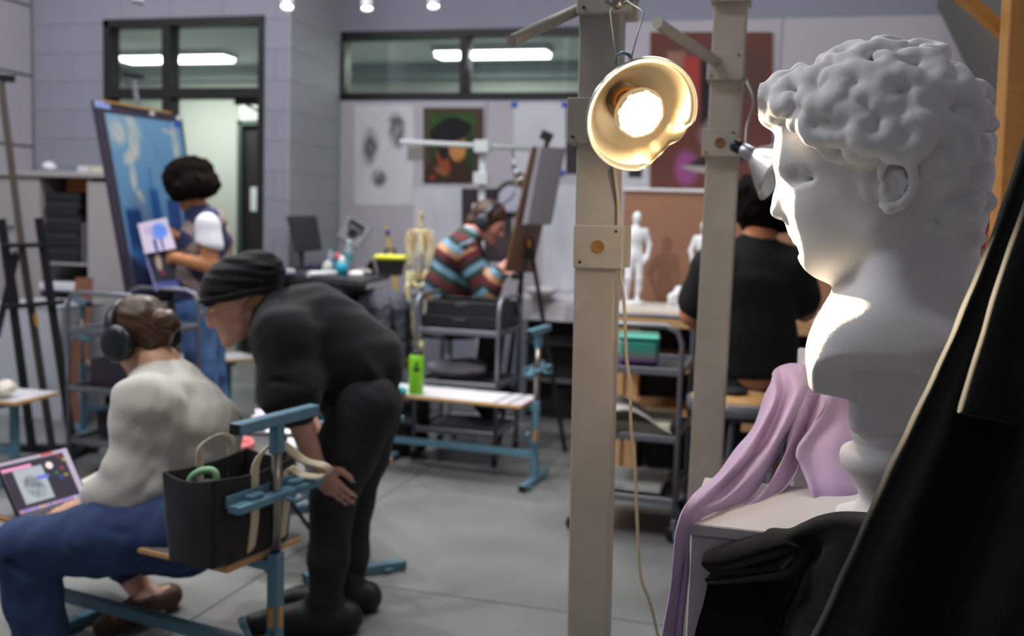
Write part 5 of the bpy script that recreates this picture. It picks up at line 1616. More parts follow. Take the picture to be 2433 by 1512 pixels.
lath('teal_cup', 811, 655, [(0.0005, 0), (0.034, 0), (0.037, 0.08), (0.034, 0.08), (0.031, 0.005)], mat('teal_plastic', (20, 150, 178), 0.4), 'teal cup filled with pink and white tools on the desk', 'cup',
     [('white_tool', [(0.0005, 0.03), (0.022, 0.06), (0.022, 0.105), (0.012, 0.118), (0.0005, 0.12)], mat('tool_white', (220, 220, 222), 0.5))])
cp = top_at(805, 655)
q = MB(); q.tube([cp + (-0.008, 0, 0.10), cp + (-0.012, 0, 0.135)], 0.014, 12); single(q, 'pink_eraser', mat('pink_rubber', (226, 90, 120), 0.5), 'pink tool standing in the teal cup', 'tool')
lath('water_bottle', 786, 645, [(0.0005, 0), (0.026, 0), (0.027, 0.09), (0.024, 0.11), (0.012, 0.135), (0.011, 0.142)], mat('clear_plastic', (196, 208, 220), 0.2, alpha=0.55), 'clear water bottle with green cap left of the teal cup', 'bottle',
     [('label', [(0.0275, 0.035), (0.0278, 0.075)], mat('blue_label', (120, 150, 200), 0.5)), ('cap', [(0.013, 0.138), (0.013, 0.152), (0.0005, 0.152)], mat('green_cap', (40, 130, 100), 0.5))])
lath('water_bottle', 828, 648, [(0.0005, 0), (0.030, 0), (0.031, 0.12), (0.026, 0.15), (0.014, 0.185), (0.013, 0.195)], mat('clear_plastic'), 'taller clear bottle with teal label right of the cup', 'bottle',
     [('label', [(0.0318, 0.07), (0.0320, 0.125)], mat('teal_label', (90, 160, 160), 0.5)), ('cap', [(0.015, 0.19), (0.015, 0.208), (0.0005, 0.208)], mat('white_cap', (210, 214, 216), 0.5))])
lath('white_dish', 846, 660, [(0.0005, 0), (0.036, 0), (0.047, 0.014), (0.044, 0.03), (0.025, 0.04), (0.0005, 0.042)], mat('tool_white'), 'round white lump on the desk corner', 'dish')
q = MB(); q.tube([top_at(733, 658) + (0, 0, 0.016), top_at(797, 656) + (0, 0, 0.016)], 0.017, 14); single(q, 'paper_roll', mat('paper', (222, 224, 228), 0.8), 'roll of white paper lying on the desk', 'paper')
q = MB(); q.box(top_at(672, 648) + (0, 0, 0.012), (0.14, 0.10, 0.02), rotz(0.3), 0.003); single(q, 'paper_stack', mat('paper'), 'stack of white papers on the left end of the desk', 'paper')
q = MB(); q.box(top_at(676, 654) + (0, 0, 0.004), (0.16, 0.05, 0.008), rotz(-0.05), 0.002); single(q, 'blue_folder', mat('navy_card', (42, 50, 84), 0.6), 'navy folder at the front edge of the desk', 'folder')
q = MB(); q.lathe([(0.0005, 0), (0.03, 0), (0.034, 0.03), (0.028, 0.06), (0.012, 0.08), (0.0005, 0.082)], top_at(776, 650), (0.15, 0, 1), 18); single(q, 'white_jug', mat('jug_white', (200, 204, 196), 0.4), 'small white jug beside the bottles on the desk', 'jug')
bundle(None, top_at(750, 646), (0.06, 0.05, 0.022), 'cable_heap', mat('purple_black', (52, 46, 72), 0.6), 'dark heap of cables and cloth beside the monitor', 'cables', 3, 0.007, None, 0.006)
q = MB(); q.prism([top_at(868, 652), top_at(893, 652), V3(P(884, 618, 6.2)), V3(P(872, 628, 6.2))], (0.0, 0.04, 0)); single(q, 'dark_stand', mat('dark_card', (58, 58, 62), 0.6), 'small dark stand leaning near the tool box', 'stand')
bundle(None, top_at(866, 654), (0.045, 0.03, 0.014), 'desk_scrap', mat('scrap_grey', (150, 150, 140), 0.6), 'grey scrap on the desk beside the dark stand', 'scrap', 5, 0.006, None, 0.004)
# tool box with yellow lid
tb_c = top_at(925, 655) + (0, 0.03, 0)
tbx = thing('tool_box', 'black tool box with bright yellow lid on the desk end', 'tool box', tb_c)
q = MB(); q.prism([tb_c + (-0.085, -0.06, 0.095), tb_c + (0.095, -0.06, 0.095), tb_c + (0.072, -0.06, 0.0), tb_c + (-0.062, -0.06, 0.0)], (0, 0.12, 0)); q.build('body', M_BLK, tbx)
q = MB(); q.box(tb_c + (0.005, 0, 0.112), (0.205, 0.14, 0.034), None, 0.012); q.build('lid', mat('yellow_lid', (214, 214, 24), 0.4), tbx)
q = MB(); q.tube([tb_c + (-0.03, 0, 0.128), tb_c + (-0.03, 0, 0.160), tb_c + (0.03, 0, 0.160), tb_c + (0.03, 0, 0.128)], 0.008, 8); q.build('handle', M_BLK, tbx)
q = MB(); a_, b_ = V3(P(918, 536, 7.0)), V3(P(972, 880, 7.0)); 
br = thing('broom', 'yellow broom handle with blue band leaning behind the tool box', 'broom', (b_[0], b_[1], 0))
dirb = nrm(b_ - a_); e_b = a_ + dirb * (a_[2] / -dirb[2]) * 0.985
q = MB(); q.tube([a_, e_b], 0.0125, 12); q.build('handle', mat('yellow_pole', (206, 168, 40), 0.4), br)
q = MB(); q.tube([a_ + dirb * 0.03, a_ + dirb * 0.075], 0.0135, 12); q.build('band', mat('blue_band', (40, 60, 160), 0.5), br)
q = MB(); q.box(e_b + (0, 0, 0.06), (0.28, 0.06, 0.1), RW, 0.01); q.build('head', mat('broom_black', (40, 40, 40), 0.8), br)

# stool with a grey jacket beside the desk
sp = V3(P(898, 900, 6.0)); sp[2] = 0
st = thing('tall_stool', 'tall stool under the grey jacket beside the desk', 'stool', sp)
q = MB(); q.lathe([(0.0005, 0.70), (0.16, 0.70), (0.165, 0.715), (0.15, 0.735), (0.0005, 0.735)], sp, (0, 0, 1), 24); q.build('seat', M_BLK, st)
for k in range(4):
    a = k * math.pi / 2 + 0.5; q = MB(); q.tube([sp + (0.11 * math.cos(a), 0.11 * math.sin(a), 0.70), sp + (0.19 * math.cos(a), 0.19 * math.sin(a), 0.0)], 0.011, 8); q.build('leg', mat('stool_grey', (120, 122, 128), 0.4, 0.5), st)
pts = [sp + (0.165 * math.cos(a), 0.165 * math.sin(a), 0.25) for a in np.linspace(0, 2 * math.pi, 17)[:-1]]
q = MB(); q.tube(pts, 0.008, 8, closed=True); q.build('ring', mat('stool_grey'), st)
V = Vox(sp + (-0.24, -0.24, 0.42), sp + (0.24, 0.24, 0.95), 0.012)
V.ell(sp + (0, 0, 0.78), (0.18, 0.16, 0.10), k=0.03)
for a, l in ((0.2, 0.28), (1.2, 0.2), (2.3, 0.30), (3.2, 0.22), (4.0, 0.30), (5.0, 0.26), (5.7, 0.32)):
    V.cone(sp + (0.13 * math.cos(a), 0.13 * math.sin(a), 0.76), sp + (0.19 * math.cos(a), 0.19 * math.sin(a), 0.76 - l), 0.055, 0.03, k=0.03)
V.wrinkle(0.012, 45, 3)
tag(recentre(V.build('draped_jacket', mat('grey_jacket', (72, 75, 84), 0.8, noise=(12, 0.15)))), 'grey jacket heaped over the tall stool by the desk', 'jacket')

# ---------------------------------------------------------------- half-size teaching skeleton on a stand
SD = 6.15
S = lambda px, py, dd=0.0: V3(P(px, py, SD + dd))
M_BONE = mat('bone', (216, 204, 150), 0.5, noise=(18, 0.10)); M_TAN = mat('tan_rib', (196, 172, 126), 0.5)
b_ = S(1003, 900); b_[2] = 0
sk_ = thing('skeleton_model', 'cream teaching skeleton without a skull on a stand behind the bottle', 'skeleton', b_)
q = MB(); q.tube([S(1003, 508, 0.04), (*S(1003, 900, 0.04)[:2], 0.03)], 0.010, 10); q.build('stand_pole', M_CART, sk_)
q = MB()
for k in range(5):
    a = k * 2 * math.pi / 5; q.tube([(b_[0], b_[1] + 0.04, 0.06), (b_[0] + 0.15 * math.cos(a), b_[1] + 0.04 + 0.15 * math.sin(a), 0.03)], 0.011, 8)
    q.lathe([(0.0005, -0.01), (0.022, -0.01), (0.022, 0.01), (0.0005, 0.01)], (b_[0] + 0.15 * math.cos(a), b_[1] + 0.04 + 0.15 * math.sin(a), 0.022), (1, 0, 0), 12)
q.build('stand_base', M_BLK, sk_)
sp_pts = catmull([S(1001, 508), S(997, 530), S(1002, 560), S(1005, 600), S(998, 640), S(995, 665)], 20)
for i in range(19):
    q = MB(); q.lathe([(0.0005, -0.009), (0.013, -0.009), (0.011, 0.0), (0.013, 0.009), (0.0005, 0.009)], sp_pts[i], sp_pts[i + 1] - sp_pts[i], 10); q.build('vertebra', M_TAN, sk_)
for k in range(8):
    f = k / 7; c = S(1000, 545 + 62 * f); w = 0.052 + 0.036 * math.sin(math.pi * (0.25 + 0.55 * f)); 
    for s in (-1, 1):
        pts = [c + (s * w * math.sin(t), 0.03 - (0.10) * (1 - math.cos(t)) * 0.5 - 0.02, -0.05 * (t / 3.0) ** 1.5 * 1.1) for t in np.linspace(0.05, 2.7, 10)]
        q = MB(); q.tube(pts, 0.0044, 6); q.build('rib', M_TAN if k < 4 else M_BONE, sk_)
q = MB(); q.bar(S(999, 556, -0.09), S(1002, 600, -0.10), 0.018, 0.008, (0, 1, 0), 0.002); q.build('sternum', M_BONE, sk_)
for s, x in ((-1, 972), (1, 1022)):
    q = MB(); q.tube(catmull([S(1000, 552, -0.07), S((1000 + x) / 2, 548, -0.04), S(x, 556, 0.0)], 8), 0.006, 8); q.build('clavicle', M_BONE, sk_)
    q = MB(); q.prism([S(x, 556, 0.03), S(1000 + (x - 1000) * 0.3, 560, 0.045), S(1000 + (x - 1000) * 0.55, 600, 0.045)], (0, 0.008, 0)); q.build('scapula', M_TAN, sk_)
    q = MB(); q.tube(catmull([S(x, 566), S(x + 1, 585), S(x, 640)], 8), [0.014, 0.012, 0.009, 0.009, 0.009, 0.009, 0.011, 0.013], 10); q.build('humerus', M_BONE, sk_)
    for e in (-0.006, 0.008):
        q = MB(); q.tube([S(x, 645) + (e, 0, 0), S(x - 4, 688) + (e, 0, 0), S(x - 6, 712) + (e, 0, 0)], [0.008, 0.006, 0.008], 8); q.build('forearm_bone', M_BONE, sk_)
    for j in range(4):
        q = MB(); q.tube([S(x - 6, 714) + (0.008 * (j - 1.5), 0, 0), S(x - 6, 736) + (0.011 * (j - 1.5), 0, 0)], 0.0038, 6); q.build('finger_bone', M_BONE, sk_)
V = Vox(S(960, 690) - (0.05, 0.12, 0.05), S(1030, 640) + (0.05, 0.12, 0.05), 0.007)
pc_ = S(996, 662)
for s in (-1, 1):
    V.ell(pc_ + (s * 0.045, -0.005, 0.01), (0.030, 0.018, 0.045), rotz(0.5 * s), k=0.01); V.cone(pc_ + (s * 0.05, 0, -0.02), pc_ + (s * 0.012, -0.03, -0.045), 0.014, 0.010, k=0.01); V.cone(pc_ + (s * 0.05, 0, -0.02), pc_ + (s * 0.03, 0.02, -0.06), 0.013, 0.011, k=0.01)
V.ell(pc_ + (0, 0.02, 0.005), (0.022, 0.012, 0.034), k=0.01); V.build('pelvis', M_BONE, sk_)
for s in (-1, 1):
    h0 = pc_ + (s * 0.062, 0, -0.028); kn = S(992 + s * 9, 805) + (0, 0, 0); an = S(996 + s * 10, 905)
    q = MB(); q.tube([h0, h0 + (s * 0.012, 0, -0.03), h0 * 0.5 + kn * 0.5, kn + (0, 0, 0.025), kn], [0.013, 0.015, 0.0095, 0.012, 0.019], 10); q.build('femur', M_BONE, sk_)
    q = MB(); q.tube([kn - (0, 0, 0.01), kn * 0.5 + an * 0.5, an], [0.017, 0.009, 0.011], 10); q.build('tibia', M_BONE, sk_)
    q = MB(); q.bar(an, an + (s * 0.01, -0.10, -0.03), 0.03, 0.018, (0, 0, 1), 0.005); q.build('foot_bones', M_BONE, sk_)

# ---------------------------------------------------------------- white light stand with its clamp lamp
M_WPAINT = mat('white_paint', (214, 220, 220), 0.5)
wf = V3(P(1140, 900, 6.4)); wf[2] = 0
ws = thing('white_stand', 'white post with a long crossarm and square clamps behind the striped-sweater person', 'stand', wf)
q = MB(); q.bar(wf, V3(P(1147, 336, 6.4)), 0.042, 0.042, (0, 1, 0), 0.003); q.build('post', M_WPAINT, ws)
q = MB(); q.tube([P(950, 337, 6.3), P(1258, 353, 6.42)], 0.0165, 14); q.build('crossarm', M_WPAINT, ws)
for y0, y1 in ((333, 364), (409, 440), (487, 512)):
    q = MB(); c = (V3(P(1147 - 0.03 * (y0 - 333), (y0 + y1) / 2, 6.37))); q.box(c, (0.094, 0.075, 0.078), RW, 0.004); q.build('clamp_block', M_WPAINT, ws)
q = MB(); q.box(wf + (0, 0, 0.02), (0.5, 0.08, 0.04), RW, 0.004); q.box(wf + (0, 0, 0.02), (0.08, 0.5, 0.038), RW, 0.004); q.build('base', M_WPAINT, ws)


def clamp_lamp(name, label, mouth, axis, R, m_c=None, group=None):
    """unlit reflector lamp: bell, socket, knob"""
    t = thing(name, label, 'lamp', V3(mouth), group); a = nrm(axis); m = V3(mouth)
    q = MB(); q.lathe([(R, 0.0), (R * 1.02, -0.03 * R), (R * 0.93, -0.12 * R), (R * 0.72, -0.40 * R), (R * 0.48, -0.66 * R), (R * 0.32, -0.86 * R), (R * 0.26, -0.90 * R), (R * 0.30, -0.84 * R), (R * 0.46, -0.64 * R), (R * 0.70, -0.38 * R), (R * 0.90, -0.12 * R), (R * 0.97, -0.02 * R), (R, 0.0)], m, a, 40); q.build('reflector', M_ALU, t)
    q = MB(); q.lathe([(R * 0.20, -0.86 * R), (R * 0.22, -1.0 * R), (R * 0.20, -1.30 * R), (R * 0.15, -1.34 * R)], m, a, 20); q.build('socket', mat('socket_alu', (190, 190, 196), 0.35, 0.9), t)
    q = MB(); q.lathe([(R * 0.15, -1.30 * R), (R * 0.20, -1.36 * R), (R * 0.20, -1.58 * R), (R * 0.12, -1.66 * R), (0.0005, -1.66 * R)], m, a, 20); q.build('knob', M_BLK, t)
    q = MB(); q.lathe([(R * 0.1, -0.86 * R), (R * 0.14, -0.70 * R), (R * 0.34, -0.42 * R), (R * 0.30, -0.28 * R), (0.0005, -0.24 * R)], m, a, 20); q.build('bulb', mat('frosted_bulb', (226, 228, 226), 0.4), t)
    return t


l2 = clamp_lamp('clamp_lamp', 'unlit silver clamp lamp just left of the bust\'s forehead', P(1852, 404, 2.42), V3((0.66, -0.34, -0.40)), 0.082)
q = MB(); q.tube(catmull([V3(P(1772, 352, 2.45)), V3(P(1775, 300, 2.5)), V3(P(1790, 240, 2.55)), V3(P(1772, 190, 2.6))], 16), 0.003, 8)
q.tube([V3(P(1772, 190, 2.6)), V3(P(1745, 175, 2.64))], 0.006, 8); q.build('hanger', M_WIRE, l2)
l3 = clamp_lamp('clamp_lamp', 'small silver clamp lamp on the white crossarm beside the clock', P(1240, 432, 6.3), V3((0.45, -0.2, -0.75)), 0.07)
q = MB(); q.tube([V3(P(1222, 414, 6.33)), V3(P(1218, 352, 6.41))], 0.006, 8); q.build('hanger', M_WIRE, l3)

# ---------------------------------------------------------------- white ledge and dark cupboard behind the middle easel
q = MB(); e0 = ab(P(1205, 700, 6.35)); e1 = ab(P(1440, 700, 6.2)); zl = P(1300, 712, 6.3)[2]
lw = thing('white_ledge', 'white display ledge along the wall behind the black easel', 'ledge', W((e0[0] + e1[0]) / 2, 6.3, 0))
q = MB(); wbox(q, e0[0], e1[0], 6.25, B2 - 0.02, zl - 0.15, zl, 0.004); q.build('top', M_LAM, lw)
q = MB(); wbox(q, e0[0] + 0.05, e1[0], 6.45, B2 - 0.02, 0.0, zl - 0.15, 0.003); q.build('cupboard', mat('dark_cupboard', (30, 30, 32), 0.7), lw)
for z in (0.25, 0.5):
    q = MB(); wbox(q, e0[0] + 0.05, e1[0], 6.38, 6.45, z, z + 0.02, 0.002); q.build('shelf_edge', mat('shelf_grey', (90, 90, 92), 0.6), lw)
q = MB(); wbox(q, e0[0] + 0.28, e0[0] + 0.62, B2 - 0.05, B2 - 0.03, zl + 0.02, zl + 0.3, 0.003); single(q, 'cardboard_sheet', mat('pale_card', (196, 196, 198), 0.8), 'pale card leaning on the wall above the white ledge', 'card')
q = MB(); q.lathe([(0.0005, 0), (0.05, 0), (0.09, 0.03), (0.1, 0.07), (0.094, 0.07), (0.05, 0.012), (0.0005, 0.01)], V3(P(1288, 700, 6.4)) * (1, 1, 0) + (0, 0, zl), (0, 0, 1), 24); single(q, 'white_bowl', M_LAM, 'white bowl on the ledge behind the easel', 'bowl')

# ---------------------------------------------------------------- black easel of the striped-sweater person
ed = 5.62
E = lambda px, py, dd=0.0: V3(P(px, py, ed + dd))
eb = E(1255, 1075); eb[2] = 0
es = thing('black_easel', 'black tripod easel leaning in front of the striped-sweater person', 'easel', eb)
q = MB(); q.bar(E(1303, 322), E(1240, 640), 0.028, 0.022, (0, 1, 0), 0.002); q.build('mast', M_BLK, es)
q = MB(); q.bar(E(1285, 318), E(1312, 330), 0.05, 0.03, (0, 1, 0), 0.003); q.build('top_clip', M_BLK, es)
for (a, b, dd) in (((1252, 560), (1190, 1025), 0.15), ((1262, 590), (1342, 1068), 0.0), ((1240, 620), (1225, 1060), 0.45)):
    e2 = E(b[0], b[1], dd); g = E(a[0], a[1]); e2 = g + (e2 - g) * (g[2] / (g[2] - e2[2]))
    q = MB(); q.bar(g, e2, 0.026, 0.022, (0, 1, 0), 0.002); q.build('leg', M_BLK, es)
q = MB(); q.box(E(1248, 590), (0.10, 0.07, 0.12), None, 0.01); q.box(E(1225, 655), (0.05, 0.3, 0.03), None, 0.004); q.build('clamp', M_BLK, es)
q = MB(); q.box(E(1257, 578, -0.06), (0.014, 0.01, 0.045), None, 0.002); q.build('sticker', mat('orange_sticker'), es)
q = MB(); q.prism([E(1262, 350, -0.25), E(1197, 645, -0.25), E(1262, 648, 0.15), E(1322, 352, 0.15)], V3((0.012, 0.0, 0.004)))
single(q, 'drawing_board', wood('masonite', (104, 70, 42), 0.8, (3, 3, 3)), 'brown drawing board on the black easel', 'board')
q = MB(); q.prism([E(1272, 352, -0.20), E(1240, 534, -0.20), E(1298, 535, 0.14), E(1332, 354, 0.14)], V3((0.03, 0.0, 0.006)))
single(q, 'paper_pad', mat('pad_grey', (150, 148, 154), 0.8), 'grey paper pad clipped behind the brown drawing board', 'pad')
q = MB(); q.prism([E(1205, 700), E(1232, 765), E(1198, 768), E(1194, 735)], (0, 0.01, 0)); single(q, 'hanging_rag', mat('rag_grey', (150, 146, 144), 0.9), 'pale rag hanging from the black easel', 'rag')

# ---------------------------------------------------------------- plaster table, backdrop, figures
td = 4.75
tz = P(1560, 742, td)[2]
ta0, ta1 = ab(P(1420, 742, td))[0], ab(P(2040, 760, 4.3))[0]
tb0 = ab(P(1560, 745, td))[1]
tbl = thing('work_table', 'heavy butcher-block work table carrying the plaster figures', 'table', W((ta0 + ta1) / 2, tb0 + 0.3, 0))
M_BUTCH = wood('butcher_block', (198, 156, 108), 0.85, (3, 3, 12))
q = MB(); wbox(q, ta0, ta1, tb0, tb0 + 0.62, tz - 0.075, tz - 0.002, 0.004); top_o = q.build('top', M_BUTCH, tbl)
q = MB(); wbox(q, ta0 + 0.004, ta1 - 0.004, tb0 + 0.004, tb0 + 0.616, tz - 0.002, tz); q.build('worn_surface', mat('worn_white', (196, 186, 176), 0.6, noise=(5, 0.08)), top_o)
for a in (ta0 + 0.08, ta1 - 0.08):
    for b in (tb0 + 0.06, tb0 + 0.56):
        q = MB(); wbox(q, a - 0.045, a + 0.045, b - 0.045, b + 0.045, 0, tz - 0.075, 0.004); q.build('leg', M_BUTCH, tbl)
for z in (0.34, 0.60):
    q = MB(); wbox(q, ta0 + 0.03, ta1 - 0.03, tb0 + 0.05, tb0 + 0.58, z, z + 0.05, 0.004); q.build('shelf', M_BUTCH, tbl)
q = MB(); wbox(q, ta0 + 0.03, ta1 - 0.03, tb0 + 0.59, tb0 + 0.61, 0, tz - 0.08); q.build('back_panel', mat('dark_cupboard'), tbl)
# brown backdrop board
bb = tb0 + 0.66; dbk = bb / math.cos(YAW)
bz1 = PW(1560, 455, dbk)[2]
q = MB(); wbox(q, ta0 - 0.02, ta1 + 0.25, bb, bb + 0.02, 0.3, bz1, 0.002)
bd = thing('backdrop_board', 'brown backdrop board standing behind the plaster figures', 'board', W((ta0 + ta1) / 2, bb, 0.0))
q = MB(); wbox(q, ta0 - 0.02, ta1 + 0.25, bb, bb + 0.02, 0.0, bz1, 0.002); q.build('panel', mat('brown_board', (136, 96, 74), 0.7, noise=(3, 0.05)), bd)
q = MB(); wbox(q, ta0 - 0.02, ta1 + 0.25, bb - 0.012, bb + 0.03, bz1, bz1 + 0.016, 0.002); q.build('top_strip', M_LAM, bd)
M_FIG = mat('figure_plaster', (224, 226, 230), 0.6)


def statuette(px, py_top, d, hgt, label, pose, flip=1):
    f0 = V3(P(px, 715, d)); f0[2] = tz; s = hgt / 1.75
    t = thing('plaster_statuette', label, 'statuette', f0, 'white plaster statuettes')
    g = lambda x, y, z: f0 + np.array((x * flip, y, z)) * s
    V = Vox(g(-0.5 * flip, -0.35, 0.02), g(0.5 * flip, 0.35, 1.9), 0.0075)
    b0 = 0.07
    if pose == 'stand':
        V.ell(g(0.02, 0, 1.66), np.array((0.085, 0.10, 0.125)) * s, k=0.01); V.cone(g(0.01, 0, 1.5), g(0.01, 0, 1.58), 0.055 * s, 0.05 * s, k=0.01)
        V.ell(g(0, 0, 1.30), np.array((0.19, 0.12, 0.20)) * s, k=0.02); V.ell(g(0, 0, 1.05), np.array((0.145, 0.10, 0.16)) * s, k=0.02); V.ell(g(0, 0, 0.92), np.array((0.165, 0.11, 0.13)) * s, k=0.02)
        V.path([g(0.19, 0, 1.42), g(0.28, 0.02, 1.15), g(0.24, -0.05, 0.92), g(0.20, -0.07, 0.82)], [0.06 * s, 0.05 * s, 0.042 * s, 0.035 * s], k=0.012)
        V.path([g(-0.19, 0, 1.42), g(-0.30, 0.02, 1.16), g(-0.30, -0.10, 0.95)], [0.06 * s, 0.05 * s, 0.04 * s], k=0.012)
        V.path([g(0.09, 0, 0.88), g(0.10, -0.03, 0.50), g(0.10, 0.0, 0.30), g(0.08, 0, b0 + 0.05)], [0.095 * s, 0.065 * s, 0.062 * s, 0.04 * s], k=0.012)
        V.path([g(-0.09, 0, 0.88), g(-0.11, -0.08, 0.50), g(-0.13, 0.02, 0.30), g(-0.13, 0.04, b0 + 0.05)], [0.095 * s, 0.065 * s, 0.062 * s, 0.04 * s], k=0.012)
        V.cone(g(0.08, 0.02, b0 + 0.03), g(0.10, -0.16, b0 + 0.02), 0.042 * s, 0.03 * s, k=0.01); V.cone(g(-0.13, 0.05, b0 + 0.03), g(-0.16, -0.12, b0 + 0.02), 0.042 * s, 0.03 * s, k=0.01)
    else:
        V.ell(g(0.12, 0, 0.78), np.array((0.10, 0.12, 0.10)) * s, k=0.02); V.path([g(-0.02, 0, 0.30), g(0.05, 0, 0.52), g(0.10, 0, 0.72)], [0.17 * s, 0.16 * s, 0.13 * s], k=0.03)
        V.path([g(0.0, -0.08, 0.25), g(-0.24, -0.10, 0.48), g(-0.28, -0.10, 0.12)], [0.11 * s, 0.085 * s, 0.06 * s], k=0.02); V.path([g(0.0, 0.08, 0.25), g(-0.20, 0.10, 0.22), g(-0.10, 0.16, 0.14)], [0.11 * s, 0.08 * s, 0.06 * s], k=0.02)
        V.path([g(0.08, -0.12, 0.66), g(-0.06, -0.16, 0.52), g(-0.18, -0.13, 0.56)], [0.06 * s, 0.05 * s, 0.045 * s], k=0.015)
    V.build('figure', M_FIG, t)
    q = MB()
    if pose == 'stand':
        q.lathe([(0.0005, 0.0), (0.23 * s, 0.0), (0.24 * s, 0.03 * s), (0.22 * s, 0.065 * s), (0.0005, 0.07 * s)], f0, (0, 0, 1), 28)
    else:
        q.box(f0 + (0, 0, 0.045 * s), (0.62 * s, 0.5 * s, 0.09 * s), rotz(-0.2), 0.01)
    q.build('base', M_FIG, t)


statuette(1503, 502, 5.2, 0.475, 'standing white plaster figure left of its own shadow', 'stand')
statuette(1668, 540, 5.2, 0.44, 'standing plaster figure half hidden by the grey post', 'stand', -1)
statuette(1606, 655, 5.0, 0.22, 'small crouching plaster figure on a block', 'crouch')
# lower white vase beside the bust, seen past its neck
q = MB(); q.lathe([(0.0005, 0), (0.03, 0), (0.055, 0.05), (0.06, 0.09), (0.045, 0.14), (0.02, 0.17), (0.0005, 0.172)], V3(P(2030, 745, 4.45)) * (1, 1, 0) + (0, 0, tz), (0, 0, 1), 24); single(q, 'white_vase', M_FIG, 'rounded white vessel just left of the bust\'s neck', 'vase')

# round stools near the black-shirted person
def round_stool(px, py, z, label, r=0.17):
    c = V3(PZ(px, py, z)); c[2] = 0
    t = thing('round_stool', label, 'stool', c)
    q = MB(); q.lathe([(0.0005, z - 0.03), (r - 0.01, z - 0.03), (r - 0.01, z), (0.0005, z)], c, (0, 0, 1), 32); q.build('seat', wood('stool_wood', (190, 140, 84), 0.85, (3, 3, 3)), t)
    q = MB(); q.lathe([(r, z - 0.045), (r + 0.004, z - 0.04), (r + 0.004, z - 0.006), (r - 0.010, z - 0.004), (r - 0.012, z - 0.04), (r, z - 0.045)], c, (0, 0, 1), 32); q.build('rim', M_CART, t)
    for k in range(4):
        a = k * math.pi / 2 + 0.6; q = MB(); q.tube([c + (r * 0.8 * math.cos(a), r * 0.8 * math.sin(a), z - 0.03), c + (r * 1.25 * math.cos(a), r * 1.25 * math.sin(a), 0.0)], 0.012, 8); q.build('leg', M_CART, t)
    pts = [c + (r * 1.12 * math.cos(a), r * 1.12 * math.sin(a), 0.2) for a in np.linspace(0, 2 * math.pi, 21)[:-1]]
    q = MB(); q.tube(pts, 0.009, 8, closed=True); q.build('ring', M_CART, t)
    return c


rs = round_stool(1752, 943, 0.72, 'wooden round stool with steel rim beside the lilac cloth')
q = MB(); q.lathe([(0.0005, 0), (0.045, 0), (0.055, 0.006), (0.055, 0.018), (0.048, 0.012), (0.0005, 0.008)], V3(PZ(1740, 936, 0.72)) , (0, 0, 1), 28); single(q, 'black_dish', M_BLK, 'flat black dish on the wooden round stool', 'dish')

# ---------------------------------------------------------------- left side: shelving cupboard, plinth box, tall black easel
M_CAB = mat('cabinet_grey', (164, 160, 158), 0.55, noise=(3, 0.03))
cb1 = B1 - 0.02; cb0 = cb1 - 0.45
cz1 = PW(120, 408, cb0 / math.cos(YAW))[2]
onc = lambda px, py: ab(PW(px, py, cb0 / math.cos(YAW)))
k0, k1, k2, k3 = A_L + 0.01, onc(94, 500)[0], onc(207, 500)[0], onc(300, 500)[0]
cab = thing('storage_cabinet', 'grey storage cabinet with one open dark bay', 'cabinet', W((k0 + k3) / 2, cb1, 0))
q = MB(); wbox(q, k0, k3, cb0 - 0.02, cb1, cz1 - 0.035, cz1, 0.004); q.build('top', M_CAB, cab)
q = MB(); wbox(q, k0, k1, cb0, cb0 + 0.02, 0.05, cz1 - 0.045, 0.003); dr = q.build('door', M_CAB, cab)
q = MB(); a_h = onc(28, 636)[0]; z_h = onc(28, 540)[2]; wbox(q, a_h - 0.03, a_h + 0.03, cb0 - 0.02, cb0, z_h, z_h + 0.012, 0.003); q.build('handle', M_CART, dr)
q = MB(); wbox(q, k2, k3, cb0, cb0 + 0.02, 0.05, cz1 - 0.06, 0.003); q.build('door', M_CAB, cab)
for a in (k0, k1 - 0.02, k2, k3 - 0.02):
    q = MB(); wbox(q, a, a + 0.02, cb0 + 0.02, cb1, 0, cz1 - 0.035); q.build('side', M_CAB, cab)
q = MB(); wbox(q, k0, k3, cb1 - 0.01, cb1, 0, cz1 - 0.035); q.build('back', mat('cabinet_dark', (34, 34, 36), 0.8), cab)
szs = [onc(150, y)[2] for y in (625, 690, 860)]
for z in szs:
    q = MB(); wbox(q, k1, k2, cb0 + 0.01, cb1 - 0.01, z - 0.015, z, 0.002); q.build('shelf', M_CAB, cab)
zz = szs[0] + 0.001
for k in range(9):
    hgt = 0.050; a0_, a1_ = k1 + 0.01 + 0.004 * (k % 3), k2 - 0.10 + 0.008 * ((k * 7) % 3)
    q = MB(); wbox(q, a0_, a1_, cb0 + 0.03 + 0.006 * (k % 2), cb1 - 0.06, zz, zz + hgt, 0.004)
    o = single(q, 'black_case', mat('black_case_%d' % (k % 2), ((34, 35, 37), (46, 47, 48))[k % 2], 0.5), ['lowest', 'second', 'third', 'fourth', 'fifth', 'sixth', 'seventh', 'eighth', 'topmost'][k] + ' black case from the bottom of the stack in the open cabinet bay', 'case', 'cases stacked in the cabinet'); zz += hgt + 0.002
q = MB(); wbox(q, k2 - 0.085, k2 - 0.005, cb0 + 0.04, cb1 - 0.08, szs[0] + 0.001, szs[0] + 0.27, 0.003); single(q, 'grey_file', mat('grey_file', (84, 85, 88), 0.6), 'grey box file beside the black cases in the cabinet', 'file')
q = MB(); wbox(q, k1 + 0.12, k2 - 0.02, cb0 + 0.12, cb1 - 0.06, zz + 0.01, zz + 0.11, 0.004); single(q, 'amber_box', mat('amber_box', (150, 84, 20), 0.6), 'amber box on top of the black cases', 'box')
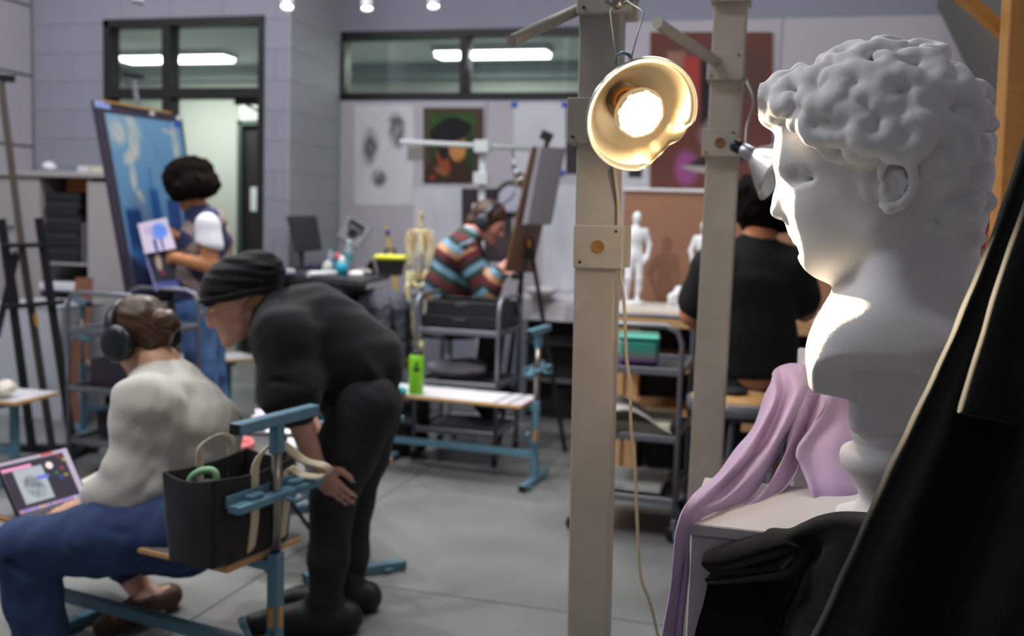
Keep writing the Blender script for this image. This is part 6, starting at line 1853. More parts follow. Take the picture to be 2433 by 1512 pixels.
q = MB(); wbox(q, k1 + 0.02, k2 - 0.04, cb0 - 0.04, cb1 - 0.1, szs[1] + 0.001, szs[1] + 0.05, 0.003); single(q, 'paper_ream', mat('paper'), 'ream of white paper on the cabinet\'s second shelf', 'paper')
for (x0, x1, y0, nm, m, lb) in ((163, 190, 398, 'white_block', M_LAM, 'white block on the cabinet top'), (193, 232, 400, 'cream_block', mat('cream_paper'), 'long cream block on the cabinet top'), (58, 84, 385, 'white_dome', M_FIG, 'white plaster lump on the cabinet top at the wall panels')):
    a0_, a1_ = onc(x0, 400)[0], onc(x1, 400)[0]
    if nm == 'white_dome':
        bundle(None, V3(W((a0_ + a1_) / 2, cb0 + 0.2, cz1)), (0.05, 0.05, 0.035), nm, m, lb, 'plaster', 2, 0.008, None, 0.003)
    else:
        q = MB(); wbox(q, a0_, a1_, cb0 + 0.08, cb0 + 0.2, cz1, cz1 + 0.045, 0.004); single(q, nm, m, lb, 'block')
# low white box
wb0, wb1 = ab(P(-60, 940, 6.0)), ab(P(143, 940, 6.0))
bx = thing('white_plinth', 'low white plinth behind the tall black easel', 'plinth', W((wb0[0] + wb1[0]) / 2, 5.3, 0))
zb = P(60, 735, 5.75)[2]
q = MB(); wbox(q, wb0[0], wb1[0], 5.05, 5.45, 0, zb - 0.02, 0.003); q.build('body', mat('plinth_white', (196, 200, 206), 0.5), bx)
q = MB(); wbox(q, wb0[0] - 0.006, wb1[0] + 0.006, 5.044, 5.456, zb - 0.02, zb, 0.003); q.build('top', mat('plinth_white'), bx)
# brown board leaning on the cabinet
q = MB(); q.sheet([P(180, 662, 6.3), P(222, 662, 6.3), PZ(205, 1012, 0.0), PZ(162, 1012, 0.0)][::-1], 0.015); single(q, 'brown_panel', mat('brown_panel', (112, 66, 44), 0.6, noise=(8, 0.1)), 'brown panel leaning on the open cabinet', 'panel')

td_ = 5.2
T = lambda px, py, dd=0.0: V3(P(px, py, td_ + dd))
tb_ = T(110, 1090); tb_[2] = 0
te = thing('tall_easel', 'tall black studio easel at the left edge', 'easel', tb_)
drop = lambda a, b: a + (b - a) * (a[2] / (a[2] - b[2])) * 0.995
q = MB(); q.bar(T(0, 180), T(52, 590), 0.026, 0.030, (0, 1, 0), 0.002); q.build('mast', mat('mast_steel', (112, 100, 92), 0.4, 0.5), te)
q = MB(); q.bar(T(52, 590), drop(T(52, 590), T(124, 1065)), 0.030, 0.032, (0, 1, 0), 0.002); q.build('mast_lower', mat('mast_dark', (62, 60, 58), 0.4, 0.3), te)
q = MB(); q.bar(T(-30, 182), T(34, 187), 0.03, 0.04, (0, 0, 1), 0.003); q.build('top_clamp', M_BLK, te)
for a, b in (((3, 520), (78, 1075)), ((92, 518), (178, 1095))):
    q = MB(); q.bar(T(*a), drop(T(*a), T(*b)), 0.040, 0.024, (0, 1, 0), 0.002); q.build('rail', M_BLK, te)
q = MB(); q.bar(T(6, 584, -0.02), T(104, 582, -0.02), 0.05, 0.025, (0, 0, 1), 0.003); q.build('crossbar', M_BLK, te)
q = MB(); q.bar(T(10, 730, -0.03), T(150, 718, -0.03), 0.045, 0.025, (0, 0, 1), 0.003); q.build('tray', M_BLK, te)
q = MB(); q.bar(T(40, 600, 0.04), T(-8, 800, 0.5), 0.034, 0.022, (0, 1, 0), 0.002); q.bar(T(18, 600, 0.03), T(40, 730, 0.0), 0.03, 0.022, (0, 1, 0), 0.002); q.build('strut', M_BLK, te)
q = MB(); q.bar(T(84, 745, -0.03), T(88, 775, -0.03), 0.012, 0.01, (0, 1, 0)); q.build('sticker', mat('orange_sticker'), te)
f_ = T(178, 1095); f_[2] = 0.02
q = MB(); q.bar(f_ + (-0.6, 0.0, 0), f_ + (0.1, 0.05, 0), 0.05, 0.04, (0, 0, 1), 0.004); q.bar(f_ + (0.02, -0.25, 0), f_ + (0.05, 0.25, 0), 0.05, 0.04, (0, 0, 1), 0.004); q.build('foot', M_BLK, te)

# ---------------------------------------------------------------- big skyline painting on its easel
def skyline(u, v):
    img = np.zeros(u.shape + (3,)) + np.array((112, 160, 196.0))
    img = img * (1 - 0.25 * v[..., None]) + np.array((24, 56, 110.0)) * (0.25 * v[..., None])
    n = fbm(u, v, 21, 2.4)
    img = ov(img, np.clip(n, 0, 1) * (1 - v), (60, 128, 190), 0.6)
    img = ov(img, elli(u, v, 0.10, 0.08, 0.25, 0.13, 0.6), (150, 176, 190), 0.8)
    for cx, cy, rx, ry, an in ((0.34, 0.06, 0.13, 0.06, 0.5), (0.31, 0.15, 0.09, 0.11, 0.4), (0.12, 0.10, 0.10, 0.08, 0.2), (0.22, 0.23, 0.12, 0.05, -0.3), (0.22, 0.34, 0.05, 0.10, 0.2), (0.27, 0.45, 0.07, 0.05, 0.6), (0.88, 0.13, 0.06, 0.15, 0.0), (0.80, 0.06, 0.10, 0.02, 0.1), (0.80, 0.36, 0.10, 0.03, 0.2)):
        img = ov(img, elli(u, v, cx, cy, rx, ry, 0.5, an) * np.clip(0.8 + 0.4 * fbm(u, v, int(cx * 99), 6), 0, 1), (206, 204, 190), 0.95)
    img = ov(img, elli(u, v, 0.28, 0.53, 0.20, 0.05, 0.5, 0.8), (118, 148, 186), 0.8)
    img = ov(img, rect(u, v, 0.43, 0.455, 0.28, 0.42, 0.01), (50, 112, 176))
    img = ov(img, rect(u, v, 0.40, 0.52, 0.40, 0.80, 0.02), (34, 96, 164))
    img = ov(img, rect(u, v, 0.04, 0.24, 0.52, 0.75, 0.03), (26, 66, 124))
    img = ov(img, rect(u, v, 0.62, 0.80, 0.46, 0.80, 0.02), (36, 70, 128))
    img = ov(img, rect(u, v, 0.55, 0.70, 0.62, 0.85, 0.03), (34, 48, 92))
    img = ov(img, rect(u, v, -0.1, 1.1, 0.78, 1.2, 0.06), (24, 34, 66))
    img = ov(img, elli(u, v, 0.30, 0.86, 0.14, 0.05, 0.5, 0.5), (30, 80, 140), 0.8)
    img = ov(img, elli(u, v, 0.14, 0.78, 0.12, 0.07, 0.5, 0.5), (34, 90, 150), 0.7)
    img = ov(img, elli(u, v, 0.66, 0.68, 0.045, 0.06, 0.3), (190, 160, 130), 0.9)
    return ov(img, elli(u, v, 0.72, 0.70, 0.06, 0.08, 0.3), (30, 26, 40), 0.9)


d_l, d_r = 5.35, 6.0
bq = [V3(P(222, 238, d_l)), V3(P(432, 276, d_r)), V3(P(488, 690, d_r - 0.05)), V3(P(306, 712, d_l - 0.02))]
nb = nrm(np.cross(bq[1] - bq[0], bq[3] - bq[0]))
if nb[0] < 0:
    nb = -nb
skyb = thing('skyline_painting', 'large blue skyline painting with clouds taped to a leaning board', 'painting', (bq[3] + bq[2]) / 2)
q = MB(); q.prism(bq, -nb * 0.018); q.build('board', mat('plum_board', (62, 56, 72), 0.7), skyb)
bl = lambda u, v: (bq[0] * (1 - u) * (1 - v) + bq[1] * u * (1 - v) + bq[2] * u * v + bq[3] * (1 - u) * v) + nb * 0.004
pq = (bl(0.09, 0.055), bl(0.96, 0.045), bl(0.99, 0.995), bl(0.10, 0.995))
picture('canvas', pq, 110, 150, skyline, skyb, 0.003)
for i, (u, v, w, m) in enumerate(((0.08, 0.012, 0.16, mat('tape_pale', (150, 170, 226), 0.7)), (0.90, 0.05, 0.10, mat('blue_tape')))):
    q = MB(); q.sheet([bl(u - w / 2, v - 0.012), bl(u + w / 2, v - 0.012), bl(u + w / 2, v + 0.022), bl(u - w / 2, v + 0.022)], 0.002); q.build('tape', m, skyb)
q = MB(); q.bar(bq[0] * 0.9 + bq[1] * 0.1 + (0, 0, 0.004), bq[0] * 0.15 + bq[1] * 0.85 + (0, 0, 0.004), 0.02, 0.012, (0, 0, 1)); q.build('wood_strip', M_PLY, skyb)
for u in (0.62, 0.95):
    q = MB(); q.box(bl(u, 0.02), (0.03, 0.03, 0.03), None, 0.006); q.build('clip', mat('clip_white', (206, 204, 200), 0.6), skyb)
# easel that carries it
pe = thing('studio_easel', 'black easel behind the big blue skyline painting', 'easel', (*P(400, 1000, 5.9)[:2], 0))
q = MB(); q.bar(V3(P(318, 178, 5.7)), V3(P(345, 400, 5.66)), 0.024, 0.024, (0, 1, 0), 0.002); q.build('mast', M_CART, pe)
q = MB(); q.bar(V3(P(292, 176, 5.68)), V3(P(342, 184, 5.7)), 0.03, 0.025, (0, 0, 1), 0.002); q.build('top_clamp', M_BLK, pe)
for px, dd in ((330, 5.25), (455, 5.85)):
    a_ = V3(P(px, 715, dd)); q = MB(); q.bar(a_, (a_[0] + 0.12, a_[1] + 0.05, 0.0), 0.03, 0.03, (0, 1, 0), 0.002); q.build('leg', M_BLK, pe)
q = MB(); q.bar(V3(P(345, 400, 5.9)), (P(300, 900, 6.0)[0], 6.05, 0.0), 0.03, 0.03, (0, 1, 0), 0.002); q.build('rear_leg', M_BLK, pe)
q = MB(); q.bar(bq[3] + nb * 0.02 + (0, 0, -0.02), bq[2] + nb * 0.02 + (0, 0, -0.02), 0.05, 0.03, (0, 0, 1), 0.002); q.build('tray', M_BLK, pe)

# ---------------------------------------------------------------- green bottle and small things on the white bench
zb_ = on(benchB, 0, 0, 0.4212)[2]
c = V3(PZ(988, 936, zb_)); bt = thing('green_bottle', 'lime green drinking bottle on the white bench', 'bottle', c)
q = MB(); q.lathe([(0.0005, 0), (0.034, 0), (0.038, 0.005), (0.038, 0.185), (0.034, 0.196), (0.026, 0.202)], c, (0, 0, 1), 28); q.build('body', mat('lime_plastic', (126, 196, 34), 0.4), bt)
q = MB(); q.lathe([(0.028, 0.200), (0.030, 0.205), (0.030, 0.218), (0.018, 0.222), (0.0005, 0.223)], c, (0, 0, 1), 24); q.build('cap', M_BLK, bt)
q = MB(); q.tube([c + (-0.028, 0, 0.215), c + (-0.028, 0, 0.235), c + (0.028, 0, 0.235), c + (0.028, 0, 0.215)], 0.005, 8); q.build('carry_loop', M_BLK, bt)
q = MB(); an_ = np.linspace(-1.9, -1.0, 8); rr_ = 0.0384
q.add([c + (rr_ * math.cos(a), rr_ * math.sin(a), z) for z in (0.118, 0.138) for a in an_], [(i, i + 1, i + 9, i + 8) for i in range(7)])
q.add([c + (rr_ * math.cos(a), rr_ * math.sin(a), z) for z in (0.140, 0.165) for a in an_[2:6]], [(i, i + 1, i + 5, i + 4) for i in range(3)]); q.build('print', mat('dark_print', (30, 50, 34), 0.5), bt)
bundle(None, V3(PZ(950, 938, zb_)), (0.035, 0.03, 0.016), 'teal_pouch', mat('teal_cloth', (52, 150, 158), 0.6), 'small teal pouch beside the green bottle', 'pouch', 3, 0.006, None, 0.003)
# wrappings on the far left bench
zc_ = on(benchC, 0, 0, 0.4212)[2]
bundle(None, V3(PZ(8, 945, zc_)), (0.05, 0.05, 0.035), 'food_wrapper', mat('wrapper', (214, 206, 190), 0.5), 'crumpled pale food wrapper on the bench at the left edge', 'wrapper', 9, 0.007, None, 0.005)
# paper and pencil on bench D
zd_ = on(benchD, 0, 0, 0.4212)[2]
q = MB(); q.box(V3(on(benchD, -0.3, 0, 0.423)), (0.22, 0.2, 0.004), rotz(0.2)); single(q, 'sketch_paper', mat('paper'), 'white sketch paper on the bench behind the left cart', 'paper')
# ---------------------------------------------------------------- people
def mskin(name, rgb):
    m = mat(name, rgb, 0.5, noise=(30, 0.06), spec=0.35)
    b = m.node_tree.nodes['Principled BSDF']; b.inputs['Subsurface Weight'].default_value = 0.12; b.inputs['Subsurface Radius'].default_value = (0.02, 0.008, 0.005)
    return m


def head(V, c, f, u, s=1.0, k=0.012):
    """skull, face, nose, eyes, mouth and ears; f = where the face points, u = crown"""
    f = nrm(f); r = nrm(np.cross(f, u)); u = np.cross(r, f); R = np.column_stack((f, r, u)); c = V3(c)
    q = lambda x, y, z: c + (R @ np.array((x, y, z))) * s
    e = lambda p, rad, **kw: V.ell(p, np.array(rad) * s, R, **kw)
    e(q(-0.012, 0, 0.022), (0.097, 0.076, 0.090), k=k)
    e(q(0.030, 0, -0.035), (0.060, 0.058, 0.075), k=0.02)
    for y in (-1, 1):
        V.cone(q(0.00, y * 0.048, -0.062), q(0.066, y * 0.010, -0.100), 0.024 * s, 0.017 * s, k=0.02)
        e(q(0.055, y * 0.036, -0.030), (0.026, 0.022, 0.022), k=0.015)
        e(q(0.088, y * 0.031, 0.004), (0.013, 0.017, 0.010), k=0.008, op='cut')
        e(q(0.076, y * 0.031, 0.003), (0.012, 0.013, 0.0115), k=0.003)
        V.cone(q(0.086, y * 0.012, 0.018), q(0.074, y * 0.052, 0.017), 0.008 * s, 0.006 * s, k=0.008)
        e(q(-0.008, y * 0.077, -0.010), (0.020, 0.008, 0.030), k=0.006)
        e(q(-0.004, y * 0.083, -0.008), (0.010, 0.005, 0.014), k=0.004, op='cut')
        e(q(0.094, y * 0.009, -0.042), (0.009, 0.008, 0.008), k=0.005)
    V.cone(q(0.086, 0, 0.008), q(0.106, 0, -0.036), 0.007 * s, 0.0105 * s, k=0.008)
    e(q(0.084, 0, -0.068), (0.010, 0.020, 0.0055), k=0.006); e(q(0.082, 0, -0.079), (0.010, 0.018, 0.006), k=0.006)
    e(q(0.093, 0, -0.0735), (0.008, 0.022, 0.0018), k=0.003, op='cut')
    e(q(0.074, 0, -0.103), (0.017, 0.018, 0.014), k=0.012)
    return q, R


def hand(V, w, d, n, side=1, curl=0.35, s=1.0, spread=0.10):
    """palm and five fingers; w wrist, d finger direction, n back-of-hand normal, side = which way the thumb leaves"""
    d = nrm(d); x = nrm(np.cross(n, d)) * side; n = nrm(np.cross(d, x)) * (1 if side > 0 else 1)
    if n @ V3(n) < 0:
        n = -n
    w = V3(w); R = np.column_stack((x, d, np.cross(x, d))); nn = np.cross(x, d)
    if nn @ V3(n) < 0:
        nn = -nn
    V.ell(w + d * 0.045 * s, np.array((0.040, 0.052, 0.017)) * s, R, k=0.01)
    V.cone(w - d * 0.02 * s, w + d * 0.02 * s, 0.027 * s, 0.026 * s, k=0.012, flat=(nn, 0.75))
    for i, (o, l) in enumerate(((0.030, 0.068), (0.010, 0.078), (-0.010, 0.072), (-0.029, 0.056))):
        p = w + (d * (0.085 - 0.006 * abs(i - 1.2)) + x * o) * s; dd = nrm(d + x * o * 10 * spread)
        pts = [p - dd * 0.02 * s]; a = 0.0
        for j, f in enumerate((0.45, 0.32, 0.23)):
            a += curl * (1 if j else 0.6); pts.append(pts[-1] + (math.cos(a) * dd - math.sin(a) * nn) * (l * f + (0.02 if j == 0 else 0)) * s)
        V.path(pts, [0.0095 * s, 0.0090 * s, 0.0082 * s, 0.0070 * s], k=0.004)
    p = w + (d * 0.022 + x * 0.030) * s
    V.path([p, p + (d * 0.028 + x * 0.026 - nn * 0.008) * s, p + (d * 0.058 + x * 0.032 - nn * 0.014) * s, p + (d * 0.080 + x * 0.030 - nn * 0.018) * s], [0.013 * s, 0.0115 * s, 0.010 * s, 0.008 * s], k=0.006)


def foot(V, a, d, s=1.0, r=0.040):
    a = V3(a); d = nrm((d[0], d[1], 0)); g = lambda t, z: np.array((a[0] + d[0] * t * s, a[1] + d[1] * t * s, z * s))
    V.path([g(-0.055, 0.038), g(0.05, 0.040), g(0.13, 0.034), g(0.185, 0.028)], [r * s, r * s, 0.036 * s, 0.028 * s], k=0.012)


def limb(V, pts, rs, k=0.015, flat=None):
    V.path([V3(p) for p in pts], rs, k, flat)


def boundsof(pts, pad):
    a = np.array([V3(p) for p in pts]); return a.min(0) - pad, a.max(0) + pad


def headphones(q, R, parent_label, base, s=1.0, tone=(34, 36, 40), cr=0.046):
    t = thing('headphones', parent_label, 'headphones', base)
    m = mat('headphone_%d' % tone[0], tone, 0.35); pad = mat('ear_pad', (18, 18, 20), 0.7)
    for y in (-1, 1):
        o = MB(); o.lathe([(cr * 0.95, 0.0), (cr, 0.006), (cr, 0.020), (cr * 0.85, 0.030), (cr * 0.5, 0.034), (0.0005, 0.035)], q(-0.008, y * 0.085, -0.012), R[:, 1] * y, 28); c = o.build('ear_cup', m, t)
        o = MB(); o.lathe([(cr * 0.55, -0.016), (cr * 0.9, -0.014), (cr * 0.97, -0.004), (cr * 0.95, 0.002)], q(-0.008, y * 0.085, -0.012), R[:, 1] * y, 28); o.build('cushion', pad, c)
    pts = [q(-0.005, 0.106 * math.sin(a), 0.020 + 0.108 * math.cos(a) - 0.01) for a in np.linspace(-1.62, 1.62, 25)]
    o = MB(); o.tube(pts, 0.010 * s, 8, flat=(R[:, 0], 1.9)); o.build('band', m, t)
    return t


# ===== seated person in the pale sweatshirt
SK1 = mskin('skin_fair', (206, 158, 130)); 
s_base = P(390, 1290, 2.82)
p1_ = thing('person', 'person in pale grey sweatshirt and blue jeans straddling the bench at a laptop', 'person', (s_base[0], s_base[1], 0))
J = dict(pel=P(405, 1205, 2.84), mid=P(425, 1060, 2.88), ch=P(400, 950, 2.90), nk=P(378, 872, 2.93), hd=P(330, 800, 2.97),
         sh=P(345, 965, 2.72), el=P(320, 1150, 2.70), wr=P(216, 1200, 2.71), sh2=P(395, 950, 3.08), el2=P(330, 1130, 3.16), wr2=P(190, 1180, 3.16),
         hp=P(400, 1245, 2.66), kn=P(58, 1305, 2.62), an=P(98, 1530, 2.62), hp2=P(400, 1235, 2.98), kn2=P(240, 1275, 3.28), an2=P(366, 1440, 3.12))
J = {k_: V3(v_) for k_, v_ in J.items()}
fH = np.array((-0.80, 0.42, -0.42)); uH = np.array((-0.30, 0.10, 0.95))
lo_b, hi_b = boundsof(list(J.values()), 0.16); lo_b[2] = 0
V = Vox(lo_b - (0.1, 0.0, 0), hi_b, 0.0085)
q1, R1 = head(V, J['hd'], fH, uH, 0.98)
limb(V, [J['hd'] + (0.03, -0.01, -0.06), J['nk']], [0.052, 0.056]); limb(V, [J['nk'], J['ch'], J['mid'], J['pel']], [0.065, 0.10, 0.10, 0.09], 0.03)
for a in (('sh', 'el', 'wr'), ('sh2', 'el2', 'wr2')):
    limb(V, [J['ch'], J[a[0]], J[a[1]], J[a[2]]], [0.06, 0.052, 0.040, 0.028])
hand(V, J['wr'], P(124, 1212, 2.74) - Vector(J['wr']), (0, -0.3, 0.95), 1, 0.12, 0.95)
hand(V, J['wr2'], np.array((-0.9, 0.35, -0.05)), (0, 0.0, 1), -1, 0.15, 0.95)
for a in (('hp', 'kn', 'an'), ('hp2', 'kn2', 'an2')):
    limb(V, [J['pel'], J[a[0]], J[a[1]], J[a[2]]], [0.075, 0.075, 0.055, 0.036])
foot(V, J['an2'], (-0.45, -0.9)); foot(V, J['an'], (-0.9, 0.2))
limb(V, [J['an2'], (J['an2'][0], J['an2'][1], 0.05)], [0.036, 0.036]); limb(V, [J['an'], (J['an'][0], J['an'][1], 0.05)], [0.036, 0.036])
V.build('body', SK1, p1_)
# sweatshirt
M_SW = mat('pale_fleece', (200, 196, 184), 0.9, noise=(40, 0.03), bump=(260, 0.2, 0.002), sheen=0.3)
V = Vox(lo_b + (0, 0, 0.2), hi_b, 0.0075)
bk = J['mid'] + np.array((0.075, -0.02, 0.0))
limb(V, [J['nk'] + (0.015, 0, -0.050), J['ch'] + (0, 0, -0.01), J['mid'], J['pel'] + (0.0, 0, -0.02)], [0.062, 0.128, 0.142, 0.150], 0.05, flat=((0.83, -0.56, 0), 0.88))
limb(V, [J['nk'] + (0.06, -0.02, -0.070), bk + (0.0, 0, 0.06), bk + (-0.01, 0, -0.05)], [0.055, 0.105, 0.11], 0.05)
limb(V, [J['nk'] + (0.01, -0.03, -0.075), J['sh'], J['el'], J['wr'] + 0.1 * (J['el'] - J['wr'])], [0.070, 0.078, 0.082, 0.044], 0.06)
limb(V, [J['nk'] + (0.01, 0.03, -0.075), J['sh2'], J['el2'], J['wr2']], [0.07, 0.085, 0.075, 0.042], 0.035)
limb(V, [J['el'] + (0.02, 0, -0.02), J['el'] * 0.4 + J['wr'] * 0.6], [0.088, 0.066], 0.03)
# drop-shoulder seam, folds hanging from the arm pit and at the elbow
def crease(V, pts, r, op='cut', k=0.012):
    V.path([V3(P(*p)) for p in pts], r, k, op=op)


V.wrinkle(0.0045, 26, 5, 5)
crease(V, [(258, 985, 2.63), (285, 985, 2.62), (330, 1020, 2.615), (365, 1070, 2.62)], 0.0035, 'add', 0.006)
crease(V, [(385, 1010, 2.66), (390, 1080, 2.63), (370, 1130, 2.63), (330, 1180, 2.60)], 0.015)
crease(V, [(420, 1060, 2.68), (455, 1130, 2.66), (470, 1200, 2.66)], 0.012)
crease(V, [(350, 1135, 2.60), (395, 1150, 2.62), (410, 1200, 2.63)], 0.012)
crease(V, [(300, 1000, 2.60), (290, 1080, 2.58), (275, 1140, 2.58)], 0.009)
crease(V, [(240, 1020, 2.66), (235, 1100, 2.63)], 0.008)
crease(V, [(340, 1175, 2.60), (390, 1225, 2.64)], 0.012)
limb(V, [J['pel'] + (0.02, -0.02, -0.045), J['pel'] + (-0.10, 0.06, -0.045)], [0.15, 0.13], 0.03)
V.half(J['pel'] + (0, 0, -0.105), (0.15, 0, -1), 0.01)
sw = V.build('sweatshirt', M_SW, p1_)
# rib cuff and collar
o = MB(); cw = J['wr'] * 0.97 + J['el'] * 0.03; dv = nrm(J['wr'] - J['el']); o.lathe([(0.036, -0.06), (0.040, -0.05), (0.041, -0.02), (0.036, 0.0), (0.030, 0.0)], cw, dv, 24); o.build('cuff', M_SW, p1_)
o = MB(); nv = nrm(J['hd'] - J['nk']); o.lathe([(0.064, -0.016), (0.070, -0.006), (0.068, 0.010), (0.060, 0.014)], J['nk'] + (0.010, 0, -0.016), nv, 28); o.build('collar', M_SW, p1_)
# jeans
M_DEN = mat('blue_denim', (40, 60, 98), 0.85, noise=(9, 0.16), bump=(600, 0.15, 0.001))
V = Vox(lo_b - (0.1, 0, 0), hi_b, 0.0085)
limb(V, [J['pel'] + (0.04, 0, -0.08), J['pel'] + (-0.05, 0.03, -0.09)], [0.125, 0.12], 0.03)
limb(V, [J['hp'] + (0.03, 0, -0.02), J['hp'] * 0.5 + J['kn'] * 0.5 + (0, 0, -0.01), J['kn'], J['kn'] * 0.55 + J['an'] * 0.45, J['an'] + (0, 0, 0.03)], [0.112, 0.095, 0.078, 0.070, 0.072], 0.03)
limb(V, [J['hp2'], J['kn2'], J['kn2'] * 0.45 + J['an2'] * 0.55 + (0, 0, 0.02)], [0.105, 0.085, 0.062], 0.03)
V.wrinkle(0.0045, 30, 8, 5)
crease(V, [(120, 1285, 2.53), (200, 1330, 2.535), (280, 1350, 2.545)], 0.009); crease(V, [(20, 1330, 2.55), (70, 1370, 2.54), (130, 1385, 2.56)], 0.009); crease(V, [(220, 1250, 2.55), (300, 1270, 2.55)], 0.009)
V.build('jeans', M_DEN, p1_)
V = Vox(lo_b - (0.2, 0.05, 0), (*hi_b[:2] + 0.1, 0.14), 0.007)
for a_, d_ in (('an2', (-0.45, -0.9)), ('an', (-0.9, 0.2))):
    V.F[:] = 9.0; foot(V, J[a_], d_, 1.1, 0.042); V.half((0, 0, 0.002), (0, 0, -1)); V.half((0, 0, 0.075), (0, 0, 1)); V.build('shoe', mat('brown_suede', (84, 64, 50), 0.8), p1_)
# hair in a low bun
V = Vox(J['hd'] - 0.18, J['hd'] + 0.20, 0.006)
V.ell(q1(-0.018, 0, 0.030), np.array((0.103, 0.084, 0.092)), R1, k=0.01); V.ell(q1(-0.075, 0, -0.012), np.array((0.045, 0.06, 0.055)), R1, k=0.02)
V.ell(q1(-0.125, 0.0, -0.002), np.array((0.040, 0.038, 0.036)), R1, k=0.01)
for a in np.linspace(0, 5.5, 7):
    V.cone(q1(-0.13, 0.028 * math.cos(a), -0.002 + 0.028 * math.sin(a)), q1(-0.14, 0.028 * math.cos(a + 1), -0.002 + 0.028 * math.sin(a + 1)), 0.014, 0.012, k=0.005)
V.cone(q1(-0.07, -0.03, -0.06), q1(-0.065, -0.02, -0.09), 0.02, 0.008, k=0.015)
V.ell(q1(0.085, 0, -0.03), np.array((0.055, 0.085, 0.085)), R1, k=0.015, op='cut')
V.wrinkle(0.0022, 110, 4, 4, (0.5, 0.5, 1.6))
hr_rgb = np.array((60, 40, 26.0))


def hair_tone(vs):
    w = 0.5 + 0.5 * np.sin(vs[:, 2] * 260 + vs[:, 0] * 90 + 2.5 * np.sin(vs[:, 1] * 80 + vs[:, 0] * 40)); return hr_rgb + (w ** 3)[:, None] * np.array((26, 17, 7.0))


V.build('hair', mat('brown_hair', rough=0.45, attr='Col'), p1_, 1, hair_tone)
headphones(q1, R1, 'black headphones on the sweatshirt person\'s ears', J['hd'], 1.0, (30, 34, 38), 0.056)

# laptop on a grey board in front of them
lap_z = 0.4315
h0_, h1_ = V3(PZ(46, 1224, 0.440)), V3(PZ(206, 1178, 0.440))
rl_ = nrm((h1_ - h0_) * (1, 1, 0)); fl_ = np.array((-rl_[1], rl_[0], 0))
lc = (h0_ + h1_) / 2 - fl_ * 0.085; lc[2] = lap_z
lt = thing('laptop', 'dark laptop showing a drawing app beside the sweatshirt person\'s hand', 'laptop', lc)
RL = np.column_stack((rl_, fl_, (0, 0, 1)))
o = MB(); o.box(lc + (0, 0, -0.001), (0.245, 0.17, 0.016), RL, 0.004); kb = o.build('base', mat('laptop_dark', (44, 44, 50), 0.45), lt)
for i in range(4):
    for j in range(10):
        o = MB(); o.box(lc + RL @ np.array((-0.101 + j * 0.0225, 0.055 - i * 0.019, 0.0078)), (0.019, 0.016, 0.002), RL); o.build('key', mat('key_dark', (30, 30, 34), 0.5), kb)
bl_, br_ = h0_, h1_; tl_, tr_ = h0_ + fl_ * 0.085 + (0, 0, 0.135), h1_ + fl_ * 0.085 + (0, 0, 0.135)
nl = nrm(np.cross(bl_ - tl_, tr_ - tl_))
if nl @ (np.array((0, 0, H_CAM)) - tl_) < 0:
    nl = -nl
o = MB(); ctr = (tl_ + tr_ + br_ + bl_) / 4; gq = [ctr + (p_ - ctr) * 1.05 for p_ in (tl_, tr_, br_, bl_)]
o.prism([p_ - nl * 0.002 for p_ in gq], -nl * 0.007); ld = o.build('lid', mat('laptop_dark'), lt)


def appscreen(u, v):
    img = np.zeros(u.shape + (3,)) + np.array((56, 54, 66.0))
    img = ov(img, rect(u, v, -0.1, 1.1, -0.1, 0.07, 0.01), (170, 160, 176))
    img = ov(img, rect(u, v, 0.92, 1.1, -0.1, 1.1, 0.01), (176, 164, 186))
    img = ov(img, rect(u, v, 0.60, 0.78, -0.05, 0.05, 0.01), (190, 70, 60))
    img = ov(img, rect(u, v, -0.1, 0.42, 0.13, 0.20, 0.01), (226, 150, 190))
    img = ov(img, rect(u, v, 0.14, 0.56, 0.20, 0.86, 0.02), (166, 172, 180))
    img = ov(img, elli(u, v, 0.35, 0.58, 0.15, 0.26, 0.3, -0.2) * (0.5 + 0.5 * fbm(u, v, 5, 9)), (96, 100, 104))
    img = ov(img, rect(u, v, 0.42, 0.60, 0.40, 0.46, 0.01), (96, 110, 200))
    img = ov(img, elli(u, v, 0.66, 0.25, 0.06, 0.08, 0.3), (250, 226, 220))
    for cx, cy, c in ((0.72, 0.42, (60, 130, 80)), (0.82, 0.36, (180, 60, 60)), (0.84, 0.50, (180, 150, 60)), (0.76, 0.52, (70, 80, 180)), (0.90, 0.20, (190, 180, 60)), (0.84, 0.12, (170, 40, 50))):
        img = ov(img, elli(u, v, cx, cy, 0.05, 0.05, 0.8), c, 0.9)
    r = np.random.RandomState(2)
    img = ov(img, rect(u, v, 0.02, 1.1, 0.93, 1.1, 0.01), (160, 150, 190))
    for k in range(18):
        img = ov(img, elli(u, v, 0.05 + k * 0.052, 0.965, 0.018, 0.028, 0.3), r.randint(60, 230, 3))
    return img


picture('screen', (tl_, tr_, br_, bl_), 80, 56, appscreen, ld, 0.001, 0.2, ((255, 255, 255), 0.55), 'screen')

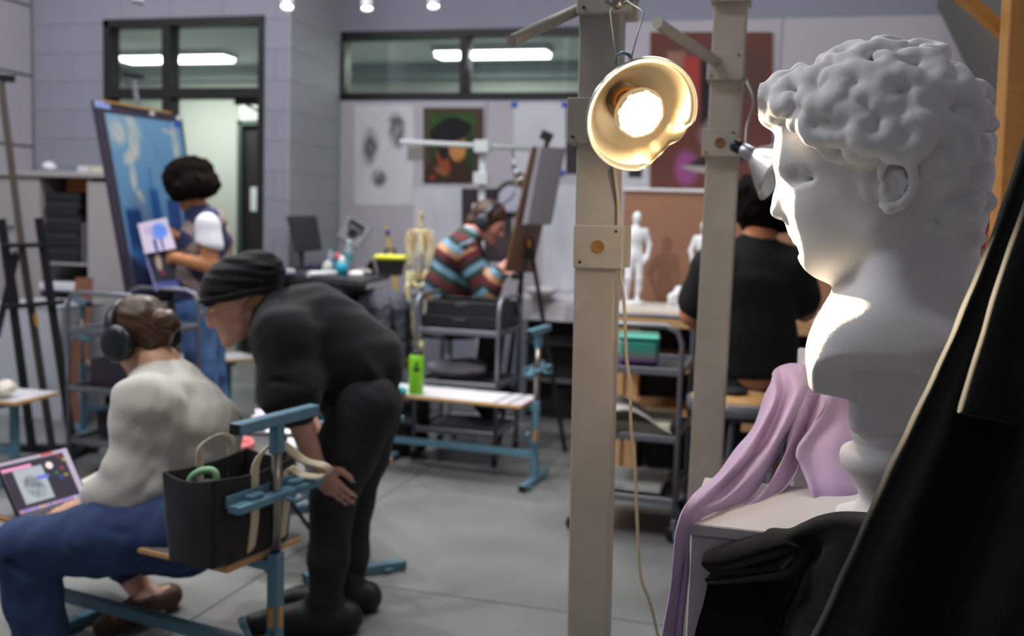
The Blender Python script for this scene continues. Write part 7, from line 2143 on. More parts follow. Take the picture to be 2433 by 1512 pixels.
# tote bag on the bench
tg = thing('tote_bag', 'black canvas tote bag with cream straps on the bench', 'bag', (-0.71, 2.55, 0.4235))
RB_ = rotz(math.atan2(0.50, -0.74))
zt_ = 0.4445
M_CANV = mat('black_canvas', (22, 22, 24), 0.85, bump=(300, 0.2, 0.001), sheen=0.1)
zt_ = 0.4215; zmin = zt_ + 0.002
bF = np.array((-0.72, 2.39, zmin)); tT = nrm((0.43, 0.90, 0)); tX = nrm((-0.90, 0.43, 0))
bv = [bF + tX * 0.14, bF, bF + tT * 0.29, bF + tT * 0.29 + tX * 0.14]
fv = [p_ + d_ * 0.012 + (0, 0, 0.228) for p_, d_ in zip(bv, (tX - tT, -tX - tT, tT - tX, tT + tX))]
dz_ = 0.0
for i in range(4):
    a, b = fv[i], fv[(i + 1) % 4]; c, d = bv[(i + 1) % 4], bv[i]
    cen = sum(fv) / 4; bul = nrm(((a + b) / 2 - cen) * (1, 1, 0)) * 0.012
    rows = [[a * (1 - t_) + b * t_ + bul * math.sin(math.pi * t_) * 0.4 + np.array((0, 0, -0.012 * math.sin(math.pi * t_))), (a * 0.6 + d * 0.4) * (1 - t_) + (b * 0.6 + c * 0.4) * t_ + bul * math.sin(math.pi * t_), d * (1 - t_) + c * t_ + bul * math.sin(math.pi * t_) * 0.6] for t_ in np.linspace(0, 1, 7)]
    loft(rows, 26, 26, 'side', M_CANV, tg, 0.005, 0.0015, i, 20)
o = MB(); o.prism([p_ + (0, 0, 0.004) for p_ in bv], (0, 0, 0.005)); o.build('bottom', M_CANV, tg)
M_STRAP = mat('cream_webbing', (204, 190, 162), 0.8, bump=(500, 0.2, 0.001))


def strap(pts, w, name, m, parent, hint):
    c = catmull([V3(p_) for p_ in pts], 40); rows = []
    tg_ = np.gradient(c, axis=0)
    h = nrm(hint)
    return loft([c - h * w / 2, c, c + h * w / 2], 4, 60, name, m, parent, 0.004)


on_ = -tX * 0.010
sf = lambda t_, z_, o_=0.0: bF + tT * t_ - tX * (0.008 + 0.012 * z_ / 0.228 + o_) + (0, 0, z_)
strap([sf(0.13, 0.01), sf(0.13, 0.10, 0.008), sf(0.132, 0.20), sf(0.135, 0.243), sf(0.16, 0.272, 0.004), sf(0.21, 0.285, 0.01), V3(P(720, 1094, 2.62)), V3(P(766, 1106, 2.60)), V3(P(782, 1122, 2.62)), V3(P(760, 1134, 2.64)), V3(P(715, 1128, 2.65)), sf(0.262, 0.20), sf(0.258, 0.10, 0.006), sf(0.255, 0.01)], 0.030, 'strap', M_STRAP, tg, np.array((0.43, 0.88, 0.2)))
sb = lambda t_, z_: bF + tT * t_ + tX * 0.155 + (0, 0, z_)
strap([sb(0.12, 0.02), sb(0.12, 0.22), sb(0.13, 0.27), sb(0.19, 0.285), sb(0.24, 0.26), sb(0.24, 0.2), sb(0.24, 0.02)], 0.026, 'strap', M_STRAP, tg, np.array((0.43, 0.88, 0.2)))
_cup = bF + tT * 0.06 + tX * 0.07; mug = thing('mint_tumbler', 'tumbler with mint green handle standing in the tote bag', 'tumbler', (_cup[0], _cup[1], zmin + 0.012)); mg = MB(); mg.tube(catmull([V3(P(448, 1165, 2.46)), V3(P(455, 1135, 2.46)), V3(P(478, 1120, 2.46)), V3(P(502, 1118, 2.46)), V3(P(513, 1130, 2.46)), V3(P(513, 1165, 2.46))], 24), 0.009, 10); 
mg.build('handle', mat('mint_plastic', (140, 190, 140), 0.5), mug)
mg = MB(); mg.lathe([(0.0005, 0.0), (0.032, 0.0), (0.036, 0.17), (0.030, 0.185), (0.0005, 0.187)], (_cup[0], _cup[1], zmin + 0.012), (0, 0, 1), 24); mg.build('body', mat('dark_plastic', (40, 44, 42), 0.4), mug)

# ===== bending person in black
SK2 = mskin('skin_pale', (206, 156, 138))
mb_ = P(800, 1495, 3.1)
p2_ = thing('person', 'person in black beanie and black clothes bending over with a hand on the knee', 'person', (mb_[0], mb_[1], 0))
K = dict(pel=P(858, 938, 3.14), ws=P(825, 872, 3.14), ch=P(740, 800, 3.12), nk=P(648, 752, 3.10), hd=P(566, 722, 3.08),
         sh=P(668, 800, 2.93), el=P(690, 935, 2.90), wr=P(752, 1112, 2.93), sh2=P(665, 790, 3.29), el2=P(690, 940, 3.36), wr2=P(790, 1100, 3.34),
         hp=P(856, 965, 3.04), kn=P(790, 1190, 3.00), an=P(772, 1452, 3.02), hp2=P(874, 965, 3.24), kn2=P(840, 1195, 3.24), an2=P(822, 1440, 3.20))
K = {k_: V3(v_) for k_, v_ in K.items()}
fM = np.array((-0.90, -0.08, -0.33)); uM = np.array((-0.24, 0.0, 0.97))
lo_b, hi_b = boundsof(list(K.values()), 0.17); lo_b[2] = 0
V = Vox(lo_b - (0.06, 0, 0), hi_b, 0.0085)
q2, R2 = head(V, K['hd'], fM, uM, 1.0)
limb(V, [K['hd'] + (0.05, 0, -0.03), K['nk']], [0.055, 0.06]); limb(V, [K['nk'], K['ch'], K['ws'], K['pel']], [0.07, 0.115, 0.10, 0.09], 0.03)
for a in (('sh', 'el', 'wr'), ('sh2', 'el2', 'wr2')):
    limb(V, [K['ch'], K[a[0]], K[a[1]], K[a[2]]], [0.06, 0.055, 0.044, 0.029])
hand(V, K['wr'], np.array((0.50, -0.02, -0.62)), (-0.35, -0.85, 0.0), 1, 0.22, 1.0, 0.2); hand(V, K['wr2'], np.array((0.4, 0, -0.7)), (-0.3, 0.9, 0.2), -1, 0.3)
for a in (('hp', 'kn', 'an'), ('hp2', 'kn2', 'an2')):
    limb(V, [K['pel'], K[a[0]], K[a[1]], K[a[2]], (K[a[2]][0], K[a[2]][1], 0.06)], [0.08, 0.08, 0.055, 0.040, 0.036])
foot(V, K['an'], (-0.97, -0.12)); foot(V, K['an2'], (-0.97, -0.1))
V.build('body', SK2, p2_)
M_BLKSW = mat('black_fleece', (15, 15, 17), 0.9, bump=(220, 0.2, 0.002), sheen=0.06)
V = Vox(lo_b + (0, 0, 0.4), hi_b, 0.0078)
limb(V, [K['nk'] + (0.03, 0, -0.005), K['ch'], K['ws'] + (0.0, 0, 0.0), K['pel'] + (-0.03, 0, 0.06)], [0.082, 0.150, 0.152, 0.140], 0.05, flat=((0, 1, 0), 1.15))
limb(V, [K['ch'] + (0.0, 0, 0.035), K['pel'] + (0.02, 0, 0.12)], [0.13, 0.11], 0.04)
limb(V, [V3(P(900, 858, 3.14)), V3(P(928, 842, 3.14))], [0.075, 0.012], 0.03, flat=((0, 1, 0), 2.0))
limb(V, [K['nk'] + (0.04, -0.05, -0.02), K['sh'], K['el'], K['el'] * 0.80 + K['wr'] * 0.20], [0.085, 0.080, 0.084, 0.052], 0.06)
limb(V, [K['nk'] + (0.04, 0.05, -0.02), K['sh2'], K['el2'], K['el2'] * 0.8 + K['wr2'] * 0.2], [0.085, 0.09, 0.08, 0.05], 0.035)
V.wrinkle(0.0035, 24, 3, 5)
crease(V, [(745, 860, 2.93), (760, 930, 2.95), (800, 970, 2.98)], 0.012); crease(V, [(650, 905, 2.82), (720, 915, 2.81)], 0.008)
V.build('sweatshirt', M_BLKSW, p2_)
o = MB(); o.lathe([(0.066, -0.02), (0.072, -0.008), (0.070, 0.008), (0.060, 0.014)], K['nk'] + (0.0, 0, 0.0), K['hd'] - K['nk'], 26); o.build('collar', M_BLKSW, p2_)
M_BJEAN = mat('black_denim', (32, 32, 34), 0.8, noise=(10, 0.15), bump=(500, 0.15, 0.001))
V = Vox(lo_b, hi_b, 0.0085)
limb(V, [K['pel'] + (0.0, 0, 0.03), K['pel'] + (0.0, 0, -0.05)], [0.108, 0.114], 0.03, flat=((0, 1, 0), 1.2))
limb(V, [K['hp'] + (0.01, 0, 0), K['hp'] * 0.5 + K['kn'] * 0.5, K['kn'], K['kn'] * 0.5 + K['an'] * 0.5, K['an'] + (0, 0, 0.01)], [0.110, 0.094, 0.068, 0.062, 0.052], 0.03)
limb(V, [K['hp2'] + (0.01, 0, 0), K['hp2'] * 0.5 + K['kn2'] * 0.5, K['kn2'], K['kn2'] * 0.5 + K['an2'] * 0.5, K['an2'] + (0, 0, 0.01)], [0.108, 0.092, 0.066, 0.060, 0.050], 0.03)
V.wrinkle(0.003, 32, 6, 5); V.build('jeans', M_BJEAN, p2_)
o = MB(); dvp = nrm(K['ws'] - K['pel']); o.lathe([(0.112, -0.02), (0.116, -0.018), (0.116, 0.018), (0.112, 0.02)], K['pel'] + dvp * 0.075, dvp, 32); o.build('belt', mat('black_leather', (20, 19, 20), 0.35), p2_)
V = Vox((*(lo_b[:2] - 0.15), 0), (*(hi_b[:2] + 0.1), 0.2), 0.007)
for a in ('an', 'an2'):
    V.F[:] = 9.0; foot(V, K[a], (-0.97, -0.12), 1.18, 0.046); limb(V, [(K[a][0], K[a][1], 0.05), (K[a][0], K[a][1], 0.11)], [0.055, 0.058], 0.02)
    V.half((0, 0, 0.001), (0, 0, -1)); V.build('boot', mat('black_boot', (22, 22, 23), 0.55), p2_)
# beanie and a bit of hair, glasses
V = Vox(K['hd'] - (0.2, 0.15, 0.12), K['hd'] + (0.2, 0.15, 0.22), 0.006)
V.ell(q2(-0.018, 0, 0.052), (0.118, 0.098, 0.092), R2, k=0.01); V.ell(q2(-0.085, 0, 0.070), (0.088, 0.092, 0.072), R2, k=0.03)
V.half(q2(0, 0, 0.012), -R2[:, 2] + 0.12 * R2[:, 0], 0.006)
V.wrinkle(0.0050, 48, 5, 4, (0.6, 0.6, 1.8))
bn = V.build('beanie', mat('black_knit', (14, 15, 16), 0.95, bump=(350, 0.4, 0.002), sheen=0.05), p2_)
o = MB(); nb_ = R2[:, 2] - 0.12 * R2[:, 0]
ring = [q2(-0.016 + 0.108 * math.cos(a), 0.090 * math.sin(a), 0.028 + 0.013 * math.cos(a)) for a in np.linspace(0, 2 * math.pi, 41)[:-1]]
o.tube(ring, 0.021, 10, closed=True, flat=(nb_, 0.42)); o.build('beanie_cuff', mat('black_knit'), p2_)
V = Vox(K['hd'] - 0.13, K['hd'] + 0.13, 0.006); V.ell(q2(-0.055, 0, -0.010), (0.052, 0.080, 0.040), R2, k=0.01); V.wrinkle(0.002, 120, 2, 4); V.build('hair', mat('sandy_hair', (150, 116, 84), 0.6), p2_)
gl = thing('eyeglasses', 'thin metal glasses on the bending person\'s nose', 'glasses', K['hd']); mg_ = mat('gold_wire', (196, 176, 128), 0.3, 1.0)
for y in (-1, 1):
    o = MB(); o.tube([q2(0.100, y * 0.034 + 0.024 * math.cos(a), 0.0 + 0.021 * math.sin(a)) for a in np.linspace(0, 2 * math.pi, 25)[:-1]], 0.0018, 6, closed=True); o.build('rim', mg_, gl)
    o = MB(); o.lathe([(0.0005, 0), (0.0225, 0.0)], q2(0.100, y * 0.034, 0.0), R2[:, 0], 20); o.build('lens', mat('lens_glass', (230, 236, 236), 0.05, alpha=0.18), gl)
    o = MB(); o.tube([q2(0.100, y * 0.058, 0.004), q2(0.07, y * 0.076, 0.006), q2(-0.01, y * 0.084, 0.006), q2(-0.03, y * 0.082, -0.012)], 0.0017, 6); o.build('temple', mg_, gl)
o = MB(); o.tube([q2(0.100, -0.010, 0.003), q2(0.103, 0, 0.007), q2(0.100, 0.010, 0.003)], 0.0017, 6); o.build('bridge', mg_, gl)

# ===== painter with dark bob
SK3 = mskin('skin_tan', (190, 128, 88))
p3b = P(490, 1060, 5.5); p3_ = thing('person', 'painter with dark curly bob, argyle vest and jeans at the skyline painting', 'person', (p3b[0], 5.5, 0))
X = dict(pel=P(478, 715, 5.5), ws=P(486, 655, 5.5), ch=P(490, 570, 5.5), nk=P(468, 500, 5.5), hd=P(447, 440, 5.48),
         sh=P(494, 535, 5.33), el=P(500, 632, 5.30), wr=P(408, 612, 5.26), sh2=P(472, 530, 5.66), el2=P(480, 610, 5.72), wr2=P(432, 562, 5.62),
         hp=P(468, 740, 5.42), kn=P(478, 890, 5.40), an=P(505, 1075, 5.48), hp2=P(492, 740, 5.60), kn2=P(502, 890, 5.62), an2=P(528, 1035, 5.72))
X = {k_: V3(v_) for k_, v_ in X.items()}
fX = np.array((-0.86, 0.36, -0.36)); uX = np.array((-0.25, 0.1, 0.95))
lo_b, hi_b = boundsof(list(X.values()), 0.17); lo_b[2] = 0
V = Vox(lo_b, hi_b, 0.011)
q3, R3 = head(V, X['hd'], fX, uX, 1.0)
limb(V, [X['hd'] + (0.02, 0, -0.06), X['nk']], [0.05, 0.055]); limb(V, [X['nk'], X['ch'], X['ws'], X['pel']], [0.065, 0.115, 0.10, 0.125], 0.03)
for a in (('sh', 'el', 'wr'), ('sh2', 'el2', 'wr2')):
    limb(V, [X['ch'], X[a[0]], X[a[1]], X[a[2]]], [0.06, 0.053, 0.044, 0.030])
hand(V, X['wr'], np.array((-0.95, 0.0, -0.1)), (0.0, -0.8, 0.5), 1, 0.35, 1.0); hand(V, X['wr2'], np.array((-0.85, -0.2, 0.1)), (0, -0.3, 0.9), -1, 0.45, 1.0)
for a in (('hp', 'kn', 'an'), ('hp2', 'kn2', 'an2')):
    limb(V, [X['pel'], X[a[0]], X[a[1]], X[a[2]], (X[a[2]][0], X[a[2]][1], 0.05)], [0.10, 0.085, 0.055, 0.038, 0.036])
foot(V, X['an'], (-0.9, 0.1)); foot(V, X['an2'], (-0.9, 0.1)); V.build('body', SK3, p3_)
V = Vox(X['hd'] - 0.22, X['hd'] + 0.22, 0.009)
V.ell(q3(-0.02, 0, 0.045), (0.145, 0.135, 0.105), R3, k=0.02); V.ell(q3(-0.035, 0, -0.03), (0.135, 0.145, 0.075), R3, k=0.03); V.ell(q3(0.105, 0, -0.055), (0.075, 0.075, 0.09), R3, k=0.02, op='cut')
V.wrinkle(0.010, 75, 6, 6); V.half(q3(0, 0, -0.098), -R3[:, 2], 0.02); V.build('hair', mat('dark_curls', (24, 17, 13), 0.95, spec=0.1), p3_)
V = Vox(lo_b, hi_b, 0.010)
limb(V, [X['ch'], X['sh'], X['sh'] * 0.5 + X['el'] * 0.5], [0.06, 0.064, 0.076], 0.02); limb(V, [X['ch'], X['sh2'], X['sh2'] * 0.5 + X['el2'] * 0.5], [0.06, 0.064, 0.076], 0.02)
V.half(X['sh'] * 0.56 + X['el'] * 0.44 + (0, 0, -0.02), (-0.3, 0, -1), 0.01)
V.build('tee_shirt', mat('white_cotton', (222, 220, 226), 0.85), p3_)
V = Vox(lo_b, hi_b, 0.010)
limb(V, [X['nk'] + (0.01, 0, -0.02), X['ch'], X['ws'], X['pel'] + (0, 0, 0.02)], [0.075, 0.135, 0.138, 0.145], 0.04, flat=((0, 1, 0), 1.12)); V.cone(X['sh'] + (0.01, 0.05, 0.02), X['sh2'] + (0.01, -0.05, 0.02), 0.075, 0.075, k=0.03)
for a in ('sh', 'sh2'):
    V.cone(X[a] + (-0.01, -0.12 if a == 'sh' else 0.12, -0.03), X[a] + (0.0, 0.02 if a == 'sh' else -0.02, -0.06), 0.082, 0.07, k=0.01, op='cut')
V.half(X['pel'] + (0, 0, -0.03), (0, 0, -1), 0.01); V.wrinkle(0.003, 30, 2)


def argyle(vs):
    a, b = (vs[:, 0] * 0.8 + vs[:, 1] * 0.6) * 1.0, vs[:, 2]
    n = np.abs(((a / 0.22) % 1.0) - 0.5) * 2 + np.abs(((b / 0.30 + 0.15) % 1.0) - 0.5) * 2
    d = np.clip((np.abs(n - 1.0) - 0.28) * 20, 0, 1)[:, None]
    return np.array((150, 132, 128.0)) * (1 - d) + np.array((52, 54, 90.0)) * d


V.build('vest', mat('argyle_knit', rough=0.9, attr='Col'), p3_, 1, argyle)
V = Vox(lo_b, hi_b, 0.010)
limb(V, [X['pel'] + (0, 0, 0.04), X['pel'] + (0, 0, -0.04)], [0.12, 0.13], 0.03, flat=((0, 1, 0), 1.1))
limb(V, [X['hp'], X['kn'], X['an'] + (0, 0, 0.0)], [0.108, 0.080, 0.080], 0.03); limb(V, [X['hp2'], X['kn2'], X['an2'] + (0, 0, 0.0)], [0.105, 0.078, 0.078], 0.03); V.wrinkle(0.004, 28, 4)
V.half((0, 0, 0.03), (0, 0, -1)); V.build('jeans', mat('mid_denim', (74, 104, 150), 0.85, noise=(8, 0.15)), p3_)
V = Vox((*(lo_b[:2] - 0.1), 0), (*(hi_b[:2] + 0.1), 0.1), 0.009); 
for a in ('an', 'an2'):
    V.F[:] = 9.0; foot(V, X[a], (-0.9, 0.1), 1.1); V.half((0, 0, 0.001), (0, 0, -1)); V.build('shoe', mat('grey_shoe', (92, 92, 98), 0.7), p3_)


def blueprint(u, v):
    img = np.zeros(u.shape + (3,)) + np.array((196, 184, 204.0))
    img = ov(img, elli(u, v, 0.62, 0.38, 0.32, 0.30, 0.3), (92, 130, 214)); img = ov(img, rect(u, v, 0.34, 0.46, 0.6, 0.98, 0.02), (60, 66, 130)); img = ov(img, rect(u, v, 0.58, 0.66, 0.6, 0.98, 0.02), (60, 66, 130))
    return ov(img, elli(u, v, 0.3, 0.3, 0.2, 0.2, 0.6), (180, 160, 186))


def figprint(u, v):
    img = np.zeros(u.shape + (3,)) + np.array((38, 36, 50.0))
    img = ov(img, rect(u, v, -0.1, 1.1, 0.80, 1.1, 0.03), (72, 84, 150)); img = ov(img, elli(u, v, 0.45, 0.30, 0.14, 0.28, 0.3, 0.2), (190, 164, 150)); img = ov(img, elli(u, v, 0.5, 0.58, 0.16, 0.10, 0.4), (110, 50, 56))
    img = ov(img, rect(u, v, -0.1, 0.06, -0.1, 1.1, 0.02), (130, 130, 190)); return ov(img, rect(u, v, -0.1, 1.1, 0.94, 1.1, 0.02), (130, 130, 190))


tag(recentre(picture('reference_print', (P(327, 532, 5.22), P(395, 517, 5.30), P(418, 590, 5.24), P(344, 603, 5.17)), 40, 50, blueprint, None, 0.006)), 'blue and lilac reference picture held in the painter\'s hands', 'print')
tag(recentre(picture('reference_print', (P(342, 598, 5.18), P(402, 590, 5.26), P(426, 683, 5.24), P(370, 692, 5.16)), 40, 50, figprint, None, 0.004)), 'dark reference picture hanging below the one in the painter\'s hands', 'print')

# ===== person in striped sweater with headphones
SK4 = mskin('skin_rosy', (196, 138, 122))
d4 = 5.9
p4b = P(1080, 900, d4); p4_ = thing('person', 'person in striped sweater and headphones drawing at the black easel', 'person', (p4b[0], d4, 0))
Y = dict(pel=P(1066, 735, d4), ws=P(1066, 680, d4), ch=P(1088, 615, d4), nk=P(1115, 560, d4), hd=P(1164, 528, d4),
         sh=P(1100, 598, d4 - 0.16), el=P(1158, 690, d4 - 0.20), wr=P(1186, 645, d4 - 0.22), sh2=P(1112, 590, d4 + 0.16), el2=P(1160, 680, d4 + 0.2), wr2=P(1200, 640, d4 + 0.1),
         hp=P(1072, 752, d4 - 0.08), kn=P(1172, 770, d4 - 0.10), an=P(1165, 900, d4 - 0.08), hp2=P(1072, 752, d4 + 0.1), kn2=P(1172, 770, d4 + 0.16), an2=P(1150, 905, d4 + 0.15))
Y = {k_: V3(v_) for k_, v_ in Y.items()}
fY = np.array((0.84, -0.30, -0.45)); uY = np.array((0.40, -0.05, 0.92))
lo_b, hi_b = boundsof(list(Y.values()), 0.17); lo_b[2] = 0.2
V = Vox(lo_b, hi_b, 0.011)
q4, R4 = head(V, Y['hd'], fY, uY, 1.02)
limb(V, [Y['hd'] + (-0.04, 0, -0.05), Y['nk']], [0.05, 0.055]); limb(V, [Y['nk'], Y['ch'], Y['ws'], Y['pel']], [0.065, 0.115, 0.11, 0.125], 0.03)
for a in (('sh', 'el', 'wr'), ('sh2', 'el2', 'wr2')):
    limb(V, [Y['ch'], Y[a[0]], Y[a[1]], Y[a[2]]], [0.06, 0.053, 0.044, 0.030])
hand(V, Y['wr'], np.array((0.75, -0.1, 0.55)), (-0.3, -0.9, 0.2), -1, 0.4, 1.0); hand(V, Y['wr2'], np.array((0.8, 0, 0.4)), (-0.3, 0.8, 0.3), 1, 0.4, 1.0)
for a in (('hp', 'kn', 'an'), ('hp2', 'kn2', 'an2')):
    limb(V, [Y['pel'], Y[a[0]], Y[a[1]], Y[a[2]]], [0.10, 0.085, 0.055, 0.040]); limb(V, [Y[a[2]], Y[a[2]] + (0.12, -0.02, -0.05)], [0.038, 0.028])
V.build('body', SK4, p4_)
V = Vox(lo_b, hi_b, 0.0085)
limb(V, [Y['nk'] + (0, 0, -0.02), Y['ch'], Y['ws'], Y['pel'] + (0, 0, 0.03)], [0.078, 0.135, 0.140, 0.140], 0.04, flat=((0, 1, 0), 1.1))
limb(V, [Y['nk'] + (-0.02, -0.03, -0.03), Y['sh'], Y['el'], Y['wr'] * 0.85 + Y['el'] * 0.15], [0.075, 0.082, 0.072, 0.046], 0.03); limb(V, [Y['nk'] + (-0.02, 0.03, -0.03), Y['sh2'], Y['el2'], Y['wr2']], [0.075, 0.08, 0.07, 0.045], 0.03)
V.half(Y['pel'] + (0, 0, 0.045), (-0.1, 0, -1), 0.01); V.wrinkle(0.004, 28, 7)
STR = [(44, 58, 46), (112, 150, 170), (40, 44, 42), (100, 32, 44), (186, 140, 104), (112, 150, 170), (38, 44, 40), (92, 30, 40)]
arm_a, arm_b, arm_c = Y['sh'], Y['el'], Y['wr']


def stripes(vs):
    ax_ = nrm(Y['ch'] - Y['pel'] + (0.12, 0, 0)); t = (vs - Y['pel']) @ ax_
    d1 = np.linalg.norm(np.cross(vs - arm_a, nrm(arm_b - arm_a)), axis=1); ta = (vs - arm_a) @ nrm(arm_b - arm_a)
    onarm = (d1 < 0.088) & (ta > -0.03) & (vs[:, 1] < Y['ch'][1] - 0.075)
    lower = onarm & (((vs - arm_b) @ nrm(arm_c - arm_b)) > 0.0) & (np.linalg.norm(np.cross(vs - arm_b, nrm(arm_c - arm_b)), axis=1) < 0.08) & (ta > 0.12)
    p = np.where(onarm, 0.9 - ta * 1.0, t); p = np.where(lower, 0.5 + (vs - arm_b) @ nrm(arm_c - arm_b), p)
    k = (np.floor(p / 0.036 + 100).astype(int)) % len(STR)
    return np.array(STR, float)[k]


V.build('striped_sweater', mat('striped_knit', rough=0.9, attr='Col'), p4_, 1, stripes)
o = MB(); o.lathe([(0.060, -0.02), (0.066, -0.005), (0.064, 0.022), (0.056, 0.028)], Y['nk'] + (0.0, 0, 0.0), Y['hd'] - Y['nk'], 24); o.build('collar', mat('maroon_rib', (110, 40, 50), 0.9), p4_)
V = Vox(lo_b, hi_b, 0.011); limb(V, [Y['pel'] + (0, 0, 0.04), Y['pel']], [0.13, 0.13], 0.03)
for a in (('hp', 'kn', 'an'), ('hp2', 'kn2', 'an2')):
    limb(V, [Y[a[0]], Y[a[1]], Y[a[2]] + (0, 0, 0.04)], [0.105, 0.078, 0.06], 0.03)
V.build('trousers', mat('black_trousers', (24, 24, 27), 0.85), p4_)
V = Vox(lo_b - 0.1, hi_b, 0.010)
for a in ('an', 'an2'):
    V.F[:] = 9.0; limb(V, [Y[a] + (-0.02, 0, -0.02), Y[a] + (0.14, -0.03, -0.055)], [0.048, 0.036], 0.02); V.build('shoe', mat('black_boot'), p4_)
V = Vox(Y['hd'] - 0.18, Y['hd'] + 0.18, 0.008)
V.ell(q4(-0.022, 0, 0.034), (0.108, 0.090, 0.094), R4, k=0.01); V.ell(q4(-0.085, 0, -0.045), (0.05, 0.062, 0.05), R4, k=0.03); V.ell(q4(0.085, 0, -0.035), (0.06, 0.085, 0.085), R4, k=0.015, op='cut'); V.wrinkle(0.003, 90, 4)
V.build('hair', mat('auburn_hair', (66, 42, 30), 0.55), p4_)
headphones(q4, R4, 'dark headphones on the striped-sweater person', Y['hd'], 1.0, (46, 46, 56), 0.046)
sc_ = (Y['pel'] + Y['hp2']) / 2; sc_[2] = 0
tall = thing('round_stool', 'tall stool that the striped-sweater person sits on', 'stool', sc_); zst = Y['hp'][2] - 0.105
o = MB(); o.lathe([(0.0005, zst - 0.03), (0.17, zst - 0.03), (0.175, zst - 0.015), (0.165, zst), (0.0005, zst)], sc_, (0, 0, 1), 28); o.build('seat', M_BLK, tall)
o = MB(); o.tube([sc_ + (0, 0, 0.05), sc_ + (0, 0, zst - 0.03)], 0.022, 12); o.build('column', mat('white_paint'), tall)
for k in range(5):
    a = k * 2 * math.pi / 5; o = MB(); o.tube([sc_ + (0, 0, 0.09), sc_ + (0.19 * math.cos(a), 0.19 * math.sin(a), 0.035)], 0.014, 8); o.build('leg', M_CART, tall)

# ===== person in black tee seen from behind
SK5 = mskin('skin_brown', (176, 116, 80))
d5 = 3.95
p5b = P(1800, 1100, d5); p5_ = thing('person', 'person in black tee with big dark curls sitting with back turned', 'person', (p5b[0], d5, 0))
Z = dict(pel=P(1782, 880, d5), ws=P(1785, 800, d5), ch=P(1788, 675, d5), nk=P(1798, 580, d5 + 0.03), hd=P(1818, 505, d5 + 0.08),
         sh=P(1700, 635, d5), el=P(1645, 745, d5 + 0.06), wr=P(1690, 800, d5 + 0.28), sh2=P(1874, 640, d5), el2=P(1912, 735, d5 + 0.06), wr2=P(1890, 645, d5 + 0.22),
         hp=P(1740, 905, d5 + 0.02), kn=P(1725, 925, d5 + 0.42), an=P(1720, 1090, d5 + 0.30), hp2=P(1826, 905, d5 + 0.02), kn2=P(1845, 925, d5 + 0.42), an2=P(1838, 1090, d5 + 0.30))
Z = {k_: V3(v_) for k_, v_ in Z.items()}
fZ = np.array((0.25, 0.90, -0.32)); uZ = np.array((0.05, 0.30, 0.95))
lo_b, hi_b = boundsof(list(Z.values()), 0.17)
V = Vox(lo_b, hi_b, 0.010)
q5, R5 = head(V, Z['hd'], fZ, uZ, 1.0)
limb(V, [Z['hd'] + (-0.01, -0.03, -0.06), Z['nk']], [0.055, 0.06]); limb(V, [Z['nk'], Z['ch'], Z['ws'], Z['pel']], [0.07, 0.125, 0.12, 0.14], 0.03)
for a in (('sh', 'el', 'wr'), ('sh2', 'el2', 'wr2')):
    limb(V, [Z['ch'], Z[a[0]], Z[a[1]], Z[a[2]]], [0.07, 0.060, 0.050, 0.032])
hand(V, Z['wr'], np.array((0.5, 0.8, 0.1)), (0, 0, 1), 1, 0.4); hand(V, Z['wr2'], np.array((-0.3, 0.3, 0.85)), (0.8, 0.4, 0), 1, 0.5)
for a in (('hp', 'kn', 'an'), ('hp2', 'kn2', 'an2')):
    limb(V, [Z['pel'], Z[a[0]], Z[a[1]], Z[a[2]]], [0.11, 0.09, 0.058, 0.042]); limb(V, [Z[a[2]], Z[a[2]] + (0.0, 0.12, -0.05)], [0.040, 0.030])
V.build('body', SK5, p5_)
V = Vox(lo_b, hi_b, 0.009)
limb(V, [Z['nk'] + (0, 0, -0.03), Z['ch'], Z['ws'], Z['pel'] + (0, 0, 0.03)], [0.085, 0.130, 0.140, 0.150], 0.05, flat=((1, 0, 0), 1.22))
for a in (('sh', 'el'), ('sh2', 'el2')):
    limb(V, [Z['ch'] + (0, 0, 0.07), Z[a[0]], Z[a[0]] * 0.28 + Z[a[1]] * 0.72], [0.09, 0.088, 0.084], 0.04)
V.wrinkle(0.004, 22, 4); V.half(Z['pel'] + (0, 0, -0.02), (0, 0, -1), 0.01); V.build('tee_shirt', mat('black_cotton', (13, 13, 15), 0.9), p5_)
V = Vox(lo_b, hi_b, 0.010); limb(V, [Z['pel'] + (0, 0, 0.03), Z['pel'] + (0, 0, -0.03)], [0.125, 0.13], 0.03, flat=((1, 0, 0), 1.25))
for a in (('hp', 'kn', 'an'), ('hp2', 'kn2', 'an2')):
    limb(V, [Z[a[0]], Z[a[1]], Z[a[2]] + (0, 0, 0.03)], [0.118, 0.082, 0.062], 0.03)
V.build('trousers', mat('black_denim'), p5_)
V = Vox(lo_b - 0.1, hi_b + 0.1, 0.010)
for a in ('an', 'an2'):
    V.F[:] = 9.0; limb(V, [Z[a] + (0, -0.02, -0.02), Z[a] + (0.0, 0.14, -0.055)], [0.050, 0.038], 0.02); V.build('shoe', mat('tan_shoe', (150, 104, 70), 0.7), p5_)
V = Vox(Z['hd'] - 0.22, Z['hd'] + 0.24, 0.009)
V.ell(q5(-0.03, 0, 0.03), (0.140, 0.140, 0.125), R5, k=0.02); r5 = np.random.RandomState(3)
for k in range(70):
    v_ = nrm(r5.normal(size=3)); v_[0] = min(v_[0], 0.35)
    V.ell(q5(-0.03 + 0.132 * v_[0], 0.136 * v_[1], 0.032 + 0.120 * v_[2]), r5.uniform(0.016, 0.030), None, k=0.006)
V.ell(q5(0.10, 0, -0.05), (0.075, 0.08, 0.09), R5, k=0.015, op='cut'); V.wrinkle(0.004, 130, 3); V.build('hair', mat('black_curls', (14, 11, 10), 0.95, spec=0.1), p5_)
sc_ = V3(P(1785, 940, d5 + 0.05)); zst = Z['hp'][2] - 0.118; sc_[2] = 0
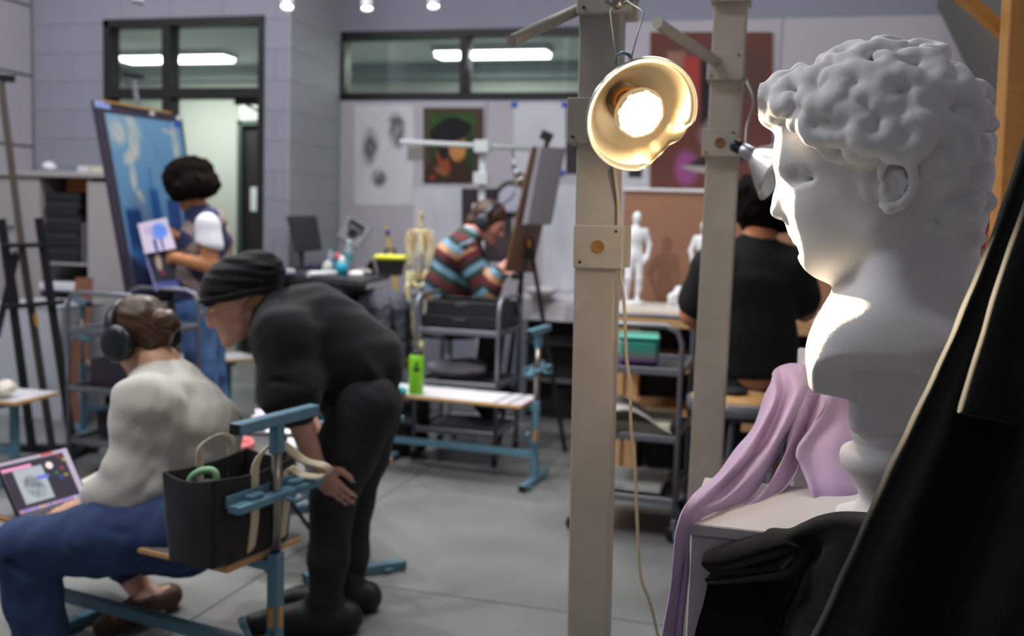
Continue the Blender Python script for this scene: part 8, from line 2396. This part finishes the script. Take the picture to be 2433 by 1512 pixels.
tall = thing('round_stool', 'steel stool that the black-shirted person sits on', 'stool', sc_)
o = MB(); o.lathe([(0.0005, zst - 0.03), (0.17, zst - 0.03), (0.175, zst - 0.015), (0.165, zst), (0.0005, zst)], sc_, (0, 0, 1), 28); o.build('seat', M_BLK, tall)
for k in range(4):
    a = k * math.pi / 2 + 0.3; o = MB(); o.tube([sc_ + (0.13 * math.cos(a), 0.13 * math.sin(a), zst - 0.03), sc_ + (0.21 * math.cos(a), 0.21 * math.sin(a), 0.0)], 0.012, 8); o.build('leg', M_CART, tall)
pts = [sc_ + (0.19 * math.cos(a), 0.19 * math.sin(a), 0.22) for a in np.linspace(0, 2 * math.pi, 21)[:-1]]
o = MB(); o.tube(pts, 0.009, 8, closed=True); o.build('ring', M_CART, tall)
# ---------------------------------------------------------------- small things around the bending person
tp_ = V3(P(676, 1042, 3.66)); tpf = np.array((tp_[0], tp_[1], 0))
ts = thing('tablet_stand', 'black folding stand with tray behind the near bench', 'stand', tpf)
o = MB(); o.box((tp_[0], tp_[1], 0.50), (0.26, 0.17, 0.012), rotz(-0.1), 0.003); o.build('tray', M_BLK, ts)
o = MB(); o.tube([(tp_[0], tp_[1], 0.22), (tp_[0], tp_[1], 0.50)], 0.011, 10); o.build('column', M_BLK, ts)
for k in range(3):
    a = k * 2 * math.pi / 3 + 0.4; o = MB(); o.tube([(tp_[0], tp_[1], 0.26), (tp_[0] + 0.17 * math.cos(a), tp_[1] + 0.17 * math.sin(a), 0.012)], 0.008, 8); o.build('leg', M_BLK, ts)
def pal(u, v):
    r = np.random.RandomState(8); img = np.zeros(u.shape + (3,)) + np.array((176, 160, 190.0))
    for k in range(40):
        img = ov(img, rect(u, v, 0.05 + 0.09 * (k % 10), 0.12 + 0.09 * (k % 10), 0.1 + 0.22 * (k // 10), 0.27 + 0.22 * (k // 10), 0.01), r.randint(90, 235, 3))
    return img


tq = [np.array((tp_[0] + x, tp_[1] + y, z)) for x, y, z in ((-0.13, 0.07, 0.565), (0.10, 0.06, 0.565), (0.11, -0.02, 0.515), (-0.10, -0.01, 0.515))]
tag(recentre(picture('tablet', tq, 44, 24, pal, None, 0.008, 0.3, ((255, 255, 255), 0.35), 'screen')), 'tablet showing rows of colour swatches on the black stand', 'tablet')
o = MB(); o.box((tp_[0] + 0.03, tp_[1] - 0.055, 0.5085), (0.17, 0.055, 0.004), rotz(-0.1)); single(o, 'note_paper', mat('paper'), 'white paper in front of the colour tablet', 'paper')
zE = 0.4212
c_ = V3(P(752, 1062, 3.55)); o = MB(); o.prism([c_ + (-0.02, 0, 0.03), c_ + (0.03, 0, 0.04), c_ + (0.035, 0, -0.05), c_ + (0.005, 0, -0.06)], (0, 0.02, 0))
single(o, 'red_pouch', mat('red_plastic', (226, 40, 30), 0.5), 'red pouch seen between the bending person\'s arm and thigh', 'pouch')
# metal bucket with pink-rimmed bag on a low box
b_ = V3(P(552, 1090, 3.95)); zb2 = P(552, 1092, 3.95)[2]
o = MB(); o.box((b_[0], b_[1], (zb2 - 0.09) / 2), (0.26, 0.26, zb2 - 0.09), rotz(0.3), 0.006); single(o, 'grey_crate', mat('crate_grey', (92, 94, 98), 0.7), 'grey crate under the metal bucket', 'crate')
bk_ = thing('metal_bucket', 'small metal bucket with pink lining beside the sweatshirt person\'s back', 'bucket', (b_[0], b_[1], zb2 - 0.09))
z0 = zb2 - 0.09
o = MB(); o.lathe([(0.0005, 0), (0.065, 0), (0.082, 0.15), (0.085, 0.152), (0.080, 0.15), (0.063, 0.006), (0.0005, 0.006)], (b_[0], b_[1], z0), (0, 0, 1), 28); o.build('pail', mat('galvanised', (150, 150, 150), 0.4, 0.8), bk_)
o = MB(); o.lathe([(0.086, 0.13), (0.088, 0.155), (0.083, 0.168), (0.076, 0.155), (0.070, 0.10), (0.0005, 0.09)], (b_[0], b_[1], z0), (0, 0, 1), 28); o.build('lining', mat('pink_film', (206, 110, 112), 0.4), bk_)
# black backpack under the white bench
bp = V3(P(962, 1080, 5.48)); V = Vox((bp[0] - 0.2, bp[1] - 0.16, 0), (bp[0] + 0.2, bp[1] + 0.18, 0.45), 0.012)
V.box((bp[0], bp[1], 0.18), (0.13, 0.10, 0.18), None, 0.07, k=0.03); V.box((bp[0] - 0.02, bp[1] - 0.08, 0.12), (0.10, 0.05, 0.10), None, 0.04, k=0.02); V.wrinkle(0.008, 30, 2); V.half((0, 0, 0.003), (0, 0, -1))
bpk = thing('backpack', 'black backpack on the floor under the white bench', 'bag', (bp[0], bp[1], 0)); V.build('body', mat('black_cloth'), bpk)
o = MB(); o.tube(catmull([(bp[0] - 0.04, bp[1], 0.35), (bp[0], bp[1], 0.39), (bp[0] + 0.04, bp[1], 0.35)], 10), 0.010, 8); o.build('grab_loop', mat('black_cloth'), bpk)

# ---------------------------------------------------------------- turn the whole place so that its walls follow the axes
bpy.context.view_layer.update()
_T = Matrix.Rotation(YAW, 4, 'Z')
_done = set()


def _turn(o):
    M = o.matrix_local if o.parent else o.matrix_basis
    plain = o.type in ('MESH', 'EMPTY') and M.to_quaternion().angle < 1e-6
    if not plain:
        o.matrix_basis = _T @ o.matrix_basis
        return
    o.location = _T @ o.location
    if o.type == 'MESH' and o.data.name not in _done:
        o.data.transform(_T); _done.add(o.data.name)
    for c in o.children:
        _turn(c)


for _o in list(SC.objects):
    if _o.parent is None:
        _turn(_o)
